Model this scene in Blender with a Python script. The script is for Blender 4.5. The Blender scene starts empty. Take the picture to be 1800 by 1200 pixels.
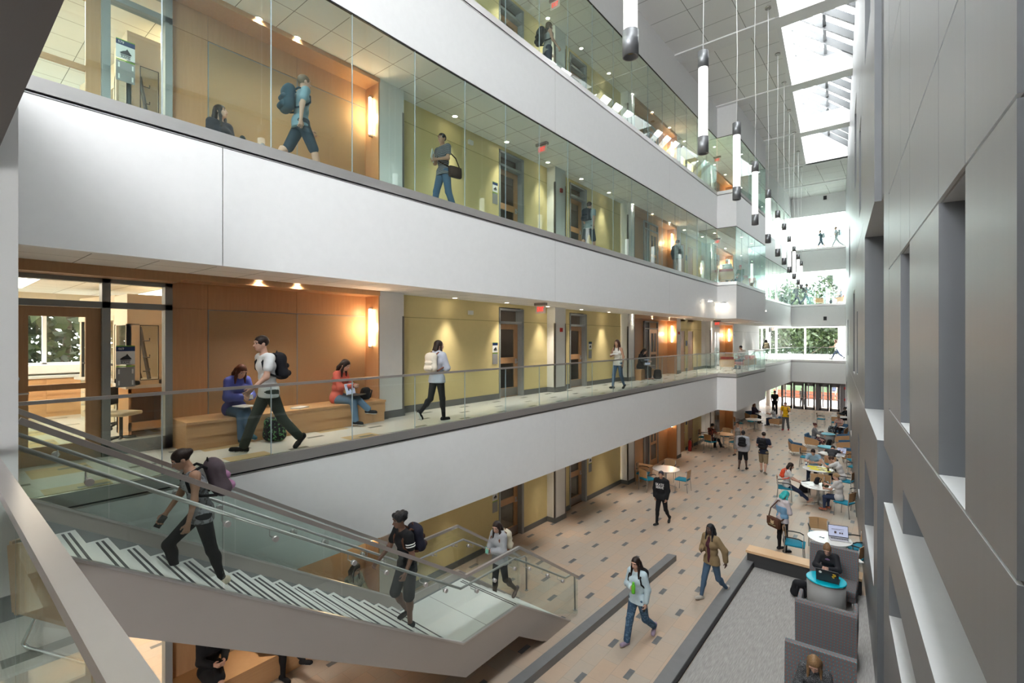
import bpy, math, random
import numpy as np
from mathutils import Vector, Matrix
PI = math.pi
random.seed(7)
C = bpy.context.scene.collection
scn = bpy.context.scene
# ---------------------------------------------------------------- camera, light, exposure
TH = math.atan(689 / 850.0)
EYE = 5.97
cd = bpy.data.cameras.new('camera')
cam = bpy.data.objects.new('camera', cd)
C.objects.link(cam)
cam.location = (0, 0, EYE)
cam.rotation_euler = (PI / 2, 0, TH)
cd.lens = 17.0
cd.sensor_width = 36
cd.sensor_fit = 'HORIZONTAL'
cd.shift_y = -4.6 / 1800
cd.clip_start = 0.03
cd.clip_end = 300
scn.camera = cam
w = bpy.data.worlds.new('overcast_sky')
scn.world = w
w.use_nodes = True
bg = w.node_tree.nodes['Background']
bg.inputs[0].default_value = (0.97, 0.985, 1.0, 1)
bg.inputs[1].default_value = 7.5
vs = scn.view_settings
vs.view_transform = 'Standard'
vs.look = 'None'
vs.exposure = 1.45
vs.gamma = 1
vs.use_curve_mapping = False
cy = scn.cycles
cy.use_denoising = True
cy.max_bounces = 10
cy.diffuse_bounces = 5
cy.glossy_bounces = 4
cy.transmission_bounces = 6
cy.transparent_max_bounces = 40
cy.sample_clamp_indirect = 6
cy.caustics_reflective = False
cy.caustics_refractive = False

L4, L5, L6, TOP = 4.235, 8.82, 13.39, 17.6      # gallery floor levels and the atrium ceiling
PH = math.radians(5.09)                          # the right wall runs this much off the left one
WX, WY, NX, NY = -math.sin(PH), math.cos(PH), math.cos(PH), math.sin(PH)
def WP(s, p): return (s * WX + p * NX, s * WY + p * NY)

def lamp(name, kind, loc, energy, color=(1, 1, 1), rot=(0, 0, 0), **k):
    l = bpy.data.lights.new(name, kind)
    l.energy = energy
    l.color = color
    for a, b in k.items(): setattr(l, a, b)
    o = bpy.data.objects.new(name, l)
    o.location = loc
    o.rotation_euler = rot
    C.objects.link(o)
    return o
# daylight portals: they only steer samples to the sky seen through the openings, two real and one added
def portal(name, loc, rot, sx, sy):
    o = lamp(name, 'AREA', loc, 1, rot=rot, shape='RECTANGLE', size=sx, size_y=sy)
    o.data.cycles.is_portal = True
cx, cyy = WP(16, -0.6)
portal('skylight_portal', (cx, cyy, 20.3), (0, 0, PH), 2.5, 44)
portal('end_window_portal', (-8.0, 50.4, 11.2), (-PI / 2, 0, 0), 9.6, 14)
portal('added_south_opening_portal', (-4.25, -6.1, 14.8), (PI / 2, 0, 0), 5.3, 5.6)  # unseen opening behind the camera, added to let in fill light
# ---------------------------------------------------------------- materials
MATS = {}
def nodes(name):
    m = bpy.data.materials.new(name)
    m.use_nodes = True
    nt = m.node_tree
    b = nt.nodes['Principled BSDF']
    return m, nt, b
def mat(name, col, rough=0.6, metal=0.0, emit=None, es=0, noise=0, nscale=8, bump=0, stretch=None, spec=None, coat=0):
    if name in MATS: return MATS[name]
    m, nt, b = nodes(name)
    c = (col[0], col[1], col[2], 1)
    b.inputs['Base Color'].default_value = c
    b.inputs['Roughness'].default_value = rough
    b.inputs['Metallic'].default_value = metal
    if spec is not None: b.inputs['Specular IOR Level'].default_value = spec
    if coat: b.inputs['Coat Weight'].default_value = coat
    if emit:
        b.inputs['Emission Color'].default_value = (*emit, 1)
        b.inputs['Emission Strength'].default_value = es
    tc = nt.nodes.new('ShaderNodeTexCoord')
    mp = nt.nodes.new('ShaderNodeMapping')
    nt.links.new(tc.outputs['Object'], mp.inputs[0])
    if stretch: mp.inputs['Scale'].default_value = stretch
    n = nt.nodes.new('ShaderNodeTexNoise')
    n.inputs['Scale'].default_value = nscale
    n.inputs['Detail'].default_value = 4
    nt.links.new(mp.outputs[0], n.inputs['Vector'])
    a = noise if noise else 0.03
    mx = nt.nodes.new('ShaderNodeMix')
    mx.data_type = 'RGBA'
    mx.inputs[6].default_value = tuple(min(1, v * (1 - a)) for v in col) + (1,)
    mx.inputs[7].default_value = tuple(min(1, v * (1 + a)) for v in col) + (1,)
    nt.links.new(n.outputs[0], mx.inputs[0])
    nt.links.new(mx.outputs[2], b.inputs['Base Color'])
    if bump:
        bp = nt.nodes.new('ShaderNodeBump')
        bp.inputs['Strength'].default_value = bump
        bp.inputs['Distance'].default_value = 0.01
        nt.links.new(n.outputs[0], bp.inputs['Height'])
        nt.links.new(bp.outputs[0], b.inputs['Normal'])
    MATS[name] = m
    return m
def math_node(nt, op, a, b=None, c=None):
    n = nt.nodes.new('ShaderNodeMath')
    n.operation = op
    for i, v in enumerate((a, b, c)):
        if v is None: continue
        if isinstance(v, (int, float)): n.inputs[i].default_value = v
        else: nt.links.new(v, n.inputs[i])
    return n.outputs[0]
def mixc(nt, f, c1, c2):
    mx = nt.nodes.new('ShaderNodeMix')
    mx.data_type = 'RGBA'
    for i, v in ((0, f), (6, c1), (7, c2)):
        if isinstance(v, (int, float)): mx.inputs[i].default_value = v
        elif isinstance(v, tuple): mx.inputs[i].default_value = (*v, 1)
        else: nt.links.new(v, mx.inputs[i])
    return mx.outputs[2]
def xyz(nt, scale=(1, 1, 1), rot=0, loc=(0, 0, 0)):
    tc = nt.nodes.new('ShaderNodeTexCoord')
    mp = nt.nodes.new('ShaderNodeMapping')
    mp.inputs['Scale'].default_value = scale
    mp.inputs['Rotation'].default_value = (0, 0, rot)
    mp.inputs['Location'].default_value = loc
    nt.links.new(tc.outputs['Object'], mp.inputs[0])
    s = nt.nodes.new('ShaderNodeSeparateXYZ')
    nt.links.new(mp.outputs[0], s.inputs[0])
    return mp.outputs[0], s.outputs
def noise(nt, vec, scale, detail=3):
    n = nt.nodes.new('ShaderNodeTexNoise')
    n.inputs['Scale'].default_value = scale
    n.inputs['Detail'].default_value = detail
    nt.links.new(vec, n.inputs['Vector'])
    return n.outputs[0]
def frac_band(nt, v, period, width, off=0.0):
    # 1 where (v-off) mod period < width
    a = math_node(nt, 'SUBTRACT', v, off - 1000 * period)
    f = math_node(nt, 'MODULO', a, period)
    return math_node(nt, 'LESS_THAN', f, width)
def tile_mat(name, col, line, px, py, ox, oy, wd=0.012, lx=True):
    m, nt, b = nodes(name)
    v, s = xyz(nt)
    f = frac_band(nt, s[1], py, wd, oy - wd / 2)
    if lx: f = math_node(nt, 'MAXIMUM', f, frac_band(nt, s[0], px, wd, ox - wd / 2))
    n = noise(nt, v, 260, 2)
    base = mixc(nt, n, tuple(c * 0.95 for c in col), tuple(min(1, c * 1.05) for c in col))
    nt.links.new(mixc(nt, f, base, line), b.inputs['Base Color'])
    b.inputs['Roughness'].default_value = 0.85
    MATS[name] = m
    return m
def dash_lattice(nt, s, ox, oy, a=0.625, w_=0.052, l_=0.15):
    # staggered lattice of small rectangles laid along Y
    def one(dx, dy):
        mx_ = math_node(nt, 'MODULO', math_node(nt, 'ADD', s[0], 1000 * 1.25 - ox - dx + 0.625), 1.25)
        my_ = math_node(nt, 'MODULO', math_node(nt, 'ADD', s[1], 1000 * 1.25 - oy - dy + 0.625), 1.25)
        fx = math_node(nt, 'LESS_THAN', math_node(nt, 'ABSOLUTE', math_node(nt, 'SUBTRACT', mx_, 0.625)), w_)
        fy = math_node(nt, 'LESS_THAN', math_node(nt, 'ABSOLUTE', math_node(nt, 'SUBTRACT', my_, 0.625)), l_)
        return math_node(nt, 'MULTIPLY', fx, fy)
    return math_node(nt, 'MAXIMUM', one(0, 0), one(0.625, 0.625))
def stone_floor():
    m, nt, b = nodes('stone_tile_floor')
    v, s = xyz(nt)
    br = nt.nodes.new('ShaderNodeTexBrick')
    v2, _ = xyz(nt, rot=PI / 2)
    nt.links.new(v2, br.inputs['Vector'])
    br.inputs['Color1'].default_value = (0.52, 0.355, 0.245, 1)
    br.inputs['Color2'].default_value = (0.39, 0.36, 0.315, 1)
    br.inputs['Mortar'].default_value = (0.27, 0.22, 0.18, 1)
    br.inputs['Scale'].default_value = 1
    br.inputs['Mortar Size'].default_value = 0.004
    br.inputs['Brick Width'].default_value = 0.6
    br.inputs['Row Height'].default_value = 0.3125
    n1 = noise(nt, v, 1.7, 5)
    n2 = noise(nt, v, 9, 6)
    base = mixc(nt, math_node(nt, 'MULTIPLY', n2, 0.55), br.outputs[0], (0.60, 0.43, 0.30))
    base = mixc(nt, math_node(nt, 'MULTIPLY', n1, 0.5), base, (0.43, 0.39, 0.34))
    d = dash_lattice(nt, s, -8.18, 16.13)
    dk = mixc(nt, n2, (0.10, 0.105, 0.11), (0.19, 0.195, 0.20))
    nt.links.new(mixc(nt, d, base, dk), b.inputs['Base Color'])
    b.inputs['Roughness'].default_value = 0.38
    b.inputs['Specular IOR Level'].default_value = 0.35
    bp = nt.nodes.new('ShaderNodeBump')
    bp.inputs['Strength'].default_value = 0.15
    bp.inputs['Distance'].default_value = 0.004
    nt.links.new(br.outputs[1], bp.inputs['Height'])
    nt.links.new(bp.outputs[0], b.inputs['Normal'])
    MATS['stone'] = m
def gallery_floor():
    m, nt, b = nodes('gallery_floor')
    v, s = xyz(nt)
    n = noise(nt, v, 120, 2)
    base = mixc(nt, n, (0.62, 0.60, 0.55), (0.72, 0.71, 0.67))
    # tan accent squares near the lab end, wider apart further on
    fx = frac_band(nt, s[0], 1.25, 0.6, -8.95)
    fy = frac_band(nt, s[1], 1.9, 0.6, 0.9)
    lim = math_node(nt, 'LESS_THAN', s[1], 6.3)
    f = math_node(nt, 'MULTIPLY', math_node(nt, 'MULTIPLY', fx, fy), lim)
    base = mixc(nt, f, base, (0.62, 0.47, 0.27))
    d = dash_lattice(nt, s, -8.73, 8.84)
    nt.links.new(mixc(nt, d, base, (0.24, 0.24, 0.22)), b.inputs['Base Color'])
    b.inputs['Roughness'].default_value = 0.22
    MATS['gallery'] = m
def wood_mat(name, c1, c2, vertical=True, rough=0.35):
    m, nt, b = nodes(name)
    v, s = xyz(nt, scale=(14, 14, 0.9) if vertical else (1.0, 1.0, 14))
    n = noise(nt, v, 2.2, 6)
    v2, _ = xyz(nt, scale=(60, 60, 2.5) if vertical else (4, 4, 60))
    n2 = noise(nt, v2, 3, 2)
    f = math_node(nt, 'ADD', math_node(nt, 'MULTIPLY', n, 0.75), math_node(nt, 'MULTIPLY', n2, 0.25))
    nt.links.new(mixc(nt, f, c1, c2), b.inputs['Base Color'])
    b.inputs['Roughness'].default_value = rough
    MATS[name] = m
    return m
def glass_mat(name, tint, r0=0.045, alpha_tint=None):
    m = bpy.data.materials.new(name)
    m.use_nodes = True
    nt = m.node_tree
    nt.nodes.clear()
    out = nt.nodes.new('ShaderNodeOutputMaterial')
    tr = nt.nodes.new('ShaderNodeBsdfTransparent')
    tr.inputs[0].default_value = (*tint, 1)
    gl = nt.nodes.new('ShaderNodeBsdfGlossy')
    gl.inputs['Roughness'].default_value = 0.0
    gl.inputs[0].default_value = (0.95, 1, 0.98, 1)
    ge = nt.nodes.new('ShaderNodeNewGeometry')
    dt = nt.nodes.new('ShaderNodeVectorMath')
    dt.operation = 'DOT_PRODUCT'
    nt.links.new(ge.outputs['Normal'], dt.inputs[0])
    nt.links.new(ge.outputs['Incoming'], dt.inputs[1])
    c = math_node(nt, 'ABSOLUTE', dt.outputs['Value'])
    p = math_node(nt, 'POWER', math_node(nt, 'SUBTRACT', 1.0, c), 5.0)
    f = math_node(nt, 'ADD', r0, math_node(nt, 'MULTIPLY', p, 1 - r0))
    mx = nt.nodes.new('ShaderNodeMixShader')
    nt.links.new(f, mx.inputs[0])
    nt.links.new(tr.outputs[0], mx.inputs[1])
    nt.links.new(gl.outputs[0], mx.inputs[2])
    nt.links.new(mx.outputs[0], out.inputs[0])
    MATS[name] = m
    return m
stone_floor()
gallery_floor()
tile_mat('ceiling_tile', (0.86, 0.85, 0.83), (0.25, 0.24, 0.23), 0.685, 0.685, -8.1, 1.34)
tile_mat('ceiling_tile_atrium', (0.9, 0.9, 0.89), (0.28, 0.28, 0.27), 1.37, 1.37, -5.98, 17.26, 0.02)
wood_mat('wood', (0.45, 0.235, 0.105), (0.60, 0.345, 0.175))
wood_mat('wood_h', (0.50, 0.27, 0.12), (0.66, 0.40, 0.20), False)
wood_mat('wood_light', (0.42, 0.23, 0.10), (0.56, 0.335, 0.165), False, 0.4)
wood_mat('wood_bench', (0.62, 0.38, 0.20), (0.76, 0.52, 0.31), False, 0.4)
wood_mat('wood_plank_door', (0.33, 0.165, 0.09), (0.43, 0.23, 0.13))
glass_mat('rail_glass', (0.93, 0.972, 0.955))
glass_mat('green_glass', (0.885, 0.96, 0.945), 0.05)
glass_mat('clear_glass', (0.96, 0.97, 0.965), 0.04)
mat('white', (0.86, 0.86, 0.86), 0.55)
mat('soft_white', (0.78, 0.77, 0.745), 0.6)
mat('wall_white', (0.76, 0.755, 0.745), 0.6)
mat('yellow', (0.72, 0.595, 0.29), 0.6)
mat('joint', (0.42, 0.34, 0.15), 0.7)
mat('base_grey', (0.14, 0.145, 0.145), 0.5)
mat('frame_grey', (0.30, 0.315, 0.315), 0.45)
mat('tan_panel', (0.44, 0.28, 0.145), 0.8, noise=0.06, nscale=60)
mat('steel', (0.60, 0.58, 0.57), 0.33, 0.75, noise=0.05, nscale=3, stretch=(1, 1, 8))
mat('steel_dark', (0.34, 0.315, 0.30), 0.38, 0.85, noise=0.06, nscale=1.5)
mat('stringer', (0.46, 0.42, 0.39), 0.4, 0.35, noise=0.05, nscale=1.2)
mat('chrome', (0.75, 0.75, 0.75), 0.12, 1.0)
mat('rail_cap', (0.50, 0.46, 0.44), 0.3, 0.65, noise=0.04, nscale=5)
mat('black', (0.012, 0.012, 0.013), 0.5)
mat('black_shiny', (0.02, 0.02, 0.022), 0.25)
mat('alu', (0.25, 0.253, 0.26), 0.42, 0.35, noise=0.05, nscale=2.0, stretch=(9, 9, 0.25))
mat('alu_dark', (0.20, 0.21, 0.23), 0.45, 0.3)
mat('brown_glass', (0.12, 0.09, 0.08), 0.15)
mat('terrazzo', (0.80, 0.80, 0.77), 0.35, noise=0.10, nscale=160)
mat('tread_strip', (0.07, 0.07, 0.075), 0.6)
mat('kerb', (0.175, 0.175, 0.18), 0.5, noise=0.12, nscale=5)
mat('kerb_dark', (0.04, 0.04, 0.042), 0.6)
mat('grass', (0.035, 0.08, 0.012), 0.9, noise=0.3, nscale=3)
mat('concrete', (0.35, 0.34, 0.33), 0.8, noise=0.05, nscale=2)
mat('leaf_a', (0.022, 0.040, 0.012), 0.6, noise=0.5, nscale=1.2)
mat('leaf_b', (0.042, 0.065, 0.02), 0.6, noise=0.4, nscale=1.2)
mat('bark', (0.10, 0.075, 0.055), 0.9, noise=0.3, nscale=6)
mat('teal', (0.0, 0.34, 0.47), 0.35)
mat('teal_seat', (0.0, 0.20, 0.30), 0.75, noise=0.08, nscale=50)
mat('blue_cushion', (0.045, 0.115, 0.20), 0.8, noise=0.1, nscale=60)
mat('red_cushion', (0.32, 0.05, 0.045), 0.8, noise=0.1, nscale=60)
mat('table_white', (0.74, 0.72, 0.69), 0.25)
mat('lamp_on', (1, 1, 1), 0.5, emit=(1.0, 0.86, 0.66), es=14)
mat('tube_on', (1, 1, 1), 0.5, emit=(1.0, 0.82, 0.58), es=9)
mat('troffer_on', (1, 1, 1), 0.5, emit=(1.0, 0.93, 0.82), es=2.6)
mat('pendant_tube', (0.9, 0.9, 0.9), 0.45, emit=(1, 0.98, 0.95), es=0.55)
mat('pendant_cap', (0.20, 0.205, 0.215), 0.4, 0.6)
mat('exit_red', (0.8, 0.02, 0.01), 0.5, emit=(1.0, 0.03, 0.02), es=0.6)
mat('exit_face', (0.75, 0.72, 0.66), 0.4)
mat('red', (0.33, 0.015, 0.012), 0.4)
mat('sign_blue', (0.012, 0.035, 0.12), 0.4)
mat('sign_green', (0.16, 0.40, 0.03), 0.5)
mat('paper', (0.82, 0.82, 0.80), 0.7)
mat('ink', (0.03, 0.03, 0.035), 0.7)
mat('cream', (0.70, 0.60, 0.44), 0.5)
mat('putty', (0.30, 0.30, 0.295), 0.5)
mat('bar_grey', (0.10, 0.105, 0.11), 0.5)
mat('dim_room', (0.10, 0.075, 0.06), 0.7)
mat('lab_counter', (0.60, 0.62, 0.60), 0.3)
mat('metal_leg', (0.42, 0.42, 0.42), 0.3, 0.9)
mat('screen_lit', (0.2, 0.2, 0.25), 0.3, emit=(0.45, 0.50, 0.68), es=0.28)
# ---------------------------------------------------------------- mesh helpers
class MB:
    def __init__(s): s.v = []; s.f = []; s.m = []; s.sm = []
    def quad(s, pts, m=0, sm=False):
        i = len(s.v); s.v += [tuple(p) for p in pts]; s.f.append(tuple(range(i, i + len(pts)))); s.m.append(m); s.sm.append(sm)
    def box(s, x0, x1, y0, y1, z0, z1, m=0):
        s.prism([(x0, y0), (x1, y0), (x1, y1), (x0, y1)], z0, z1, m)
        return s
    def prism(s, poly, z0, z1, m=0, mt=None, mb=None):
        a = sum(poly[i][0] * poly[(i + 1) % len(poly)][1] - poly[(i + 1) % len(poly)][0] * poly[i][1] for i in range(len(poly)))
        if a < 0: poly = poly[::-1]
        i = len(s.v); n = len(poly)
        s.v += [(p[0], p[1], z0) for p in poly] + [(p[0], p[1], z1) for p in poly]
        s.f.append(tuple(i + n + k for k in range(n))); s.m.append(m if mt is None else mt)
        s.f.append(tuple(i + n - 1 - k for k in range(n))); s.m.append(m if mb is None else mb)
        for k in range(n):
            j = (k + 1) % n
            s.f.append((i + k, i + j, i + n + j, i + n + k)); s.m.append(m)
        s.sm += [False] * (n + 2)
        return s
    def ext(s, poly, axis, a0, a1, m=0):
        # polygon in the plane across `axis` (0: (y,z), 1: (x,z)) extruded along it
        i = len(s.v); n = len(poly)
        for a in (a0, a1):
            for p in poly: s.v.append((a, p[0], p[1]) if axis == 0 else (p[0], a, p[1]))
        s.f.append(tuple(i + k for k in range(n))); s.f.append(tuple(i + 2 * n - 1 - k for k in range(n)))
        for k in range(n):
            j = (k + 1) % n
            s.f.append((i + k, i + n + k, i + n + j, i + j))
        s.m += [m] * (n + 2); s.sm += [False] * (n + 2)
        return s
    def bar(s, a, b, w_, h_, m=0):
        a = Vector(a); b = Vector(b); d = (b - a).normalized()
        up = Vector((0, 0, 1)) if abs(d.z) < 0.99 else Vector((0, 1, 0))
        r = d.cross(up).normalized() * (w_ / 2); u = r.cross(d).normalized() * (h_ / 2)
        i = len(s.v)
        for q in (a, b):
            for x, y in ((-1, -1), (1, -1), (1, 1), (-1, 1)): s.v.append(tuple(q + r * x + u * y))
        for f in ((3, 2, 1, 0), (4, 5, 6, 7), (0, 1, 5, 4), (1, 2, 6, 5), (2, 3, 7, 6), (3, 0, 4, 7)):
            s.f.append(tuple(i + k for k in f)); s.m.append(m); s.sm.append(False)
        return s
    def tube(s, pts, r, m=0, n=8, r2=None, closed=False):
        pts = [Vector(p) for p in pts]; k = len(pts); rings = []
        up = None
        for j in range(k):
            if closed: d = pts[(j + 1) % k] - pts[j - 1]
            else: d = pts[min(j + 1, k - 1)] - pts[max(j - 1, 0)]
            d.normalize()
            if up is None:
                up = Vector((0, 0, 1)) if abs(d.z) < 0.9 else Vector((1, 0, 0))
            a = d.cross(up)
            if a.length < 1e-4: a = d.cross(Vector((0.3, 1, 0.2)))
            a.normalize(); b = a.cross(d).normalized(); up = b
            rr = r if r2 is None else r + (r2 - r) * j / max(1, k - 1)
            i = len(s.v)
            s.v += [tuple(pts[j] + (a * math.cos(2 * PI * t / n) + b * math.sin(2 * PI * t / n)) * rr) for t in range(n)]
            rings.append(i)
        for j in range(k if closed else k - 1):
            p, q = rings[j], rings[(j + 1) % k]
            for t in range(n):
                u = (t + 1) % n
                s.f.append((p + t, p + u, q + u, q + t)); s.m.append(m); s.sm.append(True)
        if not closed:
            s.f.append(tuple(rings[0] + n - 1 - t for t in range(n))); s.f.append(tuple(rings[-1] + t for t in range(n)))
            s.m += [m, m]; s.sm += [False, False]
        return s
    def lathe(s, prof, m=0, n=24, c=(0, 0, 0), sx=1, sy=1, ms=None):
        i = len(s.v); k = len(prof)
        for r, z in prof:
            for t in range(n):
                a = 2 * PI * t / n
                s.v.append((c[0] + r * sx * math.cos(a), c[1] + r * sy * math.sin(a), c[2] + z))
        for j in range(k - 1):
            for t in range(n):
                u = (t + 1) % n
                s.f.append((i + j * n + t, i + j * n + u, i + (j + 1) * n + u, i + (j + 1) * n + t)); s.m.append(m if ms is None else ms[j]); s.sm.append(True)
        s.f.append(tuple(i + n - 1 - t for t in range(n))); s.m.append(m if ms is None else ms[0]); s.sm.append(False)
        s.f.append(tuple(i + (k - 1) * n + t for t in range(n))); s.m.append(m if ms is None else ms[-1]); s.sm.append(False)
        return s
    def rbox(s, c, sz, r=0.03, m=0, n=3, rot=None):
        # rounded box built from a subdivided cube
        g = n + 1; idx = {}
        hx, hy, hz = [q / 2 for q in sz]; r = min(r, hx, hy, hz)
        R = Matrix.Rotation(rot, 3, 'Z') if isinstance(rot, (int, float)) else rot
        def vert(u, v_, w_):
            key = (u, v_, w_)
            if key in idx: return idx[key]
            def co(t, h):
                t2 = t / g
                lo = -(h - r); hi = h - r
                if t2 <= 0.5: return lo, (t2 * 2 - 1)
                return hi, (t2 * 2 - 1)
            px, py, pz = [q / g * 2 - 1 for q in key]
            q = Vector((px, py, pz)); core = Vector((max(-1, min(1, px * 3)) * (hx - r) if True else 0, max(-1, min(1, py * 3)) * (hy - r), max(-1, min(1, pz * 3)) * (hz - r)))
            d = Vector((px if abs(px) > 0.34 else 0, py if abs(py) > 0.34 else 0, pz if abs(pz) > 0.34 else 0))
            if d.length: d.normalize()
            p_ = core + d * r
            if R: p_ = R @ p_
            idx[key] = len(s.v); s.v.append(tuple(p_ + Vector(c)))
            return idx[key]
        for ax in range(3):
            for sd in (0, g):
                for a in range(g):
                    for b in range(g):
                        ks = []
                        for da, db in ((0, 0), (1, 0), (1, 1), (0, 1)):
                            k_ = [0, 0, 0]; k_[ax] = sd; k_[(ax + 1) % 3] = a + da; k_[(ax + 2) % 3] = b + db
                            ks.append(vert(*k_))
                        if sd == 0: ks = ks[::-1]
                        s.f.append(tuple(ks)); s.m.append(m); s.sm.append(True)
        return s
    def xf(s, M, i0=0):
        for i in range(i0, len(s.v)): s.v[i] = tuple(M @ Vector(s.v[i]))
        return s
    def build(s, name, mats, parent=None, loc=None, rz=0):
        me = bpy.data.meshes.new(name)
        me.from_pydata(s.v, [], s.f)
        if not isinstance(mats, (list, tuple)): mats = [mats]
        for q in mats: me.materials.append(MATS[q] if isinstance(q, str) else q)
        me.polygons.foreach_set('material_index', s.m)
        me.polygons.foreach_set('use_smooth', s.sm)
        me.update()
        o = bpy.data.objects.new(name, me)
        C.objects.link(o)
        if loc: o.location = loc
        if rz: o.rotation_euler = (0, 0, rz)
        if parent: o.parent = parent
        return o
def tag(o, label, cat, group=None, kind=None):
    o['label'] = label; o['category'] = cat
    if group: o['group'] = group
    if kind: o['kind'] = kind
    return o
def empty(name, loc=(0, 0, 0), rz=0, label=None, cat=None, group=None):
    o = bpy.data.objects.new(name, None)
    o.empty_display_size = 0.1
    C.objects.link(o)
    o.location = loc; o.rotation_euler = (0, 0, rz)
    if label: tag(o, label, cat, group)
    return o
def struct(o):
    o['kind'] = 'structure'
    return o
def dup(root, loc=None, rz=None, label=None, group=None):
    r = root.copy(); C.objects.link(r)
    if loc is not None: r.location = loc
    if rz is not None: r.rotation_euler = (0, 0, rz)
    if label: r['label'] = label
    if group: r['group'] = group
    for ch in list(root.children):
        c = ch.copy(); C.objects.link(c); c.parent = r
        for g in list(ch.children):
            d = g.copy(); C.objects.link(d); d.parent = c
    return r
# ================================================================= the setting
BP = [(-7.33, -6), (-7.33, 25.5), (-6.42, 25.5), (-6.42, 31.95), (-7.33, 31.95), (-7.33, 46.3), (-3.52, 46.3)]   # gallery edge in plan
def offset_path(P, d):
    out = []
    for i, p in enumerate(P):
        p = Vector(p)
        ns = []
        for a, b in ((i - 1, i), (i, i + 1)):
            if a >= 0 and b < len(P):
                t = (Vector(P[b]) - Vector(P[a])).normalized(); ns.append(Vector((-t.y, t.x)))
        if len(ns) == 1: out.append(tuple(p + ns[0] * d))
        else:
            m = (ns[0] + ns[1]).normalized(); out.append(tuple(p + m * (d / m.dot(ns[0]))))
    return out
def strip(mb, P, d0, d1, z0, z1, m=0):
    A = offset_path(P, d0); B = offset_path(P, d1)
    for i in range(len(P) - 1):
        mb.prism([A[i], A[i + 1], B[i + 1], B[i]], z0, z1, m)
    return mb
FAR = 50.0
def floor_poly(): 
    return [(-9.4, -6)] + offset_path(BP, 0.06) + [(-2.9, FAR), (-14.5, FAR), (-14.5, 43.0), (-9.4, 43.0)]
# ground floor
g = MB(); g.prism([(-17, -6), (2.5, -6), (2.5, 8.2), (-0.05, 8.2), (-0.05, 14), (-3.0, 14), (-3.0, 4.0), (-3.2, 4.0), (-3.2, 14), (-0.5, 14), (-0.5, 15), (2, 15), (-2.5, FAR), (-17, FAR)], -0.2, 0.0) if False else g.box(-17, 3, -6, FAR, -0.2, 0.0)
struct(g.build('floor', 'stone'))
g = MB(); g.box(-3.03, 2.4, -1.0, 13.85, 0.0, 0.022)
mcar, nt, b = nodes('carpet')
v, s_ = xyz(nt, scale=(22, 1.6, 1), rot=0.0)
n1 = noise(nt, v, 3, 4)
nt.links.new(mixc(nt, n1, (0.16, 0.15, 0.145), (0.50, 0.48, 0.46)), b.inputs['Base Color'])
b.inputs['Roughness'].default_value = 0.95
MATS['carpet'] = mcar
struct(g.build('floor_carpet', 'carpet'))
struct(MB().box(-40, 16, FAR, 140, -0.3, -0.02).build('ground_outside', 'grass'))
struct(MB().box(-14, 6, FAR + 0.2, FAR + 5.8, -0.2, 0.0).build('path_outside', 'concrete'))
struct(MB().box(-60, -17, -10, 50, -0.3, -0.02).build('ground_outside_west', 'grass'))
# gallery floors, ceilings, fascias and edge channels
for k, (z, nm) in enumerate(((L4, 'middle'), (L5, 'upper'), (L6, 'top'))):
    fl = MB(); fl.prism(floor_poly(), z - 0.2, z)
    struct(fl.build('floor', 'gallery'))
    ce = MB(); ce.prism([(-9.3, -6)] + offset_path(BP, 0.05) + [(-3.0, FAR), (-14.5, FAR), (-14.5, 43.0), (-9.3, 43.0)], z - 1.82, z - 1.77)
    struct(ce.build('ceiling', 'ceiling_tile'))
    bd = MB(); strip(bd, BP, 0.0, 0.14, z - 1.84, z - 0.205)
    strip(bd, BP, 0.03, 0.14, z - 0.205, z - 0.03, 1)
    # panel joints, as shallow dark grooves standing in the fascia surface
    for y in (2.68 + 8.22 * i for i in range(-1, 3)): bd.box(-7.334, -7.33, y - 0.004, y + 0.004, z - 1.84, z - 0.205, 2)
    struct(bd.build('wall_gallery_edge', ['white', 'black', 'putty']))
    ch = MB(); strip(ch, BP, -0.012, 0.03, z - 0.16, z)
    strip(ch, BP, -0.004, 0.03, z - 0.198, z - 0.185)
    struct(ch.build('trim_edge', 'steel'))
# ceiling of the top gallery and the white fascia above its glass
TG = L6 + 2.75
ce = MB(); ce.prism([(-9.3, -6)] + offset_path(BP, 0.05) + [(-3.0, FAR), (-14.5, FAR), (-14.5, 43.0), (-9.3, 43.0)], TG, TG + 0.05)
struct(ce.build('ceiling', 'ceiling_tile'))
bd = MB(); strip(bd, BP, 0.0, 0.15, TG - 0.02, TOP + 0.3)
struct(bd.build('wall_top_fascia', 'white'))
# atrium ceiling in recessed fields between soffit bands; skylight slot along the right wall
def skx(y, p):                                  # x of a line parallel with the right wall
    return (p - y * NY) / NX * 1.0
SP0, SP1 = -1.74, 0.62
BEAMS = [(-4.2, -3.5), (1.75, 2.45), (7.75, 8.45), (13.7, 14.4), (19.65, 20.35), (25.3, 26.0), (31.45, 32.15), (37.35, 38.0), (42.6, 43.3)]
at = MB()
def lx(y):                                      # left limit of the atrium ceiling
    return -6.42 if 25.5 <= y < 31.95 else -7.33
ys = sorted({-6.0, 25.5, 31.95, 46.3} | {a for b in BEAMS for a in b})
for a, b in zip(ys, ys[1:]):
    beam = any(p - 1e-6 <= a and b <= q + 1e-6 for p, q in BEAMS)
    z = TOP if beam else TOP + 0.05
    xr0, xr1 = (skx(a, SP0) - 0.003, skx(b, SP0) - 0.003) if a < 37.3 else (skx(a, 0.62), skx(b, 0.62))
    at.prism([(lx(a + .01), a), (xr0, a), (xr1, b), (lx(a + .01), b)], z, TOP + 0.35, 0 if beam else 1)
struct(at.build('ceiling_atrium', ['white', 'ceiling_tile_atrium']))
sk = MB()
y0, y1 = -6, 37.3
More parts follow.
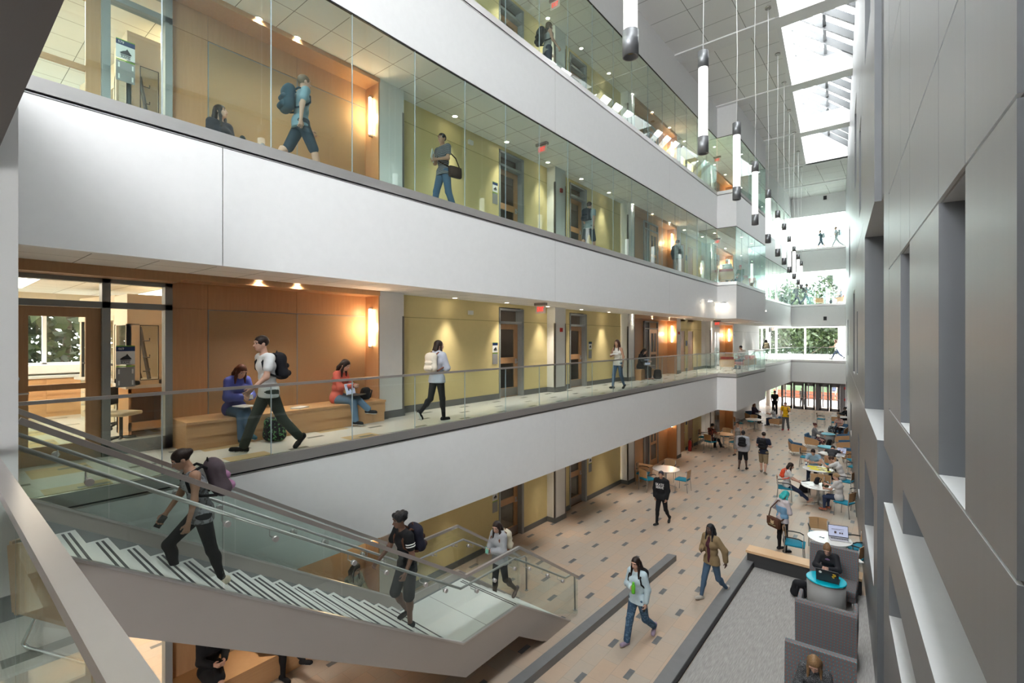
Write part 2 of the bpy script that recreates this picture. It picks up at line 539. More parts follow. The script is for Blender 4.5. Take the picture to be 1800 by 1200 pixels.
for p0, p1 in ((SP0 - 0.15, SP0), (SP1, SP1 + 0.15)):
    sk.prism([(skx(y0, p0), y0), (skx(y0, p1), y0), (skx(y1, p1), y1), (skx(y1, p0), y1)], TOP + 0.02 if p0 < 0 else TOP - 0.2, TOP + (3.0 if p0 < 0 else 1.0))
sk.prism([(skx(y1, SP0), y1), (skx(y1, SP1), y1), (skx(y1 + .3, SP1), y1 + .3), (skx(y1 + .3, SP0), y1 + .3)], TOP, TOP + 1.7)
struct(sk.build('wall_skylight_shaft', 'white'))
for (a, b) in BEAMS[:-2]:
    q = MB(); q.prism([(skx(a, SP0), a), (skx(a, SP1), a), (skx(b, SP1), b), (skx(b, SP0), b)], TOP - 0.02, TOP + 0.85)
    struct(q.build('trim_skylight_beam', 'white'))
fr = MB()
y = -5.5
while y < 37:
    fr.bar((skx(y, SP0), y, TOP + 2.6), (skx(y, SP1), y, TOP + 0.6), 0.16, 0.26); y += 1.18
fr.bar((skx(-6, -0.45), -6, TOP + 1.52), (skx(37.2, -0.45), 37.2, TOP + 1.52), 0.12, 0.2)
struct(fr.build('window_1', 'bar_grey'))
gq = MB()
for dz in (0.0, 0.02):
    q = [(skx(-6, SP0), -6, TOP + 2.80 + dz), (skx(-6, SP1), -6, TOP + 0.80 + dz), (skx(37.3, SP1), 37.3, TOP + 0.80 + dz), (skx(37.3, SP0), 37.3, TOP + 2.80 + dz)]
    gq.quad(q if dz else q[::-1])
gq.build('skylight_glass', 'clear_glass', bpy.data.objects['window_1'])
# structure over the rest of the building, keeps the sky out of the galleries
struct(MB().box(-17, -7.2, -6, FAR, TOP + 0.1, TOP + 0.2).build('ceiling_roof_slab', 'white'))
struct(MB().prism([(-7.3, 46.3), (-3.0, 46.3), (-3.0, FAR), (-7.3, FAR)], TOP + .1, TOP + .2).build('ceiling_roof_slab', 'white'))
# ---- left wall, three storeys (the ground floor repeats the bays above it)
XW, XC = -9.1, -8.78
def wall_left(z, zt, ground=False):
    m = MB()
    jn = z + 2.245
    def wl(y0, y1, c=0, x=XW):
        m.box(x - 0.12, x, y0, y1, z, zt, c)
    def joint(y0, y1):
        m.box(XW - 0.002, XW + 0.003, y0, y1, jn - 0.008, jn + 0.008, 3)
    # column sheathings with dark corner guards
    def col(y0, y1, g0=True, g1=True):
        m.box(XW - 0.12, XC, y0, y1, z, zt, 1)
        for gy, on in ((y0, g0), (y1, g1)):
            if on:
                m.box(XC - 0.03, XC + 0.006, gy - 0.045 if gy == y1 else gy - 0.006, gy + 0.006 if gy == y1 else gy + 0.045, z + 0.16, jn, 4)
                m.box(XC - 0.05, XC + 0.0, gy - 0.006, gy + 0.006, z + 0.16, jn, 4)
    wl(-6, 0.55, 1)
    col(6.30, 6.95, False, True)
    for a, b in ((6.95, 10.62), (11.78, 13.05), (13.68, 14.42), (15.58, 18.35), (24.4, 25.0), (25.93, 26.3), (27.2, 28.6)): wl(a, b)
    for a, b in ((6.95, 10.62), (11.78, 13.05), (13.68, 14.42), (15.58, 18.35), (24.4, 28.6)): joint(a, b)
    for a, b in ((10.62, 11.78), (14.42, 15.58), (25.0, 25.93), (26.3, 27.2)): m.box(XW - 0.12, XW, a, b, z + 2.66, zt, 0)
    wl(28.6, 30.0, 1)
    m.box(XW - 0.12, XW, 25.0, 25.93, z + 2.2, zt, 0); m.box(XW - 0.12, XW, 26.3, 27.2, z + 2.2, zt, 0)
    col(13.05, 13.68); col(18.38, 19.0); col(23.85, 24.4); col(29.3, 30.0)
    wl(34.0, 43.0, 2)
    m.box(XW - 0.12, XW + 0.002, 34.2, 42.9, jn - 0.006, jn + 0.006, 5)
    # wood soffit strip over the lab front and alcoves
    return struct(m.build('wall_left', ['yellow', 'soft_white', 'wall_white', 'joint', 'steel_dark', 'putty']))
def baseboards(z):
    b = MB()
    def bb(y0, y1, x=XW): b.box(x, x + 0.02, y0, y1, z, z + 0.16)
    for a, c in ((6.95, 10.62), (11.78, 13.05), (13.68, 14.42), (15.58, 18.38), (24.4, 25.0), (25.93, 26.3), (27.2, 29.3), (34.2, 43)): bb(a, c)
    for a, c in ((6.30, 6.95), (13.05, 13.68), (18.38, 19.0), (23.85, 24.4), (29.3, 30.0)):
        bb(a, c, XC); b.box(XW, XC + 0.02, a - 0.02, a, z, z + 0.16); b.box(XW, XC + 0.02, c, c + 0.02, z, z + 0.16)
    struct(b.build('baseboard_left', 'base_grey'))
for z, zt in ((0, L4 - 1.82), (L4, L5 - 1.82), (L5, L6 - 1.82), (L6, TG)):
    wall_left(z, zt); baseboards(z)
DN = [0]
def door_single(y0, y1, z, hinge_left=True):
    """grey steel frame with transom, wood leaf with two glass lights"""
    DN[0] += 1
    r = struct(empty('door_%d' % DN[0], (XW, (y0 + y1) / 2, z)))
    a, b = -(y1 - y0) / 2, (y1 - y0) / 2
    f = MB()
    f.box(-0.22, 0.025, a, a + 0.055, 0, 2.62); f.box(-0.22, 0.025, b - 0.10, b, 0, 2.62)
    f.box(-0.22, 0.025, a, b, 2.57, 2.63); f.box(-0.22, 0.025, a, b, 2.18, 2.25)
    f.build('door_frame', 'frame_grey', r)
    MB().box(-0.15, -0.14, a + 0.05, b - 0.1, 2.25, 2.57).build('transom_glass', 'clear_glass', r)
    c, d = a + 0.06, b - 0.105
    q = MB(); w_ = d - c
    x0, x1 = -0.19, -0.145
    q.box(x0, x1, c, c + 0.13, 0, 2.175); q.box(x0, x1, d - 0.16, d, 0, 2.175)
    for z0, z1 in ((0.0, 0.27), (1.0, 1.18), (2.02, 2.175)): q.box(x0, x1, c + 0.13, d - 0.16, z0, z1)
    lf = q.build('door_leaf', 'wood', r)
    MB().box(x1, x1 + 0.004, c + 0.02, d - 0.02, 0.02, 0.26).build('kick_plate', 'steel_dark', lf)
    MB().box(-0.17, -0.16, c + 0.13, d - 0.16, 0.27, 2.02).build('door_glass', 'clear_glass', lf)
    h = MB(); h.tube([(x1, d - 0.08, 1.03), (x1 + 0.06, d - 0.08, 1.03), (x1 + 0.06, d - 0.20, 1.03)], 0.012); h.box(x1, x1 + 0.01, d - 0.12, d - 0.05, 0.98, 1.13)
    h.build('door_handle', 'steel', lf)
    rm = MB()                                    # the lab seen behind: dim shelving wall
    rm.box(-2.6, -2.55, a - 0.7, b + 1.6, 0, 2.7)
    return r
for z in (0, L4, L5, L6):
    door_single(10.62, 11.78, z); door_single(14.42, 15.58, z)
def plank_door(y0, y1, z):
    DN[0] += 1
    r = struct(empty('door_%d' % DN[0], (XW, (y0 + y1) / 2, z)))
    a, b = -(y1 - y0) / 2, (y1 - y0) / 2
    f = MB(); f.box(-0.1, 0.015, a, a + 0.045, 0, 2.2); f.box(-0.1, 0.015, b - 0.045, b, 0, 2.2); f.box(-0.1, 0.015, a, b, 2.15, 2.2)
    f.build('door_frame', 'yellow', r)
    l = MB().box(-0.05, -0.012, a + 0.045, b - 0.045, 0, 2.15).build('door_leaf', 'wood_plank_door', r)
    h = MB(); h.tube([(0.0, b - 0.12, 1.0), (0.05, b - 0.12, 1.0), (0.05, b - 0.24, 1.0)], 0.012)
    for zz in (0.3, 1.1, 1.9): h.box(-0.012, 0.004, a + 0.03, a + 0.06, zz, zz + 0.11)
    h.build('door_handle', 'steel', l)
for z in (0, L4, L5): plank_door(25.0, 25.93, z); plank_door(26.3, 27.2, z)
# ---- wood alcoves with benches
def alcove_back(z, y0, y1, side_n=True):
    """lab front to the south is built separately; this is panelled niche y0..y1, back at x=-9.25"""
    m = MB(); zt = z + 2.77
    m.box(-9.35, -9.25, y0, y1, z, zt)                       # back
    if side_n: m.box(-9.35, XC + 0.0, y1 - 0.03, y1, z, zt)  # far cheek
    m.box(-9.25, XC + 0.02, y0, y1, zt - 0.11, zt)           # soffit strip
    return m
WINN = [1]
def lab_front(z, ya, yb, door_first=True, full=True):
    """glazed lab front: wood door with lites, mullion, sidelight, transoms"""
    WINN[0] += 1
    DN[0] += 1
    zt = z + 2.62
    r = struct(empty('window_%d' % WINN[0], (-9.15, ya, z)))
    ym = ya + (1.74 - 0.80); L = yb - ya
    f = MB()
    for a, b in ((-0.05, 0.0), (ym - ya - 0.02, ym - ya + 0.08), (L - 0.10, L)): f.box(-0.14, 0.03, a, b, 0, 2.62)
    f.box(-0.14, 0.03, -0.05, L, 2.56, 2.62); f.box(-0.14, 0.03, -0.05, L, 2.19, 2.28); f.box(-0.14, 0.03, ym - ya, L, 0, 0.2)
    f.build('window_frame', 'frame_grey', r)
    MB().box(-0.06, -0.05, ym - ya + 0.08, L - 0.1, 0.2, 2.19).build('sidelight_glass', 'clear_glass', r)
    MB().box(-0.06, -0.05, 0.0, L - 0.1, 2.28, 2.56).build('transom_glass', 'clear_glass', r)
    d = struct(empty('door_%d' % DN[0], (-9.15, ya, z)))
    W = ym - ya - 0.02; g0, g1 = W - 0.76, W - 0.17
    q = MB(); x0, x1 = -0.09, -0.045
    q.box(x0, x1, 0.0, g0, 0, 2.185); q.box(x0, x1, g1, W, 0, 2.185)
    for a, b in ((0, 0.25), (1.02, 1.10), (2.05, 2.185)): q.box(x0, x1, g0, g1, a, b)
    lf = q.build('door_leaf', 'wood', d)
    MB().box(-0.07, -0.06, g0, g1, 0.25, 2.05).build('door_glass', 'clear_glass', lf)
    h = MB(); h.tube([(x1, 0.03, 1.0), (x1 + .06, 0.03, 1.0), (x1 + .06, 0.16, 1.0)], 0.013); h.tube([(x1, 0.05, 1.2), (x1 + .02, 0.05, 1.2)], 0.03)
    h.build('door_handle', 'steel', lf)
for z in (0, L4, L5):
    lab_front(z, 0.80, 2.60)
    m = alcove_back(z, 2.60, 6.30)
    # wood frame panels: top band, left panel
    m.box(-9.25, -9.235, 2.61, 3.14, z, z + 2.235)
    m.box(-9.25, -9.235, 2.61, 3.14, z + 2.24, z + 2.66)
    m.box(-9.25, -9.235, 3.145, 4.70, z + 2.24, z + 2.66)
    m.box(-9.25, -9.235, 4.705, 6.25, z + 2.24, z + 2.66)
    m.box(-9.28, XC + 0.02, 0.6, 2.60, z + 2.62, z + 2.77)   # head over the lab front
    struct(m.build('wall_alcove', 'wood'))
    t = MB()
    t.box(-9.25, -9.238, 3.16, 4.70, z + 0.42, z + 2.22, 0); t.box(-9.25, -9.238, 4.72, 6.24, z + 0.42, z + 2.22, 0)
    t.box(-9.25, -9.234, 4.70, 4.72, z + 0.42, z + 2.22, 1); t.box(-9.25, -9.234, 3.145, 3.16, z + 0.42, z + 2.22, 1); t.box(-9.25, -9.234, 3.145, 6.24, z + 2.22, z + 2.232, 1)
    struct(t.build('wall_pinboard', ['tan_panel', 'putty']))
# second and third alcoves further along
for z in (0, L4, L5, L6):
    m = MB()
    m.box(-9.35, -9.25, 19.0, 23.85, z, z + 2.77); m.box(-9.35, XC, 23.82, 23.85, z, z + 2.77); m.box(-9.35, XC, 19.0, 19.03, z, z + 2.77)
    m.box(-9.25, XC, 19.0, 23.85, z + 2.62, z + 2.77)
    struct(m.build('wall_alcove', 'wood'))
    WINN[0] += 1
    r = struct(empty('window_%d' % WINN[0], (-9.22, 20.9, z)))
    f = MB()
    for a, b in ((0, 0.06), (0.52, 0.58), (1.52, 1.6)): f.box(-0.02, 0.05, a, b, 0, 2.55)
    f.box(-0.02, 0.05, 0, 1.6, 2.5, 2.56); f.box(-0.02, 0.05, 0, 1.6, 2.18, 2.24)
    f.build('window_frame', 'frame_grey', r)
    MB().box(0.0, 0.01, 0.06, 0.52, 0, 2.5).build('sidelight_glass', 'brown_glass', r)
    q = MB(); q.box(0.0, 0.035, 0.6, 0.74, 0, 2.17); q.box(0.0, 0.035, 1.36, 1.5, 0, 2.17); q.box(0, 0.035, 1.02, 1.08, 1.1, 2.0)
    for a, b in ((0, 0.3), (1.0, 1.12), (2.0, 2.17)): q.box(0, 0.035, 0.74, 1.36, a, b)
    q.build('door_leaf', 'wood', r); MB().box(0.01, 0.02, 0.74, 1.36, 0.3, 2.0).build('door_glass', 'brown_glass', r)
    m = MB(); m.box(-9.35, -9.25, 30.0, 34.0, z, z + 2.77); m.box(-9.35, XC, 33.97, 34.2, z, z + 2.77)
    m.box(-9.25, XC, 30.0, 34.0, z + 2.62, z + 2.77)
    struct(m.build('wall_alcove', 'wood'))
    q = MB(); q.box(-9.25, -9.22, 31.2, 32.6, z, z + 2.5, 0); q.box(-9.22, -9.21, 31.3, 31.85, z + 0.1, z + 2.15, 1); q.box(-9.22, -9.21, 31.95, 32.5, z + 0.1, z + 2.15, 1)
    struct(q.build('trim_glazed_door_front', ['frame_grey', 'brown_glass']))
def bench(y0, y1, z, label):
    r = empty('built_in_bench', (-8.87, (y0 + y1) / 2, z), 0, label, 'bench')
    L = (y1 - y0) / 2
    MB().box(-0.36, 0.37, -L, L, 0.41, 0.45).build('bench_seat', 'wood_h', r)
    m = MB(); m.box(-0.36, 0.34, -L + 0.02, L, 0.20, 0.41); m.box(-0.36, 0.355, -L, -L + 0.03, 0, 0.41)
    m.build('bench_front', 'wood_h', r)
    MB().box(-0.36, 0.31, -L + 0.03, L, 0, 0.195).build('bench_plinth', 'wood_h', r)
bench(2.6, 6.26, 0, 'long built-in wooden bench in the ground floor alcove under the stair')
bench(2.6, 6.26, L4, 'long built-in wooden bench in the middle gallery alcove where two women sit')
bench(2.6, 6.26, L5, 'long built-in wooden bench in the upper gallery alcove, mostly hidden below the glass')
bench(19.05, 20.3, 0, 'short built-in wooden bench in the ground floor alcove beside the round table')
bench(19.05, 20.3, L4, 'short built-in wooden bench in the middle gallery alcove with a laptop user')
bench(19.05, 20.3, L5, 'short built-in wooden bench in the far alcove of the upper gallery')
# ---- lab behind the first front, levels 4, 5 and ground
for z in (0, L4, L5):
    m = MB()
    zt = z + 2.8
    m.box(-15.5, -9.3, -1.0, -0.9, z, zt, 0); m.box(-15.5, -9.35, 6.6, 6.7, z, zt, 0)
    m.box(-15.6, -15.5, -1, 6.6, z, z + 1.15, 0); m.box(-15.6, -15.5, -1, 6.6, z + 2.45, zt, 0); m.box(-15.6, -15.5, 3.3, 6.6, z + 1.15, z + 2.45, 0)
    m.box(-15.6, -15.5, -1, 0.4, z + 1.15, z + 2.45, 0)
    struct(m.build('wall_lab', 'cream'))
    if z: struct(MB().box(-15.6, -9.3, -1, 6.7, z - 0.06, z + 0.0).build('floor_lab', 'gallery'))
    struct(MB().box(-15.6, -9.27, -1, 6.7, zt, zt + 0.05).build('ceiling_lab', 'ceiling_tile'))
    WINN[0] += 1
    f = MB()
    for a in (0.4, 1.85, 3.24): f.box(-15.6, -15.48, a, a + 0.07, z + 1.15, z + 2.45)
    f.box(-15.6, -15.48, 0.4, 3.3, z + 1.12, z + 1.18); f.box(-15.6, -15.48, 0.4, 3.3, z + 2.42, z + 2.48)
    wo = struct(f.build('window_%d' % WINN[0], 'soft_white'))
    MB().box(-15.55, -15.54, 0.47, 3.24, z + 1.18, z + 2.42).build('window_pane', 'clear_glass', wo)
# dim rooms behind the single doors
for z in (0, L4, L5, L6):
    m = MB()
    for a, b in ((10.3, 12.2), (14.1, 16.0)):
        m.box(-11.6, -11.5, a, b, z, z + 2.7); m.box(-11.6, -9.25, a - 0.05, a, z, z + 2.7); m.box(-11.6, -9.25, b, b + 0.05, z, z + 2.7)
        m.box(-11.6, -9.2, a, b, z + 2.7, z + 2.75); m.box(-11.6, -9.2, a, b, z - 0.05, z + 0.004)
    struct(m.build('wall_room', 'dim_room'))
# ---- middle gallery balcony at the camera, its wall and the floor above
struct(MB().prism([(-7.33, -6), (0.9, -6), (0.9, 0.27), (-4.32, 0.27), (-4.32, 0.52), (-7.33, 0.52)], L4 - 0.35, L4).build('floor_balcony', 'gallery'))
m = MB(); m.box(-4.47, -4.3, -6, 0.284, L4, 7.0, 0); m.box(-4.47, -4.3, 0.284, 0.405, L4 - 0.3, 9.3, 0)
m.box(-4.3, -4.285, -6, 0.25, L4, L4 + 0.15, 1)
struct(m.build('wall_stair_side', ['wall_white', 'base_grey']))
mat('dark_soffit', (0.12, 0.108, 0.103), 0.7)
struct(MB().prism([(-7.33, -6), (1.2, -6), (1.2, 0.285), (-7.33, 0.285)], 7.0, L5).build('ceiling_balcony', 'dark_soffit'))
m = MB(); m.box(-17, 2, -6.2, -6.0, 0, 12.0); m.box(-17, -6.9, -6.2, -6, 12.0, 19.3); m.box(-1.6, 2, -6.2, -6, 12.0, 19.3); m.box(-7.4, -1.6, -6.2, -6, 17.6, 19.3); struct(m.build('wall_south', 'wall_white'))  # gap high in the middle is added, lets fill light onto the near fascias
# ---- right wall: metal-clad relief with window slots
S_ED = [-4.0]
rects = [ (-4.0, 2.5, 0, 17.6, 0.3, 0),
    (3.36, 4.15, 5.09, 6.85, 0.32, 2), (5.67, 6.43, 5.10, 6.85, 0.32, 2),
    (-1.0, 7.35, 3.66, 4.46, 0.50, 0), (7.35, 8.62, 3.66, 4.46, 0.10, 0), (-1.0, 7.79, 2.45, 3.10, 0.25, 1),
    (8.62, 10.0, 0.0, 17.6, 0.42, 3), (10.0, 14.35, 4.30, 8.4, 0.36, 3), (10.0, 10.7, 8.4, 17.6, 0.10, 3), (10.9, 14.4, 1.5, 3.1, 0.22, 1),
    (16.6, 17.9, 9.6, 12.2, 0.25, 1), (17.7, 18.9, 1.2, 3.0, 0.2, 1), (22.3, 24.6, 4.62, 7.85, 0.35, 0), (19.3, 20.1, 4.8, 6.9, 0.2, 2),
    (27.5, 29.5, 1.4, 2.9, 0.25, 1), (30.5, 33.0, 9.3, 12.1, 0.3, 2), (36, 38, 4.9, 7.2, 0.3, 2), (40, 42, 1.0, 3.0, 0.3, 1),
    (-1, 8.6, 10.9, 12.6, 0.3, 2), (12.0, 14.3, 12.5, 15.5, 0.3, 1), (20.5, 22.5, 11.5, 14.5, 0.3, 1),
]
J = 0.007
grooves = [(0, 7.79, z_, z_ + 0.018, 0.02, 1) for z_ in (6.85, 5.07, 7.81)] + [(7.79, 7.80, 5.07, 17.6, 0.012, 1)] + \
          [(s0, s0 + J, 6.87, 7.81, 0.012, 1) for s0 in (6.43, 5.67, 4.15)] + [(s0, s0 + J, 7.83, 17.6, 0.012, 1) for s0 in (6.43, 4.15, 5.67)] + \
          [(3.36, 3.37, 6.87, 17.6, 0.012, 1), (0.0, 7.7, 9.5, 9.512, 0.012, 1)] + \
          [(s0, s0 + 0.02, 0, 17.6, 0.015, 1) for s0 in (15.9, 20.6, 25.6, 30.0, 34.6, 39.0, 43.0)] + [(15, 47, z_, z_ + 0.02, 0.015, 1) for z_ in (4.3, 8.85, 13.4)]
ALL = grooves + rects
se = sorted({-4.0, 47.2} | {r[0] for r in ALL} | {r[1] for r in ALL})
ze = sorted({0.0, 19.2} | {r[2] for r in ALL} | {r[3] for r in ALL})
se = [v for v in se if -4.0 <= v <= 47.2]
P0 = 0.545
def cell(i, j):
    sc, zc = (se[i] + se[i + 1]) / 2, (ze[j] + ze[j + 1]) / 2
    dd, mm = 0.0, 0
    for r in ALL:
        if r[0] < sc < r[1] and r[2] < zc < r[3] and r[4] > dd: dd, mm = r[4], r[5]
    return dd, mm
G = [[cell(i, j) for j in range(len(ze) - 1)] for i in range(len(se) - 1)]
rw = MB()
def wp3(s, p, z): x, y = WP(s, p); return (x, y, z)
for i in range(len(se) - 1):
    for j in range(len(ze) - 1):
        d, mm = G[i][j]; a, b, z0, z1 = se[i], se[i + 1], ze[j], ze[j + 1]
        rw.quad([wp3(a, P0 + d, z0), wp3(a, P0 + d, z1), wp3(b, P0 + d, z1), wp3(b, P0 + d, z0)], mm if d else 0)
        if i + 1 < len(G) and abs(G[i + 1][j][0] - d) > 1e-6:
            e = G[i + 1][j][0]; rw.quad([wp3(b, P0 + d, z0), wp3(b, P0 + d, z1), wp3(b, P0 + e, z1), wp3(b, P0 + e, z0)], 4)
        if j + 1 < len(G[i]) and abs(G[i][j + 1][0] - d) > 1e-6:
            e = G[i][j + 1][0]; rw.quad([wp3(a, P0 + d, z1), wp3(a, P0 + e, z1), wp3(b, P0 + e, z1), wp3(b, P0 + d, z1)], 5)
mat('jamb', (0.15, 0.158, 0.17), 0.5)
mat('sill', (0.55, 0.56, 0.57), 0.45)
struct(rw.build('wall_right', ['alu', 'brown_glass', 'alu_dark', 'jamb', 'jamb', 'sill']))
bk = MB(); bk.quad([wp3(-4, 1.3, 0), wp3(47.2, 1.3, 0), wp3(47.2, 1.3, 19.2), wp3(-4, 1.3, 19.2)])
struct(bk.build('wall_right_core', 'alu_dark'))
# the nearest pilaster at the right edge of the view

# ---- far end: glazed wall, columns, doors
WINN[0] += 1
f = MB()
for z0, z1 in ((L4 + 0.28, L5 - 1.82), (L5 + 0.05, L6 - 1.82), (L6 + 0.05, TG)):
    for x in (-14.0, -10.35, -6.85, -4.35): f.box(x - 0.06, x + 0.06, FAR - 0.1, FAR + 0.08, z0, z1)
    f.box(-14.4, -4.35, FAR - 0.08, FAR + 0.06, z0 - 0.04, z0 + 0.06); f.box(-14.4, -4.35, FAR - 0.08, FAR + 0.06, z1 - 0.06, z1)
wo = struct(f.build('window_%d' % WINN[0], 'soft_white'))
for z0, z1 in ((L4 + 0.28, L5 - 1.82), (L5 + 0.05, L6 - 1.82), (L6 + 0.05, TG)):
    for x0, x1 in ((-13.94, -10.41), (-10.29, -6.91), (-6.79, -4.41)):
        MB().box(x0, x1, FAR - 0.01, FAR + 0.01, z0, z1).build('window_pane', 'clear_glass', wo)
m = MB()
for z in (L4, L5, L6):
    m.box(-14.5, -4.36, FAR - 0.15, FAR + 0.1, z - 1.85, z + (0.28 if z == L4 else 0.05))
m.box(-14.5, -4.36, FAR - 0.15, FAR + 0.1, TG - 0.02, TOP)
m.box(-4.35, -2.9, FAR - 0.15, FAR + 0.1, 0, TOP)
m.box(-14.6, -14.5, 43, FAR, 0, 2.5)
m.box(-14.6, -14.5, 43, FAR, L5 - 1.8, TOP) if False else None
m.box(-14.5, -9.2, 42.9, 43.0, 0, TOP)
struct(m.build('wall_far', 'soft_white'))
cl = MB()
for x, y in ((-9.4, 47.9), (-9.0, 49.2)): cl.lathe([(0.2 if x < -9.2 else .09, 0), (0.2 if x < -9.2 else .09, TOP - 0.5)], c=(x, y, 0.02))
struct(cl.build('wall_column', 'soft_white'))
# entrance doors under the end gallery
YD = 47.4
mat('door_metal', (0.15, 0.14, 0.14), 0.5, 0.2)
m = MB()
m.box(-7.3, -3.35, YD, YD + 0.12, 2.18, 2.45)
m.box(-4.05, -3.3, YD, YD + 0.1, 0, 2.2)
m.box(-5.75, -5.5, YD, YD + 0.12, 0, 2.2)
m.box(-9.6, -7.25, YD, YD + 0.12, 2.18, 2.45)
struct(m.build('trim_entrance_front', 'door_metal'))
for x0, x1 in ((-8.3, -7.45), (-7.4, -6.6), (-6.55, -5.78), (-5.5, -4.8), (-4.76, -4.06)):
    DN[0] += 1
    r = struct(empty('door_%d' % DN[0], (x0, YD + 0.05, 0)))
    w_ = x1 - x0; q = MB()
    q.box(0, 0.16, -0.03, 0.03, 0, 2.18); q.box(w_ - 0.14, w_, -0.03, 0.03, 0, 2.18); q.box(0, w_, -0.03, 0.03, 0, 0.22); q.box(0, w_, -0.03, 0.03, 2.0, 2.18)
    q.build('door_leaf', 'door_metal', r)
    MB().box(0.16, w_ - 0.14, -0.005, 0.005, 0.22, 2.0).build('door_glass', 'clear_glass', r)
    MB().box(0.05, w_ - 0.05, -0.09, -0.06, 0.98, 1.02).build('push_bar', 'steel', r)
# ground level outer glass and a bright vestibule beyond
m = MB()
for x in (-14.4, -12.5, -10.6, -8.4, -6.6, -5.5, -4.4): m.box(x - 0.05, x + 0.05, FAR - 0.05, FAR + 0.05, 0, 2.4)
m.box(-14.4, -3, FAR - 0.05, FAR + 0.05, 1.0, 1.06)
struct(m.build('window_frames_entrance', 'door_metal'))
# ================================================================= fittings that stay put: stair, rails, lamps, signs
def text_obj(name, s, size, m, parent, loc, rot, ext=0.002, sx=1.0):
    cu = bpy.data.curves.new(name, 'FONT'); cu.body = s; cu.size = size; cu.extrude = ext; cu.align_x = 'CENTER'; cu.align_y = 'CENTER'
    t = bpy.data.objects.new(name, cu); C.objects.link(t)
    bpy.context.view_layer.update()
    me = bpy.data.meshes.new_from_object(t.evaluated_get(bpy.context.evaluated_depsgraph_get()))
    bpy.data.objects.remove(t)
    me.name = name; me.materials.clear(); me.materials.append(MATS[m])
    o = bpy.data.objects.new(name, me); C.objects.link(o)
    o.parent = parent; o.location = loc; o.rotation_euler = rot; o.scale = (sx, 1, 1)
    return o
# ---- kerbs and plank bench round the carpet
k = MB(); k.prism([(-5.50, -1.0), (-5.30, -1.0), (-4.76, 12.9), (-4.96, 12.86)], 0, 0.15)
o = k.build('floor_kerb', 'kerb'); tag(o, 'long low grey stone kerb running diagonally past the foot of the stair', 'kerb')
k = MB(); k.box(-3.3, -3.06, -1.0, 14.15, 0, 0.15); k.box(-3.06, -3.045, -1.0, 13.85, 0.02, 0.15, 1)
o = k.build('floor_kerb', ['kerb', 'kerb_dark']); tag(o, 'low grey stone kerb along the left edge of the carpet', 'kerb')
r = empty('plank_bench', (-1.95, 13.95, 0), 0, 'low light wood plank bench on a dark base closing the far end of the carpet', 'bench')
MB().box(-1.28, 1.20, -0.22, 0.20, 0.37, 0.43).build('bench_top', 'wood_bench', r)
MB().box(-1.26, 1.18, -0.16, 0.14, 0.0, 0.37).build('bench_base', 'kerb_dark', r)
mat('rail_tube', (0.42, 0.42, 0.41), 0.35, 0.6)
# ---- stair
RI, TR = 4.235 / 24, 0.281
ZL = 6 * RI; YB = 5.30; YL = 7.05
XS0, XS1 = -7.10, -5.50
st = empty('staircase', (-6.3, 6.2, 0), 0, 'open stair with white terrazzo treads and brushed metal stringers descending to the stone floor', 'stair')
OX, OY = 6.3, -6.2
def sb(mb, name, mats): 
    for i in range(len(mb.v)): mb.v[i] = (mb.v[i][0] + OX, mb.v[i][1] + OY, mb.v[i][2])
    return mb.build(name, mats, st)
for kx in range(1, 18):
    z = ZL + RI * kx; yn = YB - TR * (kx - 1)
    m = MB(); m.box(XS0 + 0.05, XS1 - 0.03, yn - TR - 0.02, yn + 0.015, z - 0.045, z); m.box(XS0 + 0.05, XS1 - 0.03, yn - 0.01, yn + 0.005, z - RI, z - 0.04)
    for q in (0.035, 0.085): m.box(XS0 + 0.12, XS1 - 0.08, yn - q - 0.022, yn - q, z, z + 0.003, 1)
    sb(m, 'stair_tread', ['terrazzo', 'tread_strip'])
for kx in range(1, 6):
    z = ZL - RI * kx; yn = YL + TR * kx
    m = MB(); m.box(XS0 + 0.05, XS1 - 0.03, yn - TR - 0.01, yn + 0.015, z - 0.045, z); m.box(XS0 + 0.05, XS1 - 0.03, yn - TR - 0.01, yn - TR + 0.005, z, z + RI - 0.04)
    for q in (0.035, 0.085): m.box(XS0 + 0.12, XS1 - 0.08, yn - q - 0.022, yn - q, z, z + 0.003, 1)
    sb(m, 'stair_tread', ['terrazzo', 'tread_strip'])
m = MB(); m.box(XS0 + 0.05, XS1 - 0.03, YB - 0.01, YL + 0.015, ZL - 0.07, ZL)
for q in (0.035, 0.085): m.box(XS0 + 0.12, XS1 - 0.08, YL - q - 0.022, YL - q, ZL, ZL + 0.003, 1)
m.box(XS0 + 0.06, XS1 - 0.04, (YB + YL) / 2 - 0.003, (YB + YL) / 2 + 0.003, ZL, ZL + 0.001, 1)
sb(m, 'stair_landing', ['terrazzo', 'tread_strip'])
def stringer(x0, x1, up, name):
    m = MB()
    top = [(0.63, 4.225 + up), (5.52 + up * 0.5, 1.075 + up), (6.98 + up * .3, 1.075 + up), (8.72, 0.0)]
    bot = [(7.85, 0.0), (6.97, 0.52), (5.58, 0.52), (0.63, 3.63)]
    m.ext(top + bot, 0, x0, x1)
    e = MB()
    for a, b in zip(top[:3], top[1:]): e.bar(((x0 + x1) / 2, a[0], a[1] + 0.012), ((x0 + x1) / 2, b[0], b[1] + 0.012), x1 - x0 + 0.012, 0.022)
    s_ = sb(m, name, 'stringer'); e.xf(Matrix.Translation((OX, OY, 0))); e.build('stringer_edge_trim', 'steel', s_)
stringer(XS1 - 0.03, XS1 + 0.02, 0.0, 'stair_stringer'); stringer(XS0 - 0.02, XS0 + 0.03, 0.14, 'stair_stringer')
m = MB(); m.ext([(0.63, 3.68), (5.58, 0.57), (6.97, 0.57), (7.85, 0.02), (7.8, 0.0), (6.95, 0.52), (5.56, 0.52), (0.63, 3.63)], 0, XS0, XS1 - 0.03)
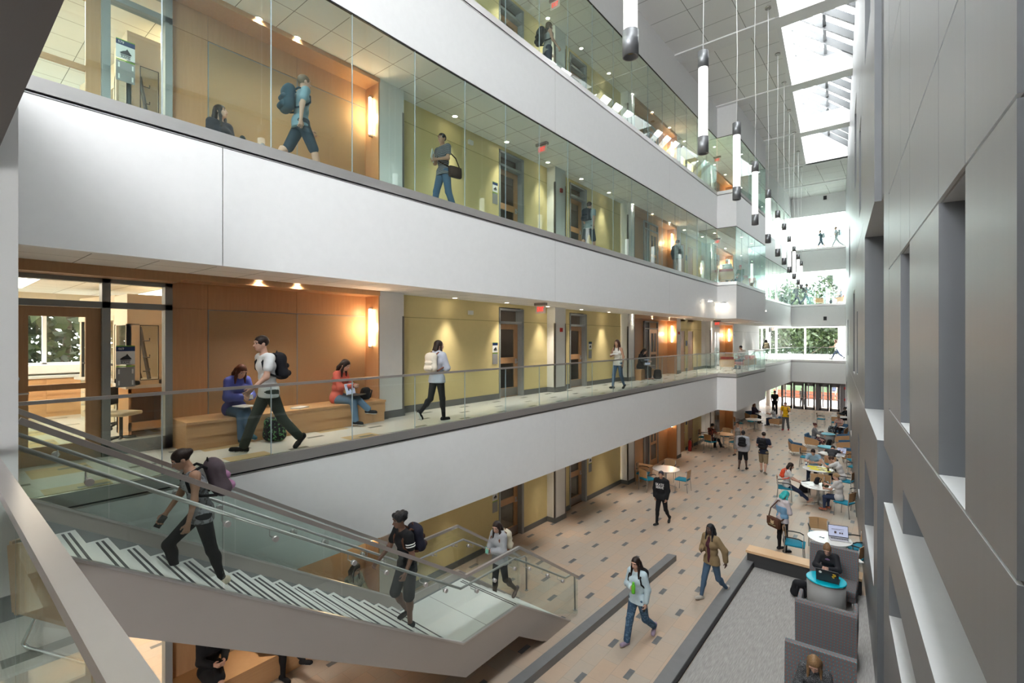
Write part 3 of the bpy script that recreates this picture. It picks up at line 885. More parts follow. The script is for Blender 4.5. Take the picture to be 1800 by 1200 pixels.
sb(m, 'stair_soffit', 'stringer')
m = MB(); m.ext([(0.63, 4.2), (5.5, 1.08), (7.0, 1.08), (8.5, 0.12), (8.5, 0.0), (6.9, 0.75), (5.6, 0.75), (0.63, 3.8)], 0, XS0 + 0.03, XS0 + 0.045)
sb(m, 'stair_skirt', 'frame_grey')
def rail_path(x, side, label, joints):
    """glass balustrade following the stair; cap on the glass, round handrail on brackets inside"""
    r = empty('stair_railing', (x, 6.2, 0), 0, label, 'railing')
    def top(y):
        if y < 5.59: return 2.14 + (5.59 - y) * 0.627
        if y < 6.99: return 2.14
        return 2.14 - (y - 6.99) * 0.649
    def base(y):
        if y < 5.52: return 1.09 + (5.52 - y) * 0.643
        if y < 6.98: return 1.09
        return max(0.02, 1.09 - (y - 6.98) * 0.62)
    for a, b in zip(joints, joints[1:]):
        a += 0.006; b -= 0.006
        m = MB(); q = [(a, base(a)), (b, base(b)), (b, top(b) - 0.02), (a, top(a) - 0.02)]
        m.ext([(u - 6.2, v_) for u, v_ in q], 0, -0.007, 0.007)
        m.build('glass_panel', 'rail_glass', r)
    m = MB(); pts = [0.52, 5.59, 6.99, 9.05]
    for a, b in zip(pts, pts[1:]): m.bar((0, a - 6.2, top(a) if a != 6.99 else 2.14), (0, b - 6.2, top(b)), 0.045, 0.05)
    m.build('rail_cap', 'rail_cap', r)
    h = MB(); s_ = -0.13 * side
    P = [(s_, 0.50, 5.10 if side > 0 else 5.10), (s_, 5.61, 1.89), (s_, 7.02, 1.89), (s_, 8.75, 0.86), (s_, 9.06, 0.84), (s_, 9.13, 0.78), (s_, 9.15, 0.01)]
    h.tube([(p[0], p[1] - 6.2, p[2]) for p in P], 0.021, n=10)
    h.lathe([(0.045, 0.0), (0.045, 0.012)], c=(s_, 9.15 - 6.2, 0.0))
    h.build('handrail', 'rail_tube', r)
    def hz(y): return 5.10 - (y - 0.5) * (3.21 / 5.11) if y < 5.61 else (1.89 if y < 7.02 else 1.89 - (y - 7.02) * 0.595)
    for y in (0.95, 2.05, 2.55, 3.55, 4.05, 4.75, 5.15, 5.85, 6.3, 6.85, 7.3, 7.9, 8.45):
        m = MB(); z = hz(y) - 0.09
        c = Matrix.Translation((0, y - 6.2, z)) @ Matrix.Rotation(PI / 2, 4, 'Y')
        i0 = len(m.v); m.lathe([(0.032, -0.02), (0.032, 0.03)], n=14); m.xf(c, i0)
        m.tube([(0, y - 6.2, z), (s_, y - 6.2, z), (s_, y - 6.2, z + 0.075)], 0.007, n=6)
        m.build('rail_bracket', 'steel', r)
rail_path(XS1, 1, 'glass stair railing with metal cap, the one nearer the viewer', [0.52, 2.02, 3.38, 4.56, 5.59, 6.99, 7.95, 9.05])
rail_path(XS0, -1, 'glass stair railing with metal cap, the one nearer the yellow wall', [0.52, 1.4, 2.75, 4.05, 5.59, 6.99, 8.1, 9.05])
# ---- gallery railings and full-height glass
def joints(y0, y1, s0=1.98, dy=1.37):
    k0 = math.ceil((y0 + 0.3 - s0) / dy); out = [y0]
    while s0 + k0 * dy < y1 - 0.3: out.append(s0 + k0 * dy); k0 += 1
    return out + [y1]
RUNS = [((-7.33, 0), 'y', 0.6, 25.5), ((0, 25.5), 'x', -7.33, -6.42), ((-6.42, 0), 'y', 25.5, 31.95), ((0, 31.95), 'x', -6.42, -7.33), ((-7.33, 0), 'y', 31.95, 46.3), ((0, 46.3), 'x', -7.33, -3.5)]
def glass_run(r, z0, z1, gl, runs):
    for (fx, fy), ax, a, b in runs:
        lo, hi = min(a, b), max(a, b)
        J_ = joints(lo, hi) if ax == 'y' else ([lo, hi] if hi - lo < 1 else [lo, lo + 1.27, lo + 2.54, hi])
        for p, q in zip(J_, J_[1:]):
            m = MB()
            if ax == 'y': m.box(fx - 0.034, fx - 0.02, p + 0.008, q - 0.008, z0, z1)
            else: m.box(p + 0.008, q - 0.008, fy + 0.02, fy + 0.034, z0, z1)
            m.build('glass_panel', gl, r)
        m = MB()
        for q in J_[1:-1]:
            if ax == 'y': m.box(fx - 0.034, fx - 0.02, q - 0.006, q + 0.006, z0, z1)
            else: m.box(q - 0.006, q + 0.006, fy + 0.02, fy + 0.034, z0, z1)
        if m.v: m.build('glass_joint', mat('silicone', (0.38, 0.46, 0.50), 0.3), r)['kind'] = 'stuff'
r = empty('glass_railing', (0, 0, 0), 0, 'low glass railing with slim metal cap along the edge of the middle gallery', 'railing')
glass_run(r, L4, L4 + 1.03, 'rail_glass', RUNS)
m = MB(); strip(m, [(-7.33, 0.55)] + BP[1:], 0.005, 0.05, L4 + 1.02, L4 + 1.06); m.build('rail_cap', 'rail_cap', r)
for z, z1, lab in ((L5, L6 - 1.84, 'full-height green tinted glass screen along the edge of the upper gallery'), (L6, TG - 0.02, 'full-height green tinted glass screen along the edge of the top gallery')):
    r = empty('glass_screen', (0, 0, 0), 0, lab, 'glass screen')
    R2 = [(c, ax, -6 if (ax == 'y' and a == 0.6) else a, b) for c, ax, a, b in RUNS]
    glass_run(r, z, z1, 'green_glass', R2)
    m = MB(); strip(m, BP, 0.01, 0.045, z1 - 0.02, z1 + 0.02); m.build('head_channel', 'black', r)
# railing in front of the camera
r = empty('glass_railing', (-2, 0.27, L4), 0, 'glass railing with wide metal cap close to the viewer at lower left', 'railing')
for a, b in ((-2.25, -0.885), (-0.87, 0.5), (0.515, 1.9), (1.915, 2.55)): MB().box(a, b, -0.007, 0.007, 0, 1.03).build('glass_panel', 'rail_glass', r)
MB().box(-2.29, 2.55, -0.034, 0.034, 1.02, 1.06).build('rail_cap', 'rail_cap', r)
# ---- recessed downlights
NUM = 'first second third fourth fifth sixth seventh eighth ninth tenth eleventh'.split()
FARN = ['before the bay, wall side', 'at the start of the bay, glass side', 'in the middle of the bay, glass side', 'at the end of the bay, glass side', 'in the middle of the bay, wall side', 'at the end of the bay, wall side', 'first beyond the bay', 'second beyond the bay', 'third beyond the bay', 'over the end bridge', 'at the end corner']
def downlight(x, y, z, where, on=True, e=38, n=None, far=''):
    r = empty('recessed_downlight', (x, y, z), 0, ('%s recessed downlight from the viewer along the wall side of the %s' % (NUM[n], where)) if n is not None else ('recessed downlight %s of the %s' % (far, where)), 'ceiling light', 'downlights in the ' + where)
    m = MB(); m.lathe([(0.085, 0.0), (0.085, -0.008), (0.062, -0.008), (0.062, -0.001)], n=16); m.build('trim_ring', 'soft_white', r)
    m = MB(); m.lathe([(0.06, -0.004), (0.06, -0.003)], n=16); m.build('lamp_disc', 'lamp_on', r)
    l = lamp('downlight_lamp', 'SPOT', (0, 0, -0.02), e, (1, 0.91, 0.79), spot_size=2.7 if y < 5 and z > 5 else 1.1, spot_blend=1.0, shadow_soft_size=0.06)
    l.parent = r
for z, where in ((L5 - 1.82, 'middle gallery'), (L6 - 1.82, 'upper gallery'), (TG, 'top gallery')):
    for i, y in enumerate([3.78, 4.47] + [8.55 + 2.045 * i for i in range(9)]): downlight(-8.78, y, z, where, e=170 if i < 2 else 95, n=i)
    for i, (x, y) in enumerate(((-8.6, 27.2), (-7.8, 26.66), (-6.95, 28.66), (-6.95, 30.9), (-8.6, 29.4), (-8.6, 31.6), (-8.5, 35.0), (-8.5, 38.0), (-8.5, 41.0), (-6.0, 48), (-8.5, 45.5))): downlight(x, y, z, where, e=95, far=FARN[i])
for i, y in enumerate([3.78, 8.55, 12.6, 16.7, 20.8, 25.0, 29.0, 35.0, 40]): downlight(-8.5, y, L4 - 1.82, 'ground floor ceiling', e=40, n=i)
# ---- sconces in the alcoves
def sconce(y, z, where):
    r = empty('wall_sconce', (-9.0, y, z), 0, 'slim vertical glowing wall light in ' + where, 'wall light')
    m = MB(); m.lathe([(0.028, -0.40), (0.028, 0.40)], n=12, c=(0, -0.06, 0)); m.build('light_tube', 'tube_on', r)
    m = MB(); m.lathe([(0.032, -0.44), (0.032, -0.40)], n=12, c=(0, -0.06, 0)); m.lathe([(0.032, 0.40), (0.032, 0.44)], n=12, c=(0, -0.06, 0)); m.box(-0.02, 0.02, -0.04, 0.0, 0.40, 0.44); m.box(-0.02, 0.02, -0.04, 0, -0.44, -0.40)
    m.build('end_cap', 'steel', r)
    l = lamp('sconce_lamp', 'POINT', (0.02, -0.12, 0), 7 if z > 2.5 else 3, (1, 0.66, 0.36), shadow_soft_size=0.1); l.parent = r
for z, lv in ((0, 'ground floor'), (L4, 'middle gallery'), (L5, 'upper gallery'), (L6, 'top gallery')):
    for y, w_ in ((6.27, 'nearest'), (23.82, 'second'), (33.97, 'far')): sconce(y, z + 1.98, 'the %s wood alcove on the %s' % (w_, lv))
# ---- pendants
PY = [(-2.51, 5.32), (-2.85, 9.06), (-3.16, 12.57), (-3.43, 15.68), (-3.72, 18.92), (-4.02, 22.24), (-4.24, 24.9), (-4.55, 28.1), (-4.83, 31.3), (-5.12, 34.6), (-5.40, 37.75)]
ORD = ['nearest', 'second nearest', 'third nearest', 'fourth nearest', 'fifth nearest', 'sixth in line', 'seventh in line', 'eighth in line', 'ninth in line', 'tenth in line', 'farthest']
pend0 = None
for i, (x, y) in enumerate(PY):
    lab = '%s from the viewer of the hanging white tube lamps with grey caps' % ORD[i]
    if i == 0:
        r = pend0 = empty('pendant_lamp', (x, y, 9.3), 0, lab, 'pendant lamp', 'tube pendants under the skylight')
        MB().lathe([(0.082, 0.30), (0.082, 1.58)], n=28).build('light_tube', 'pendant_tube', r)
        for z in (0.0, 1.56):
            pr = [(0.094, z), (0.094, z + 0.30)] if z else [(0.06, 0.07), (0.072, 0.0), (0.094, 0.0), (0.094, 0.30)]
            MB().lathe(pr, n=28).build('end_cap', 'pendant_cap', r)
        MB().lathe([(0.055, 0.06), (0.055, 0.072)], n=20).build('lens', mat('lens_amber', (0.35, 0.27, 0.1), 0.2), r)
        m = MB(); m.tube([(0, 0, 1.86), (0.012, 0.02, 3.6), (-0.012, 0, 5.4), (0.01, -0.01, 7.0), (0, 0, 8.35)], 0.0085, n=5); m.build('cable', 'white', r)
        MB().lathe([(0.10, 8.25), (0.10, 8.29), (0.04, 8.33)], n=16).build('canopy', 'steel_dark', r)
    else: dup(pend0, (x, y, 9.35), label=lab)
# ---- exit signs
def exit_sign(x, y, z, lab, rz=0):
    r = empty('exit_sign', (x, y, z), rz, lab, 'exit sign', 'exit signs')
    MB().box(-0.17, 0.17, -0.012, 0.012, -0.30, -0.07).build('sign_face', 'exit_face', r)
    MB().box(-0.19, 0.19, -0.06, 0.06, -0.07, 0.0).build('canopy', 'steel_dark', r)
    text_obj('lettering', 'EXIT', 0.185, 'exit_red', r, (0, -0.018, -0.185), (PI / 2, 0, 0), 0.003, 0.62)
exit_sign(-8.1, 11.3, L5 - 1.82, 'red EXIT sign hanging above the first stretch of the middle gallery')
exit_sign(-8.05, 11.3, L6 - 1.82, 'red EXIT sign hanging in the upper gallery, seen through green glass')
exit_sign(-8.1, 12.05, TG, 'red EXIT sign in the top gallery at the upper edge of the view')
exit_sign(-8.1, 28.2, L5 - 1.82, 'red EXIT sign in the middle gallery just before the second wood alcove')
exit_sign(-8.1, 28.2, L6 - 1.82, 'red EXIT sign behind the glass bay of the upper gallery')
exit_sign(-8.1, 28.2, TG, 'red EXIT sign behind the glass bay of the top gallery')
exit_sign(-9.0, 47.5, L5 - 1.82, 'small red EXIT sign at the window end of the middle gallery')
# ---- room signs
def room_sign(x, y, z, lab, num=None, w_=0.24, axis=1):
    r = empty('room_sign', (x, y, z), PI / 2, lab, 'sign')          # faces +x
    h = w_
    MB().box(-h / 2, h / 2, -0.004, 0.004, -0.08, 0.20).build('sign_card', 'paper', r)
    m = MB(); m.box(-h / 2, h / 2, -0.007, -0.003, 0.12, 0.19); m.build('number_band', 'sign_blue', r)
    m = MB(); m.box(-h / 2, h / 2, -0.007, -0.003, 0.19, 0.203); m.box(-h / 2, h / 2, -0.007, -0.003, -0.115, -0.10); m.build('green_stripe', 'sign_green', r)
    m = MB(); m.ext([(-0.07, 0.0), (-0.03, 0.035), (0.0, 0.05), (0.02, 0.08), (0.035, 0.055), (0.075, 0.0), (0.05, -0.01), (-0.05, -0.01)], 1, -0.008, -0.003)
    m.ext([(-0.065, -0.02), (0.065, -0.02), (0.055, -0.03), (-0.055, -0.03)], 1, -0.008, -0.003)
    m.build('emblem', 'ink', r)
    if num:
        text_obj('lettering', num, 0.05, 'paper', r, (-0.055, -0.008, 0.155), (PI / 2, 0, 0))
        text_obj('lettering', 'RAMS', 0.045, 'ink', r, (0, -0.008, -0.055), (PI / 2, 0, 0))
    m = MB(); m.box(-h / 2, h / 2, -0.004, 0.004, -0.42, -0.12); m.build('clear_pocket', 'putty', r)
    if num:
        m = MB()
        for u in (-0.09, 0.075):
            for v_ in (-0.22, -0.39): m.box(u, u + 0.02, -0.008, -0.003, v_, v_ + 0.07)
        m.build('tape_strip', 'paper', r)
room_sign(-9.1, 1.99, L4 + 1.43, 'room sign 469 with ram emblem taped inside the sidelight of the middle gallery lab', '469', 0.23)
room_sign(-9.1, 1.99, L5 + 1.43, 'room sign 579 with ram emblem on the sidelight of the upper gallery lab', '579', 0.23)
for z, lv in ((0, 'ground floor'), (L4, 'middle gallery'), (L5, 'upper gallery')):
    room_sign(XW + 0.006, 10.45, z + 1.43, 'small room sign on the yellow wall left of the first door, ' + lv, None, 0.22)
    room_sign(XW + 0.006, 15.85, z + 1.43, 'small room sign on the yellow wall right of the second door, ' + lv, None, 0.22)
    for y in (24.9, 26.12):
        o = MB().box(-0.005, 0.012, -0.09, 0.09, -0.14, 0.14).build('restroom_sign', 'sign_blue', None, (XW + 0.006, y, z + 1.5))
        tag(o, 'small dark blue plate %s, %s' % ('left of the plank door pair' if y < 25 else 'between the two plank doors', lv), 'sign')
def wallbox(name, x, y, z, sx, sy, sz, m, lab, cat):
    o = MB().box(-sx / 2, sx / 2, -sy / 2, sy / 2, -sz / 2, sz / 2).build(name, m, None, (x, y, z)); tag(o, lab, cat); return o
for z, lv in ((L4, 'middle gallery'), (L5, 'upper gallery')):
    wallbox('fire_alarm', XC + 0.025, 13.38, z + 2.03, 0.05, 0.11, 0.13, 'red', 'red fire alarm box on the white column between the two doors, ' + lv, 'fire alarm')
    wallbox('fire_alarm', XC + 0.025, 24.1, z + 2.03, 0.05, 0.11, 0.13, 'red', 'red fire alarm box on the white column after the second alcove, ' + lv, 'fire alarm')
    wallbox('fire_alarm', XW + 0.025, 35.3, z + 2.0, 0.05, 0.11, 0.13, 'red', 'small red fire alarm on the white wall beyond the far alcove, ' + lv, 'fire alarm')
    wallbox('wall_strobe', XW + 0.03, 9.42, z + 2.44, 0.06, 0.16, 0.11, 'soft_white', 'small white box high on the yellow wall, ' + lv, 'wall device')
for y, (z) in ((47.35, 1.97), (47.35, 1.05)):
    o = MB().box(-0.09, 0.09, -0.04, 0.0, -0.1, 0.1).build('fire_alarm', 'red', None, (-3.68, y, z)); tag(o, 'red alarm box on the grey panel right of the entrance doors, %s one' % ('upper' if z > 1.5 else 'lower'), 'fire alarm')
wallbox('ceiling_monitor', -8.6, 44.6, 6.72, 0.06, 0.75, 0.4, 'black_shiny', 'dark hanging display under the ceiling at the window end of the middle gallery', 'display')
for z, lv in ((5.97 + 1.15, 'middle'), (5.97 + 10.9, 'top')):
    wallbox('wall_speaker', -4.95, 46.27, z + 0.5, 0.22, 0.05, 0.3, 'black', 'small black box on the white end fascia, %s one' % lv, 'speaker')
o = MB().box(-0.22, 0.22, -0.03, 0.03, -0.2, 0.2).build('hanging_sign', 'soft_white', None, (-4.87, 48.0, 15.7)); tag(o, 'blank pale hanging sign near the ceiling of the top end bridge', 'sign')
# spotlights on arms fixed to the white fascia
for x, y, z, lab in ((-7.33, 22.9, 7.76, 'first'), (-7.33, 25.0, 7.76, 'second'), (-7.33, 34.2, 7.8, 'third')):
    r = empty('arm_spotlight', (x, y, z), 0, '%s small white disc spotlight on an arm fixed to the upper gallery fascia' % lab, 'spotlight')
    m = MB(); m.lathe([(0.04, -0.05), (0.16, 0.0), (0.05, 0.06)], n=18, c=(0.34, 0.35, 0.0)); m.build('lamp_head', 'white', r)
    m = MB(); m.lathe([(0.10, -0.03), (0.10, -0.025)], n=18, c=(0.34, 0.35, -0.02)); m.build('lamp_lens', 'lamp_on', r)
    m = MB(); m.tube([(0.0, 0, 0.02), (0.34, 0.35, 0.04)], 0.012); m.tube([(0, 0, -0.02), (0.0, 0.0, -0.16)], 0.02); m.build('arm', 'white', r)
    l = lamp('spot_lamp', 'SPOT', (0.2, 0.1, -0.1), 12, (1, 0.8, 0.6), rot=(0, -0.5, 0), spot_size=1.0, spot_blend=0.6); l.parent = r
# fire extinguisher on the ground floor
r = empty('fire_extinguisher', (-8.85, 25.95, 0.0), 0, 'red fire extinguisher standing against the wall between the plank doors', 'fire extinguisher')
MB().lathe([(0.085, 0.01), (0.09, 0.03), (0.09, 0.48), (0.05, 0.58), (0.03, 0.6)], n=16).build('cylinder', 'red', r)
m = MB(); m.tube([(0, 0, 0.58), (0, 0, 0.66)], 0.02); m.tube([(0, 0, 0.66), (0.1, 0, 0.7)], 0.012); m.tube([(0, 0.0, 0.64), (0.12, 0.05, 0.55), (0.13, 0.05, 0.2)], 0.014); m.build('valve_and_hose', 'black', r)
# ceiling troffers in the labs
for z, lv in ((L4, 'middle gallery'), (L5, 'upper gallery'), (0, 'ground floor')):
    for i, y in enumerate((1.1, 3.6)):
        r = empty('ceiling_troffer', (-12.2, y, z + 2.795), 0, 'long glowing ceiling light panel in the %s lab, %s one' % (lv, 'first' if i == 0 else 'second'), 'ceiling light')
        m = MB()
        for q in range(5): m.box(-1.95 + q * 0.78, -1.95 + q * 0.78 + 0.74, -0.28, 0.28, -0.012, -0.006)
        m.build('light_panel', 'troffer_on', r)
        MB().box(-2.0, 2.0, -0.32, 0.32, -0.006, 0.0).build('light_frame', 'soft_white', r)
        l = lamp('troffer_lamp', 'AREA', (0, 0, -0.03), 32, (1, 0.87, 0.68), shape='RECTANGLE', size=3.8, size_y=0.55); l.parent = r
# dim lamps inside the rooms behind the single doors
for z in (0, L4, L5, L6):
    for y in (11.2, 15.0): lamp('room_lamp', 'POINT', (-10.4, y, z + 2.3), 5, (1, 0.85, 0.65), shadow_soft_size=0.2)
# ---- lab furniture seen through the glazed front
def fume_hood(x, y, z, rz, lab):
    r = empty('fume_hood', (x, y, z), rz, lab, 'fume hood')
    m = MB(); m.box(-0.85, 0.85, -0.4, 0.4, 2.15, 2.6); m.box(-0.85, -0.75, -0.4, 0.4, 0.92, 2.15); m.box(0.75, 0.85, -0.4, 0.4, 0.92, 2.15); m.box(-0.85, 0.85, 0.34, 0.4, 0.92, 2.15); m.box(-0.85, 0.85, -0.42, 0.4, 2.1, 2.2)
    m.build('hood_body', 'cream', r)
    m = MB(); m.ext([(-0.75, 0.95), (-0.75, 1.9), (0.75, 1.9), (0.75, 0.95)], 1, -0.38, -0.37); m.build('sash', 'clear_glass', r)
    m = MB()
    for q in (-0.76, 0.76): m.box(q - 0.015, q + 0.015, -0.40, -0.36, 0.92, 2.1)
    m.box(-0.76, 0.76, -0.40, -0.36, 1.2, 1.24); m.build('sash_frame', 'black', r)
    MB().box(-0.9, 0.9, -0.48, 0.42, 0.87, 0.92).build('counter', 'lab_counter', r)
    q = MB().box(-0.85, 0.85, -0.38, 0.4, 0.0, 0.87).build('base_cabinet', 'soft_white', r)
    for a in (-0.8, -0.25, 0.3):
        for b in (0.08, 0.35, 0.61):
            d = MB().box(a, a + 0.5, -0.40, -0.38, b, b + 0.23).build('drawer', 'cream', q)
            MB().box(a + 0.18, a + 0.32, -0.425, -0.40, b + 0.11, b + 0.13).build('drawer_handle', 'steel', d)
for z, lv in ((L4, 'middle gallery'), (L5, 'upper gallery')):
    fume_hood(-13.0, 2.75, z, 0.15, 'cream fume hood with glass sash at the back of the %s lab' % lv)
    r = empty('lab_counter', (-10.95, 3.2, z), PI / 2, 'glazed cream cabinet on a wooden lab counter behind the sidelight, ' + lv, 'lab counter')
    MB().box(-0.9, 0.9, -0.45, 0.45, 0.86, 0.92).build('counter_top', 'lab_counter', r)
    m = MB(); m.box(-0.85, 0.85, -0.40, -0.37, 0.12, 0.26); m.box(-0.85, 0.85, -0.40, -0.37, 0.78, 0.86)
    for q in (-0.85, -0.3, 0.28, 0.82): m.box(q, q + 0.04, -0.4, 0.4, 0, 0.86)
    m.box(0.82, 0.86, -0.4, 0.4, 0.78, 0.86); m.box(-.85, .85, 0.3, 0.4, 0, 0.86)
    m.build('counter_base', 'wood', r)
    m = MB(); m.box(-0.88, 0.88, -0.45, 0.42, 1.98, 2.52); m.box(-0.88, 0.88, 0.36, 0.42, 0.92, 2.0); m.box(-0.88, 0.88, -0.45, 0.42, 0.92, 1.0)
    for q in ((-0.88, -0.70), (-0.42, 0.0), (0.5, 0.88)): m.box(q[0], q[1], -0.45, -0.38, 0.92, 2.0)
    for q in ((-0.45, -0.36), (0.28, 0.42)): m.box(-0.88, -0.82, q[0], q[1], 0.92, 2.0)
    m.build('cabinet_body', 'cream', r)
    m = MB(); m.box(-0.70, -0.42, -0.43, -0.42, 1.0, 1.98); m.box(0.0, 0.5, -0.43, -0.42, 1.0, 1.98); m.box(-0.86, -0.85, -0.36, 0.28, 1.0, 1.98); m.build('cabinet_glass', 'clear_glass', r)
    m = MB(); m.bar((-0.5, -0.2, 1.0), (-0.62, -0.1, 1.95), 0.06, 0.04); m.bar((-0.55, 0.1, 1.0), (-0.75, 0.1, 1.9), 0.05, 0.03)
    for q in (1.15, 1.4, 1.7): m.tube([(-0.62, -0.3, q), (-0.52, -0.3, q), (-0.52, -0.3, q + 0.05)], 0.01)
    for q0, q1 in ((-0.70, -0.42), (0.0, 0.5)):
        m.box(q0, q0 + 0.012, -0.455, -0.45, 1.0, 1.98); m.box(q1 - 0.012, q1, -0.455, -0.45, 1.0, 1.98); m.box(q0, q1, -0.455, -0.45, 1.97, 1.98); m.box(q0, q1, -0.455, -0.45, 1.0, 1.012)
    m.build('lab_stand', 'black', r)
    m = empty('base_cabinet', (-15.1, 1.8, z), 0, 'wooden drawer cabinets with grey counter under the %s lab window' % lv, 'cabinet')
    MB().box(-0.3, 0.3, -1.5, 1.5, 0, 0.86).build('cabinet_body', 'wood_h', m)
    MB().box(-0.32, 0.35, -1.55, 1.55, 0.86, 0.91).build('counter_top', 'lab_counter', m)
    MB().box(-0.32, 0.0, -1.55, 1.55, 0.95, 1.14).build('heater_cover', 'soft_white', m)
    for q in range(4):
        for zz in (0.1, 0.5):
            d = MB().box(0.3, 0.32, -1.45 + q * 0.74, -0.77 + q * 0.74, zz, zz + 0.34).build('drawer', 'wood_h', m)
            MB().box(0.32, 0.345, -1.2 + q * 0.74, -1.05 + q * 0.74, zz + 0.2, zz + 0.22).build('drawer_handle', 'steel', d)
def office_chair(x, y, z, rz, lab):
    r = empty('lab_stool', (x, y, z), rz, lab, 'stool')
    m = MB(); m.rbox((0, 0, 0.5), (0.42, 0.42, 0.07), 0.03); m.build('seat', 'cream', r)
    m = MB(); m.tube([(0, 0, 0.08), (0, 0, 0.47)], 0.025)
    for q in range(5):
        a = q * 2 * PI / 5; m.tube([(0, 0, 0.11), (0.28 * math.cos(a), 0.28 * math.sin(a), 0.07)], 0.022); 
    m.build('pedestal', 'black', r)
    for q in range(5):
        a = q * 2 * PI / 5; m = MB(); i0 = 0; m.lathe([(0.03, -0.015), (0.03, 0.015)], n=10); m.xf(Matrix.Translation((0.28 * math.cos(a), 0.28 * math.sin(a), 0.031)) @ Matrix.Rotation(PI / 2, 4, 'Y')); m.build('caster', 'black', r)
    m = MB(); m.rbox((0, 0.22, 0.78), (0.36, 0.05, 0.3), 0.025); m.tube([(0, 0.1, 0.46), (0, 0.24, 0.5), (0, 0.24, 0.7)], 0.015); m.build('backrest', 'black', r)
office_chair(-11.9, 2.5, L4, 0.6, 'black five-star stool on casters behind the wooden lab door')
office_chair(-10.1, 2.15, L4, 2.2, 'black five-star stool on casters in front of the lab counter')
# ---- trees beyond the windows
def tree(x, y, z, h, wd, seed, lab, grp=None, n=5200, leaf=0.23):
    rnd = np.random.RandomState(seed)
    r = empty('tree', (x, y, z), 0, lab, 'tree', grp)
    m = MB(); m.tube([(0, 0, 0), (0.1, 0, h * 0.3), (0, 0.15, h * 0.6), (0.1, 0, h * 0.85)], 0.22, n=8, r2=0.06)
    for k_ in range(9):
        a = k_ * 2.4; z0 = h * (0.25 + 0.06 * k_); m.tube([(0, 0, z0), (math.cos(a) * wd * 0.3, math.sin(a) * wd * 0.3, z0 + h * 0.08), (math.cos(a) * wd * 0.48, math.sin(a) * wd * 0.48, z0 + h * 0.17)], 0.09, n=5, r2=0.02)
    m.build('trunk', 'bark', r)
    cl = 46
    cc = rnd.normal(size=(cl, 3)); cc /= np.linalg.norm(cc, axis=1)[:, None]
    cc *= rnd.uniform(0.35, 1.0, (cl, 1)) ** 0.5
    cc = cc * [wd * 0.46, wd * 0.46, h * 0.36] + [0, 0, h * 0.60]
    which = rnd.randint(0, cl, n)
    d = rnd.normal(size=(n, 3)); d /= np.linalg.norm(d, axis=1)[:, None]
    P = cc[which] + d * (wd * 0.17) * rnd.uniform(0.5, 1.05, (n, 1))
    u = rnd.normal(size=(n, 3)); u /= np.linalg.norm(u, axis=1)[:, None]
    v_ = np.cross(u, d + rnd.normal(size=(n, 3)) * 0.3); v_ /= np.linalg.norm(v_, axis=1)[:, None]
    s_ = leaf * rnd.uniform(0.6, 1.3, (n, 1))
    V = np.stack([P - u * s_, P + v_ * s_ * 0.5, P + u * s_, P - v_ * s_ * 0.5], 1).reshape(-1, 3)
    me = bpy.data.meshes.new('foliage'); me.from_pydata(V.tolist(), [], [(4 * i, 4 * i + 1, 4 * i + 2, 4 * i + 3) for i in range(n)])
    me.materials.append(MATS['leaf_a']); me.materials.append(MATS['leaf_b'])
    me.polygons.foreach_set('material_index', (rnd.rand(n) > 0.6).astype(int).tolist())
    o = bpy.data.objects.new('foliage', me); C.objects.link(o); o.parent = r
tree(-4.8, 66, 0, 15.0, 8.5, 1, 'tall leafy tree outside the end windows, right of the mullion', n=9000)
tree(-11.0, 64, 0, 12.4, 8.5, 2, 'broad leafy tree outside the end windows, left of the mullion', n=9000)
tree(-8.2, 72, 0, 11.8, 9, 3, 'leafy tree between and behind the two at the end windows', n=8000)
tree(-16.5, 62, 0, 13.5, 8, 4, 'leafy tree outside the far left corner windows', n=8000)
tree(-1.5, 75, 0, 13, 9, 5, 'leafy tree far right behind the end windows', n=7000)
tree(-22, -1.6, 0, 12, 9, 6, 'leafy tree outside the lab window', n=6000)
tree(-24, 3.4, 0, 11, 8, 8, 'leafy tree outside the lab window, further right', n=6000)
for i, (x, y) in enumerate(((-14, 84), (-8, 88), (-3, 86), (3, 84), (-20, 80), (-26, 74))): tree(x, y, 0, 10 + i % 3, 9, 20 + i, 'background tree in the far row outside the end windows, number %s from the left' % ('two', 'three', 'four', 'five', 'one', 'zero')[i].replace('zero', 'six'), n=5000, leaf=0.2)
for i, x in enumerate((-9.2, -6.5, -3.8)):
    o = MB().box(-1.3, 1.3, -0.02, 0.02, 0.0, 0.75).build('orange_barrier_fence', mat('orange', (0.20, 0.045, 0.015), 0.6), None, (x, 56.0, 0)); tag(o, 'orange barrier mesh outside the entrance doors, %s stretch' % ('left', 'middle', 'right')[i], 'barrier')
# ================================================================= furniture
mfab, nt, b = nodes('booth_fabric')
v, s_ = xyz(nt)
def dots(nt, s, per, off, rad):
    a = math_node(nt, 'SUBTRACT', math_node(nt, 'MODULO', math_node(nt, 'ADD', math_node(nt, 'ADD', s[0], s[1]), 10 + off), per), per / 2)
    c = math_node(nt, 'SUBTRACT', math_node(nt, 'MODULO', math_node(nt, 'ADD', math_node(nt, 'ADD', s[2], math_node(nt, 'MULTIPLY', s[1], 0.7)), 10 + off * 1.7), per), per / 2)
    return math_node(nt, 'LESS_THAN', math_node(nt, 'MAXIMUM', math_node(nt, 'ABSOLUTE', a), math_node(nt, 'ABSOLUTE', c)), rad)
c_ = mixc(nt, noise(nt, v, 180, 2), (0.11, 0.10, 0.11), (0.20, 0.185, 0.195))
c_ = mixc(nt, dots(nt, s_, 0.05, 0, 0.006), c_, (0.45, 0.12, 0.05))
c_ = mixc(nt, dots(nt, s_, 0.05, 0.025, 0.006), c_, (0.05, 0.33, 0.36))
nt.links.new(c_, b.inputs['Base Color']); b.inputs['Roughness'].default_value = 0.9
MATS['booth'] = mfab
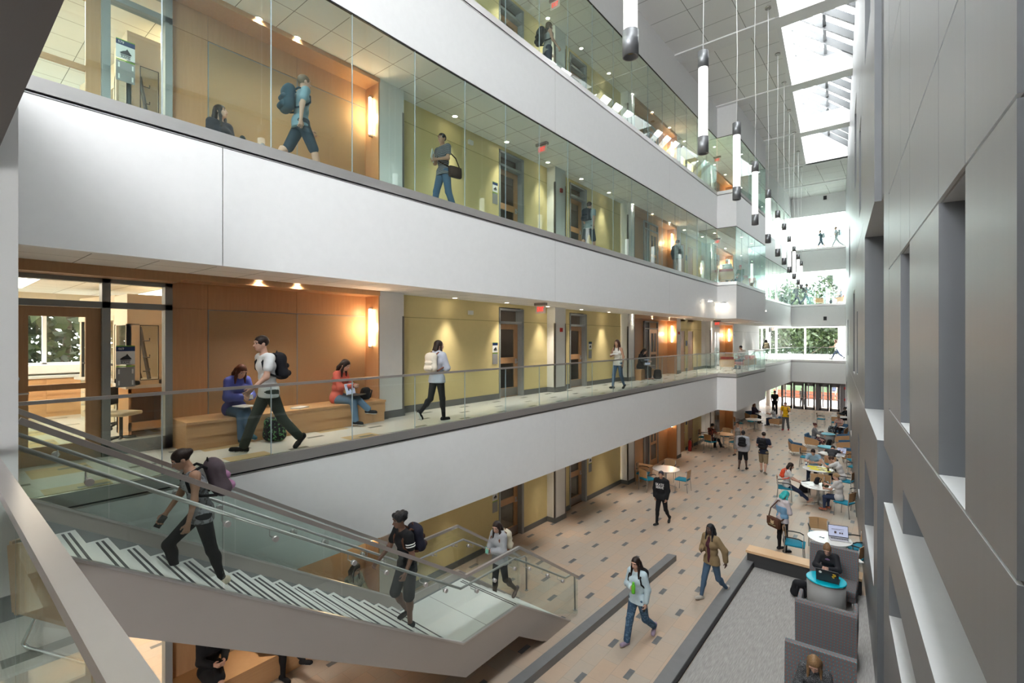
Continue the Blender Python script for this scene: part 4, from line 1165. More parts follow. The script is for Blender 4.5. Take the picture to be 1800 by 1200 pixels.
mfab, nt, b = nodes('patterned_cushion')
v, s_ = xyz(nt)
a_ = math_node(nt, 'LESS_THAN', math_node(nt, 'MODULO', math_node(nt, 'ADD', s_[2], 10), 0.045), 0.004)
nt.links.new(mixc(nt, a_, (0.055, 0.085, 0.085), (0.38, 0.34, 0.08)), b.inputs['Base Color']); b.inputs['Roughness'].default_value = 0.9
MATS['patterned'] = mfab
def curved_back(w_, z0, z1, y, t, bow, m, n=8, taper=0.0):
    # bent ply panel
    i = len(m.v)
    for zz in (z0, z1):
        for off in (0, t):
            for k in range(n + 1):
                u = -1 + 2 * k / n
                ww = w_ * (1 - (taper if zz == z0 else 0))
                m.v.append((u * ww / 2, y - bow * (1 - u * u) - off - (zz - z0) * 0.12, zz - (0.02 * u * u if zz == z1 else 0)))
    N = n + 1
    A, B, C_, D = i, i + N, i + 2 * N, i + 3 * N
    for k in range(n):
        for q in ((A + k, A + k + 1, C_ + k + 1, C_ + k), (B + k + 1, B + k, D + k, D + k + 1), (C_ + k, C_ + k + 1, D + k + 1, D + k), (A + k + 1, A + k, B + k, B + k + 1)):
            m.f.append(q); m.m.append(0); m.sm.append(False)
    for q in ((A, C_, D, B), (A + n, B + n, D + n, C_ + n)): m.f.append(q); m.m.append(0); m.sm.append(False)
def make_side_chair(name, arms=True):
    r = empty(name, (0, 0, 0))
    m = MB(); m.rbox((0, 0.02, 0.455), (0.48, 0.47, 0.055), 0.025); m.build('seat', 'teal_seat', r)
    m = MB(); curved_back(0.46, 0.54, 0.86, -0.20, 0.014, 0.03, m, taper=0.06); bk = m.build('backrest', 'wood_light', r)
    m = MB(); m.box(-0.002, 0.002, -0.255, -0.232, 0.56, 0.84); m.build('centre_joint', 'black', bk)
    for s in (-1, 1):
        for f in (0, 1):
            m = MB()
            if f: m.tube([(s * 0.235, 0.23, 0.0), (s * 0.235, 0.21, 0.43)] + ([(s * 0.25, 0.20, 0.64)] if arms else []), 0.011, n=7)
            else: m.tube([(s * 0.225, -0.25, 0.0), (s * 0.225, -0.21, 0.43), (s * 0.225, -0.235, 0.8)], 0.012, n=7)
            m.build('leg', 'metal_leg', r)
        if arms:
            m = MB(); m.tube([(s * 0.245, -0.22, 0.66), (s * 0.26, -0.05, 0.675), (s * 0.258, 0.12, 0.67), (s * 0.25, 0.205, 0.63)], 0.016, n=7); m.build('armrest', 'black', r)
    m = MB(); m.tube([(-0.225, -0.22, 0.42), (0.225, -0.22, 0.42)], 0.009, n=6); m.tube([(-0.235, 0.21, 0.42), (0.235, 0.21, 0.42)], 0.009, n=6); m.build('cross_bar', 'metal_leg', r)
    return r
CH = {}
def side_chair(x, y, rz, lab, group, arms=True, z=0.0):
    """rz in degrees: the way the sitter faces, 0 = +Y"""
    if arms not in CH:
        r = make_side_chair('side_chair', arms); CH[arms] = r; r.location = (x, y, z); r.rotation_euler.z = math.radians(rz)
    else: r = dup(CH[arms], (x, y, z), math.radians(rz))
    tag(r, lab, 'chair', group); return r
def make_lounge(cm, wm='wood_light'):
    r = empty('lounge_chair', (0, 0, 0))
    m = MB()
    side = [(-0.34, 0.24), (0.30, 0.22), (0.34, 0.44), (0.24, 0.53), (-0.30, 0.62), (-0.38, 0.60)]
    m.ext(side, 0, -0.36, -0.335); m.ext(side, 0, 0.335, 0.36); m.box(-0.34, 0.34, -0.33, 0.31, 0.22, 0.25)
    m.ext([(-0.34, 0.22), (-0.38, 0.62), (-0.355, 0.62), (-0.315, 0.22)], 0, -0.35, 0.35); m.build('shell', wm, r)
    m = MB(); m.rbox((0, 0.03, 0.34), (0.65, 0.60, 0.17), 0.04); m.build('seat_cushion', cm, r)
    m = MB(); R = Matrix.Rotation(0.22, 3, 'X'); m.rbox((0, -0.29, 0.56), (0.66, 0.13, 0.42), 0.05, rot=R); m.build('back_cushion', cm, r)
    for s in (-1, 1):
        m = MB(); m.rbox((s * 0.315, 0.0, 0.50), (0.06, 0.54, 0.16), 0.03, rot=Matrix.Rotation(-0.12, 3, 'X')); m.build('arm_pad', cm, r)
        m = MB(); m.tube([(s * 0.29, 0.22, 0.23), (s * 0.30, 0.31, 0.03), (s * 0.30, 0.28, 0.012), (s * 0.30, -0.32, 0.012), (s * 0.30, -0.36, 0.03), (s * 0.29, -0.25, 0.23)], 0.011, n=7); m.build('sled_leg', 'chrome', r)
    return r
LC = {}
def lounge(x, y, rz, lab, group, cm='blue_cushion', z=0.0):
    if cm not in LC: r = make_lounge(cm); LC[cm] = r; r.location = (x, y, z); r.rotation_euler.z = math.radians(rz)
    else: r = dup(LC[cm], (x, y, z), math.radians(rz))
    tag(r, lab, 'armchair', group); return r
def round_table(x, y, lab, top='table_white', R=0.53, z=0, rz=0.4, h=0.74):
    r = empty('round_table', (x, y, z), rz, lab, 'table', 'round tables on the ground floor' if z == 0 else None)
    MB().lathe([(R - 0.01, h - 0.028), (R, h - 0.018), (R, h - 0.004), (R - 0.006, h)], n=40).build('table_top', top, r)
    MB().lathe([(0.03, 0.06), (0.03, h - 0.03)], n=12).build('column', 'metal_leg', r)
    for k in range(4):
        a = k * PI / 2; c, s = math.cos(a), math.sin(a)
        m = MB(); m.tube([(0.02 * c, 0.02 * s, 0.16), (0.2 * c, 0.2 * s, 0.075), (0.40 * c, 0.40 * s, 0.035)], 0.019, n=7, r2=0.012); m.lathe([(0.018, 0.0), (0.018, 0.03)], n=8, c=(0.39 * c, 0.39 * s, 0.0)); m.build('foot', 'metal_leg', r)
    return r
round_table(-7.46, 19.07, 'round pale table beside the nearest ground floor alcove, nobody seated', 'table_white')
for a, (x, y, rz, w_) in enumerate(((-8.35, 18.85, -80, 'left'), (-7.87, 18.2, -25, 'near'), (-6.75, 19.0, 90, 'right'), (-7.7, 20.0, 190, 'far'))):
    side_chair(x, y, rz, 'wood-back teal chair on the %s side of the empty round table by the alcove' % w_, 'side chairs', arms=a != 2)
round_table(-7.73, 28.08, 'round wood-toned table by the plank doors where a man in a patterned shirt sits', 'wood_bench')
for x, y, rz, w_ in ((-8.75, 27.9, -90, 'left, empty'), (-8.1, 26.95, -20, 'near, taken by the man'), (-7.0, 27.6, 75, 'right, empty'), (-7.9, 29.1, 180, 'far, empty')):
    side_chair(x, y, rz, 'wood-back teal chair at the wood-toned round table, %s side' % w_, 'side chairs')
round_table(-7.56, 34.37, 'round pale table in front of the white wall with a pair of sunglasses on it', 'table_white')
side_chair(-8.45, 34.0, -60, 'wood-back teal chair left of the pale table by the white wall', 'side chairs'); side_chair(-7.9, 35.4, 170, 'wood-back teal chair behind the pale table by the white wall', 'side chairs')
round_table(-3.35, 39.2, 'round pale table near the entrance doors against the right wall', 'table_white')
side_chair(-4.45, 39.3, -90, 'empty wood-back teal chair left of the table near the entrance doors', 'side chairs'); side_chair(-3.5, 38.3, 0, 'wood-back teal chair in front of the table near the entrance doors', 'side chairs'); side_chair(-3.4, 40.3, 180, 'wood-back teal chair behind the table near the entrance doors', 'side chairs')
round_table(-2.70, 22.91, 'white round table with yellow posters spread over it')
side_chair(-2.95, 24.0, 180, 'wood-back teal chair under the man in the light blue tee', 'side chairs'); side_chair(-1.75, 22.75, 80, 'wood-back teal chair under the man in the white tee', 'side chairs'); side_chair(-2.35, 21.85, 0, 'wood-back teal chair pushed in between the poster table and the next table', 'side chairs', False)
round_table(-2.37, 20.26, 'white round table crowded with bags and papers')
side_chair(-3.45, 20.35, -80, 'wood-back teal chair under the woman with long dark hair', 'side chairs'); side_chair(-1.55, 19.75, 68, 'wood-back teal chair under the woman with the blonde bun', 'side chairs', False)
side_chair(-1.25, 20.75, 100, 'empty wood-back teal chair by the right wall beside the bag-covered table', 'side chairs'); side_chair(-2.55, 21.25, 180, 'wood-back teal chair on the far side of the bag-covered table', 'side chairs')
round_table(-1.52, 15.12, 'white round table with an open silver laptop and pens', R=0.50)
side_chair(-2.3, 14.95, -85, 'wood-back teal chair left of the laptop table, next to the teal-haired woman', 'side chairs'); side_chair(-1.85, 16.05, -165, 'wood-back teal chair behind the laptop table', 'side chairs'); side_chair(-0.98, 15.72, 120, 'wood-back teal chair right of the laptop table by the metal wall', 'side chairs'); side_chair(-1.02, 14.85, 75, 'wood-back teal chair half hidden between the booth seat and the metal wall', 'side chairs')
round_table(-2.54, 26.33, 'white round table where a man in dark grey rests his head', R=0.5)
side_chair(-3.55, 26.2, -90, 'empty wood-back teal chair left of the table with the resting man', 'side chairs'); side_chair(-2.5, 25.35, 0, 'wood-back teal chair under the resting man in dark grey', 'side chairs'); side_chair(-1.75, 26.9, 115, 'wood-back teal chair behind the open laptop', 'side chairs'); side_chair(-1.6, 25.5, 70, 'empty teal chair by the metal wall near the resting man', 'side chairs')
g_ = 'blue cushioned lounge chairs'
lounge(-4.25, 28.6, -70, 'blue and wood lounge chair standing nearest the walkway, empty', g_); lounge(-3.85, 31.0, -95, 'blue and wood lounge chair with the woman in a floral skirt', g_)
lounge(-2.45, 30.9, 92, 'blue and wood lounge chair by the wall, nearer of two facing left', g_); lounge(-2.70, 32.8, 95, 'blue and wood lounge chair by the wall, farther of two facing left', g_)
lounge(-2.0, 28.4, 8, 'blue and wood lounge chair seen from behind against the right wall', g_); lounge(-3.05, 35.6, 165, 'blue and wood lounge chair with the woman in a pink scarf', g_)
lounge(-6.75, 36.9, 75, 'blue and wood lounge chair beside the white wall with a woman in white', g_); lounge(-8.45, 37.9, -125, 'blue and wood lounge chair beside the white wall, left one', g_)
def drum(x, y, lab):
    r = empty('drum_table', (x, y, 0), 0, lab, 'side table', 'teal topped drum tables')
    MB().lathe([(0.36, 0.01), (0.37, 0.46)], n=32).build('drum_body', 'putty', r)
    m = MB(); m.lathe([(0.40, 0.46), (0.40, 0.468)], n=32); m.build('edge_band', 'wood_light', r)
    MB().lathe([(0.40, 0.468), (0.405, 0.472), (0.405, 0.492), (0.40, 0.496)], n=32).build('table_top', 'teal', r)
drum(-3.45, 33.2, 'teal topped drum table between the lounge chairs, farther one'); drum(-3.05, 29.2, 'teal topped drum table between the lounge chairs, nearer one')
# ---- grey patterned booths and the oval pod table on the carpet
def booth(x, y, rz, lab, wings=False):
    r = empty('booth_seat', (x, y, 0.022), math.radians(rz), lab, 'booth seat', 'grey patterned booth seats')
    m = MB(); W = 0.475
    m.ext([(-0.42, 0.12), (-0.44, 0.5), (-0.46, 1.03), (-0.43, 1.08), (-0.33, 1.07), (-0.27, 0.5), (-0.22, 0.12)], 0, -W, W)
    m.build('backrest', 'booth', r)
    m = MB(); m.rbox((0, 0.05, 0.37), (2 * W, 0.66, 0.16), 0.05, n=4); m.build('seat_cushion', 'booth', r)
    m = MB(); m.ext([(-0.22, 0.12), (0.30, 0.18), (0.34, 0.34), (-0.25, 0.34)], 0, -W + 0.01, W - 0.01); m.build('seat_base', 'booth', r)
    if wings:
        for s in (-1, 1):
            m = MB(); m.rbox((s * (W - 0.03), 0.02, 0.70), (0.08, 0.60, 0.52), 0.035, n=4, rot=Matrix.Rotation(0.08, 3, 'X')); m.build('side_wing', 'booth', r)
    for s in (-1, 1):
        for yy in (-0.33, 0.24):
            m = MB(); m.tube([(s * (W - 0.07), yy, 0.14), (s * (W - 0.07), yy, 0.0)], 0.022, n=10, r2=0.014); m.build('leg', 'steel', r)
booth(-1.28, 13.2, 180, 'grey patterned high-back booth seat with a woman using a black laptop')
booth(-1.13, 10.85, 2, 'grey patterned high-back booth seat turned away from the viewer, empty', True)
booth(-1.0, 8.55, 184, 'grey patterned high-back booth seat at the bottom edge with a woman on her phone')
r = empty('pod_table', (-1.32, 12.52, 0.022), 0, 'oval bright teal topped pod table on a grey drum between two booth seats', 'table')
MB().lathe([(0.36, 0.0), (0.36, 0.675)], n=40, sy=0.92).build('pod_body', 'putty', r)
MB().lathe([(0.37, 0.675), (0.37, 0.685)], n=40, sy=0.95).build('edge_band', 'wood_light', r)
MB().lathe([(0.37, 0.685), (0.375, 0.69), (0.375, 0.708), (0.365, 0.713)], n=40, sy=0.98).build('table_top', mat('teal_top', (0.0, 0.42, 0.55), 0.3), r)
# ---- lounge chairs upstairs
lounge(-8.6, -0.55, 60, 'patterned lounge chair with wood shell behind the near glass railing', 'gallery lounge chairs', 'patterned', L4)
for o in [LC['patterned']]: o.location = (-3.62, -0.27, L4); o.rotation_euler.z = math.radians(-113)
lounge(-2.45, -0.45, -120, 'second patterned lounge chair with wood shell near the viewer behind the glass railing', 'gallery lounge chairs', 'patterned', L4)
for x, y, rz, w_ in ((-7.55, 28.0, 20, 'nearest'), (-7.3, 29.9, 165, 'middle'), (-7.2, 31.0, 165, 'farthest')):
    lounge(x, y, rz, 'red cushioned lounge chair in the middle gallery bay, %s one' % w_, 'red lounge chairs', 'red_cushion', L4)
for x, y, rz, w_ in ((-7.2, 26.7, 10, 'nearest'), (-7.3, 29.6, 170, 'middle'), (-7.2, 31.0, 165, 'farthest')):
    lounge(x, y, rz, 'red cushioned lounge chair in the upper gallery bay, %s one' % w_, 'red lounge chairs', 'red_cushion', L5)
lounge(-5.6, 48.2, -80, 'red lounge chair on the upper end bridge left of the small table', 'red lounge chairs', 'red_cushion', L5)
lounge(-4.15, 48.2, 85, 'red lounge chair on the upper end bridge under the seated reader', 'red lounge chairs', 'red_cushion', L5)
round_table(-4.9, 48.2, 'small round table on the upper end bridge', R=0.38, z=L5, h=0.6)
# low white seats along the end window of the middle gallery
for i, x in enumerate((-7.9, -5.9, -3.95)):
    o = MB().box(-0.9, 0.9, -0.25, 0.25, 0.0, 0.4).build('window_ledge_bench', 'soft_white', None, (x, 49.5, L4)); tag(o, 'low white window ledge at the end of the middle gallery, %s section' % ('left', 'middle', 'right')[i], 'bench')
# ---- small things on the tables
def laptop(x, y, z, rz, lab, body='steel', lid='black_shiny', screen=True, deco=False, sc=1.0):
    r = empty('laptop', (x, y, z), math.radians(rz), lab, 'laptop')      # user sits on the -Y side
    w_, d_ = 0.18 * sc, 0.12 * sc
    MB().box(-w_, w_, -d_, d_, 0, 0.016).build('keyboard_base', body, r)
    m = MB()
    for i in range(4):
        for j in range(11): m.box(-w_ * .85 + j * w_ * .155, -w_ * .85 + j * w_ * .155 + w_ * .12, -0.02 + i * 0.025, -0.003 + i * 0.025, 0.016, 0.018)
    m.build('keys', 'black', r)
    a = 0.25
    M_ = Matrix.Translation((0, d_, 0.016)) @ Matrix.Rotation(-a, 4, 'X')
    l = MB(); l.box(-w_, w_, -0.002, 0.006, 0, 0.235 * sc); l.xf(M_); lo = l.build('lid', lid, r)
    if screen:
        l = MB(); l.box(-w_ + 0.01, w_ - 0.01, -0.005, -0.002, 0.015, 0.225 * sc); l.xf(M_); s = l.build('screen', 'screen_lit', lo)
        l = MB()
        for u, v_, a_, b_ in ((-0.09, 0.08, 0.05, 0.06), (0.02, 0.08, 0.035, 0.04), (0.07, 0.08, 0.035, 0.04), (-0.15, 0.19, 0.28, 0.008), (-0.15, 0.17, 0.2, 0.006), (0.05, 0.15, 0.08, 0.006)): l.box(u, u + a_, -0.007, -0.005, v_, v_ + b_)
        l.xf(M_); l.build('screen_content', 'brown_glass', s)
    if deco:
        l = MB(); l.lathe([(0.028, 0.006), (0.028, 0.008)], n=16); l.xf(M_ @ Matrix.Translation((0.125, 0.0, 0.2)) @ Matrix.Rotation(-PI / 2, 4, 'X')); l.build('round_sticker', 'paper', lo)
        l = MB(); l.tube([(-0.10, 0.008, 0.20), (-0.14, 0.008, 0.205), (-0.155, 0.008, 0.18), (-0.13, 0.008, 0.165), (-0.09, 0.008, 0.15), (-0.10, 0.008, 0.13), (-0.13, 0.008, 0.125)], 0.011, n=6); l.xf(M_); l.build('yellow_sticker', mat('bright_yellow', (0.85, 0.55, 0.02), 0.5), lo)
    return r
laptop(-1.30, 15.15, 0.742, 170 - 180 + 25, 'open silver laptop with lit screen on the white round table', 'steel', 'black_shiny', sc=1.25)
laptop(-1.28, 12.50, 0.737, 180, 'black laptop with stickers on its lid on the teal pod table', 'black', 'black_shiny', True, True, 1.15)
laptop(-2.25, 26.5, 0.742, -15, 'open silver laptop on the table of the resting man', 'steel', 'steel')
laptop(-4.95, 48.2, L5 + 0.602, 90, 'dark open laptop on the small table of the upper end bridge', 'black', 'black')
def flat(name, x, y, z, sx, sy, rz, m, lab, cat, t=0.004, group=None):
    o = MB().box(-sx / 2, sx / 2, -sy / 2, sy / 2, 0, t).build(name, m, None, (x, y, z), math.radians(rz)); tag(o, lab, cat, group); return o
def poster(x, y, rz, lab):
    r = empty('poster_board', (x, y, 0.742), math.radians(rz), lab, 'poster')
    MB().box(-0.36, 0.36, -0.14, 0.14, 0, 0.003).build('board', mat('poster_yellow', (0.80, 0.72, 0.02), 0.6), r)
    m = MB()
    for u, v_ in ((-0.05, -0.03), (0.10, -0.02), (0.22, 0.0), (0.02, 0.05)): m.box(u, u + 0.09, v_, v_ + 0.06, 0.003, 0.005)
    m.build('pasted_picture', 'ink', r)
    MB().box(-0.02, 0.3, -0.09, -0.04, 0.003, 0.004).build('pasted_paper', 'paper', r)
poster(-2.72, 23.10, -4, 'yellow poster board with pasted pictures, the one nearer the man in light blue'); poster(-2.60, 22.72, -8, 'yellow poster board with pasted pictures, the one nearer the viewer')
def bottle(x, y, z, lab, cap='sign_blue', liquid='rail_glass', h=0.20, body=None):
    r = empty('water_bottle', (x, y, z), 0, lab, 'bottle')
    MB().lathe([(0.032, 0.0), (0.034, 0.01), (0.034, h * 0.72), (0.014, h * 0.9), (0.013, h * 0.95)], n=14).build('bottle_body', body or mat('clear_plastic', (0.7, 0.75, 0.8), 0.15), r)
    MB().lathe([(0.015, h * 0.94), (0.015, h)], n=12).build('bottle_cap', cap, r)
    MB().lathe([(0.0345, h * 0.25), (0.0345, h * 0.5)], n=14).build('bottle_label', 'sign_blue', r)
bottle(-3.12, 23.05, 0.742, 'clear water bottle with blue label at the left edge of the poster table'); bottle(-2.10, 20.35, 0.742, 'clear water bottle with blue label among the bags on the table')
r = empty('iced_drink_cup', (-2.33, 22.75, 0.742), 0, 'plastic iced coffee cup at the right edge of the poster table', 'cup')
MB().lathe([(0.028, 0), (0.042, 0.13)], n=14).build('cup_body', 'brown_glass', r); MB().lathe([(0.044, 0.13), (0.04, 0.145)], n=14).build('cup_lid', 'paper', r)
flat('paper_sheet', -2.8, 20.3, 0.742, 0.22, 0.30, 20, 'paper', 'white printed sheet at the left side of the bag-covered table', 'paper'); flat('paper_sheet', -2.5, 19.98, 0.742, 0.3, 0.2, -20, 'paper', 'white sheet at the near edge of the bag-covered table', 'paper')
flat('open_book', -3.15, 39.2, 0.742, 0.35, 0.24, 10, 'paper', 'open book on the table near the entrance doors', 'book', 0.02); flat('open_book', -0.62 - 0.26, 13.35 + 0.55, 0.76, 0.26, 0.20, 30, 'paper', 'open magazine at the far right edge against the metal wall', 'magazine', 0.01)
flat('paper_sheet', -2.95, 26.2, 0.742, 0.28, 0.2, 30, 'paper', 'white papers at the left of the resting man', 'paper'); flat('paper_sheet', -1.75 - 0.35, 25.95, 0.742, 0.1, 0.22, 30, 'paper', 'white sheet by the laptop of the resting man', 'paper')
m = MB(); m.tube([(-0.06, 0, 0.004), (0.06, 0.02, 0.004)], 0.005, n=5); m.tube([(-0.04, 0.04, 0.004), (0.05, -0.03, 0.004)], 0.005, n=5)
o = m.build('pen', 'sign_blue', None, (-1.68, 15.02, 0.744)); tag(o, 'crossed blue pens on the white laptop table', 'pens')
m = MB(); m.lathe([(0.03, 0.0), (0.03, 0.006)], n=12, c=(-0.035, 0, 0)); m.lathe([(0.03, 0.0), (0.03, 0.006)], n=12, c=(0.035, 0, 0)); m.tube([(-0.06, 0, 0.01), (-0.07, 0.12, 0.006)], 0.004, n=5)
o = m.build('sunglasses', 'black', None, (-7.4, 34.3, 0.742)); tag(o, 'dark sunglasses lying on the pale table by the white wall', 'sunglasses')
# ================================================================= people, grown from signed distance fields
def _nets(F, o, h):
    nx, ny, nz = F.shape
    ins = F < 0
    c = np.zeros((nx - 1, ny - 1, nz - 1), np.int8)
    for i in (0, 1):
        for j in (0, 1):
            for k in (0, 1): c += ins[i:nx - 1 + i, j:ny - 1 + j, k:nz - 1 + k]
    act = (c > 0) & (c < 8)
    idx = -np.ones(act.shape, np.int64); A = np.argwhere(act); idx[act] = np.arange(len(A))
    P = np.zeros((len(A), 3)); W = np.zeros(len(A))
    x, y, z = A.T
    for (a, b) in [((0, 0, 0), (1, 0, 0)), ((0, 1, 0), (1, 1, 0)), ((0, 0, 1), (1, 0, 1)), ((0, 1, 1), (1, 1, 1)), ((0, 0, 0), (0, 1, 0)), ((1, 0, 0), (1, 1, 0)), ((0, 0, 1), (0, 1, 1)), ((1, 0, 1), (1, 1, 1)), ((0, 0, 0), (0, 0, 1)), ((1, 0, 0), (1, 0, 1)), ((0, 1, 0), (0, 1, 1)), ((1, 1, 0), (1, 1, 1))]:
        fa = F[x + a[0], y + a[1], z + a[2]]; fb = F[x + b[0], y + b[1], z + b[2]]
        m = (fa < 0) != (fb < 0); t = np.where(m, fa / (fa - fb + 1e-12), 0)
        q = np.array(a)[None] + t[:, None] * (np.array(b) - np.array(a))[None]
        P += q * m[:, None]; W += m
    P = (P / W[:, None] + A) * h + o
    Fs = []
    for ax in range(3):
        sl0 = [slice(None)] * 3; sl1 = [slice(None)] * 3; sl0[ax] = slice(0, -1); sl1[ax] = slice(1, None)
        e = ins[tuple(sl0)] != ins[tuple(sl1)]
        u, v_ = (ax + 1) % 3, (ax + 2) % 3
        E_ = np.argwhere(e); ok = (E_[:, u] > 0) & (E_[:, v_] > 0) & (E_[:, u] < F.shape[u] - 1) & (E_[:, v_] < F.shape[v_] - 1); E_ = E_[ok]
        du = np.zeros(3, int); du[u] = 1; dv = np.zeros(3, int); dv[v_] = 1
        q = np.stack([idx[tuple((E_ - du - dv).T)], idx[tuple((E_ - dv).T)], idx[tuple(E_.T)], idx[tuple((E_ - du).T)]], 1)
        s = ins[tuple(E_.T)]
        q[~s] = q[~s][:, ::-1]
        Fs.append(q)
    Fs = np.concatenate(Fs); Fs = Fs[(Fs >= 0).all(1)]
    return P, Fs
def grow(prims, res, k=0.03, cuts=(), carve=(), off=0.0):
    lo = np.array([1e9] * 3); hi = -lo
    bb = []
    for p in prims:
        if p[0] == 'c':
            a, b = np.array(p[1], float), np.array(p[2], float); r = max(p[3], p[4]) + off
            l, u = np.minimum(a, b) - r, np.maximum(a, b) + r
        else:
            r = max(p[2]) + off; l, u = np.array(p[1], float) - r, np.array(p[1], float) + r
        bb.append((l, u)); lo = np.minimum(lo, l); hi = np.maximum(hi, u)
    lo -= 2.5 * res; hi += 2.5 * res
    n = np.ceil((hi - lo) / res).astype(int) + 1
    F = np.full(tuple(n), 1.0, np.float32)
    ax = [lo[i] + res * np.arange(n[i]) for i in range(3)]
    def ev(p, I):
        X = np.stack(np.meshgrid(ax[0][I[0]], ax[1][I[1]], ax[2][I[2]], indexing='ij'), -1)
        if p[0] == 'c':
            a, b = np.array(p[1], float), np.array(p[2], float); ba = b - a; d = X - a
            t = np.clip((d @ ba) / max(1e-9, ba @ ba), 0, 1)
            return np.linalg.norm(d - t[..., None] * ba, axis=-1) - (p[3] + (p[4] - p[3]) * t) - off
        d = X - np.array(p[1], float)
        if len(p) > 3 and p[3] is not None: d = d @ np.array(p[3])
        r = np.array(p[2], float) + off
        k0 = np.linalg.norm(d / r, axis=-1); k1 = np.linalg.norm(d / (r * r), axis=-1)
        return k0 * (k0 - 1) / np.maximum(k1, 1e-6)
    def block(l, u, m):
        i0 = np.maximum(0, np.floor((l - m - lo) / res).astype(int)); i1 = np.minimum(n, np.ceil((u + m - lo) / res).astype(int) + 1)
        return tuple(slice(i0[i], i1[i]) for i in range(3))
    for p, (l, u) in zip(prims, bb):
        I = block(l, u, k + 3 * res)
        D = ev(p, I); G_ = F[I]
        h = np.clip(0.5 + 0.5 * (G_ - D) / k, 0, 1)
        F[I] = G_ + (D - G_) * h - k * h * (1 - h)
    off0 = off; off = 0.0
    for p in carve:
        l, u = (np.array(p[1], float) - max(p[2]), np.array(p[1], float) + max(p[2]))
        I = block(l, u, 2 * res)
        if all(s.stop > s.start for s in I): F[I] = np.maximum(F[I], -ev(p, I))
    if cuts:
        X = np.stack(np.meshgrid(*ax, indexing='ij'), -1)
        for pt, nn in cuts: F = np.maximum(F, ((X - np.array(pt)) @ np.array(nn)).astype(np.float32))
    return _nets(F, lo, res)
def mesh_np(name, parts, mats, parent):
    """parts: list of (V, F, material index or array)"""
    V = []; Fc = []; mi = []; b = 0
    for v_, f, m in parts:
        V.append(v_); Fc.append(f + b); b += len(v_)
        mi.append(np.full(len(f), m) if np.isscalar(m) else m)
    V = np.concatenate(V); Fc = np.concatenate(Fc); mi = np.concatenate(mi).astype(np.int32)
    me = bpy.data.meshes.new(name)
    me.vertices.add(len(V)); me.vertices.foreach_set('co', V.astype(np.float32).ravel())
    me.loops.add(len(Fc) * 4); me.loops.foreach_set('vertex_index', Fc.astype(np.int32).ravel())
    me.polygons.add(len(Fc)); me.polygons.foreach_set('loop_start', (np.arange(len(Fc)) * 4).astype(np.int32))
    for q in mats: me.materials.append(MATS[q] if isinstance(q, str) else q)
    me.polygons.foreach_set('material_index', mi)
    me.polygons.foreach_set('use_smooth', np.ones(len(Fc), bool))
    me.update(calc_edges=True); me.validate()
    o = bpy.data.objects.new(name, me); C.objects.link(o); o.parent = parent
    return o
def cmat(col, rough=0.8, pat=None, col2=None):
    key = 'cloth_%s_%s_%s' % (tuple(round(c, 3) for c in col), pat, col2)
    if key in MATS: return key
    m, nt, b = nodes(key)
    v, s = xyz(nt)
    c = mixc(nt, noise(nt, v, 14, 4), tuple(x * 0.86 for x in col), tuple(min(1, x * 1.12) for x in col))
    if pat == 'stripe': c = mixc(nt, frac_band(nt, s[2], 0.032, 0.009), c, col2)
    if pat == 'spots':
        vo = nt.nodes.new('ShaderNodeTexNoise'); vo.inputs['Scale'].default_value = 22; nt.links.new(v, vo.inputs['Vector'])
        c = mixc(nt, math_node(nt, 'GREATER_THAN', vo.outputs[0], 0.56), c, col2)
    if pat == 'heather': c = mixc(nt, math_node(nt, 'GREATER_THAN', noise(nt, v, 120, 3), 0.53), c, col2)
    nt.links.new(c, b.inputs['Base Color'])
    b.inputs['Roughness'].default_value = rough
    b.inputs['Specular IOR Level'].default_value = 0.25
    MATS[key] = m
    return key
SK = {'light': (0.58, 0.34, 0.25), 'tan': (0.42, 0.235, 0.155), 'brown': (0.20, 0.10, 0.065), 'dark': (0.085, 0.045, 0.032)}
def V3(*a): return np.array(a, float)
def nrm(a): return a / max(1e-9, np.linalg.norm(a))
def frame(M_, R, o):
    m = Matrix(((R[0][0], R[0][1], R[0][2], o[0]), (R[1][0], R[1][1], R[1][2], o[1]), (R[2][0], R[2][1], R[2][2], o[2]), (0, 0, 0, 1)))
    return M_ @ m
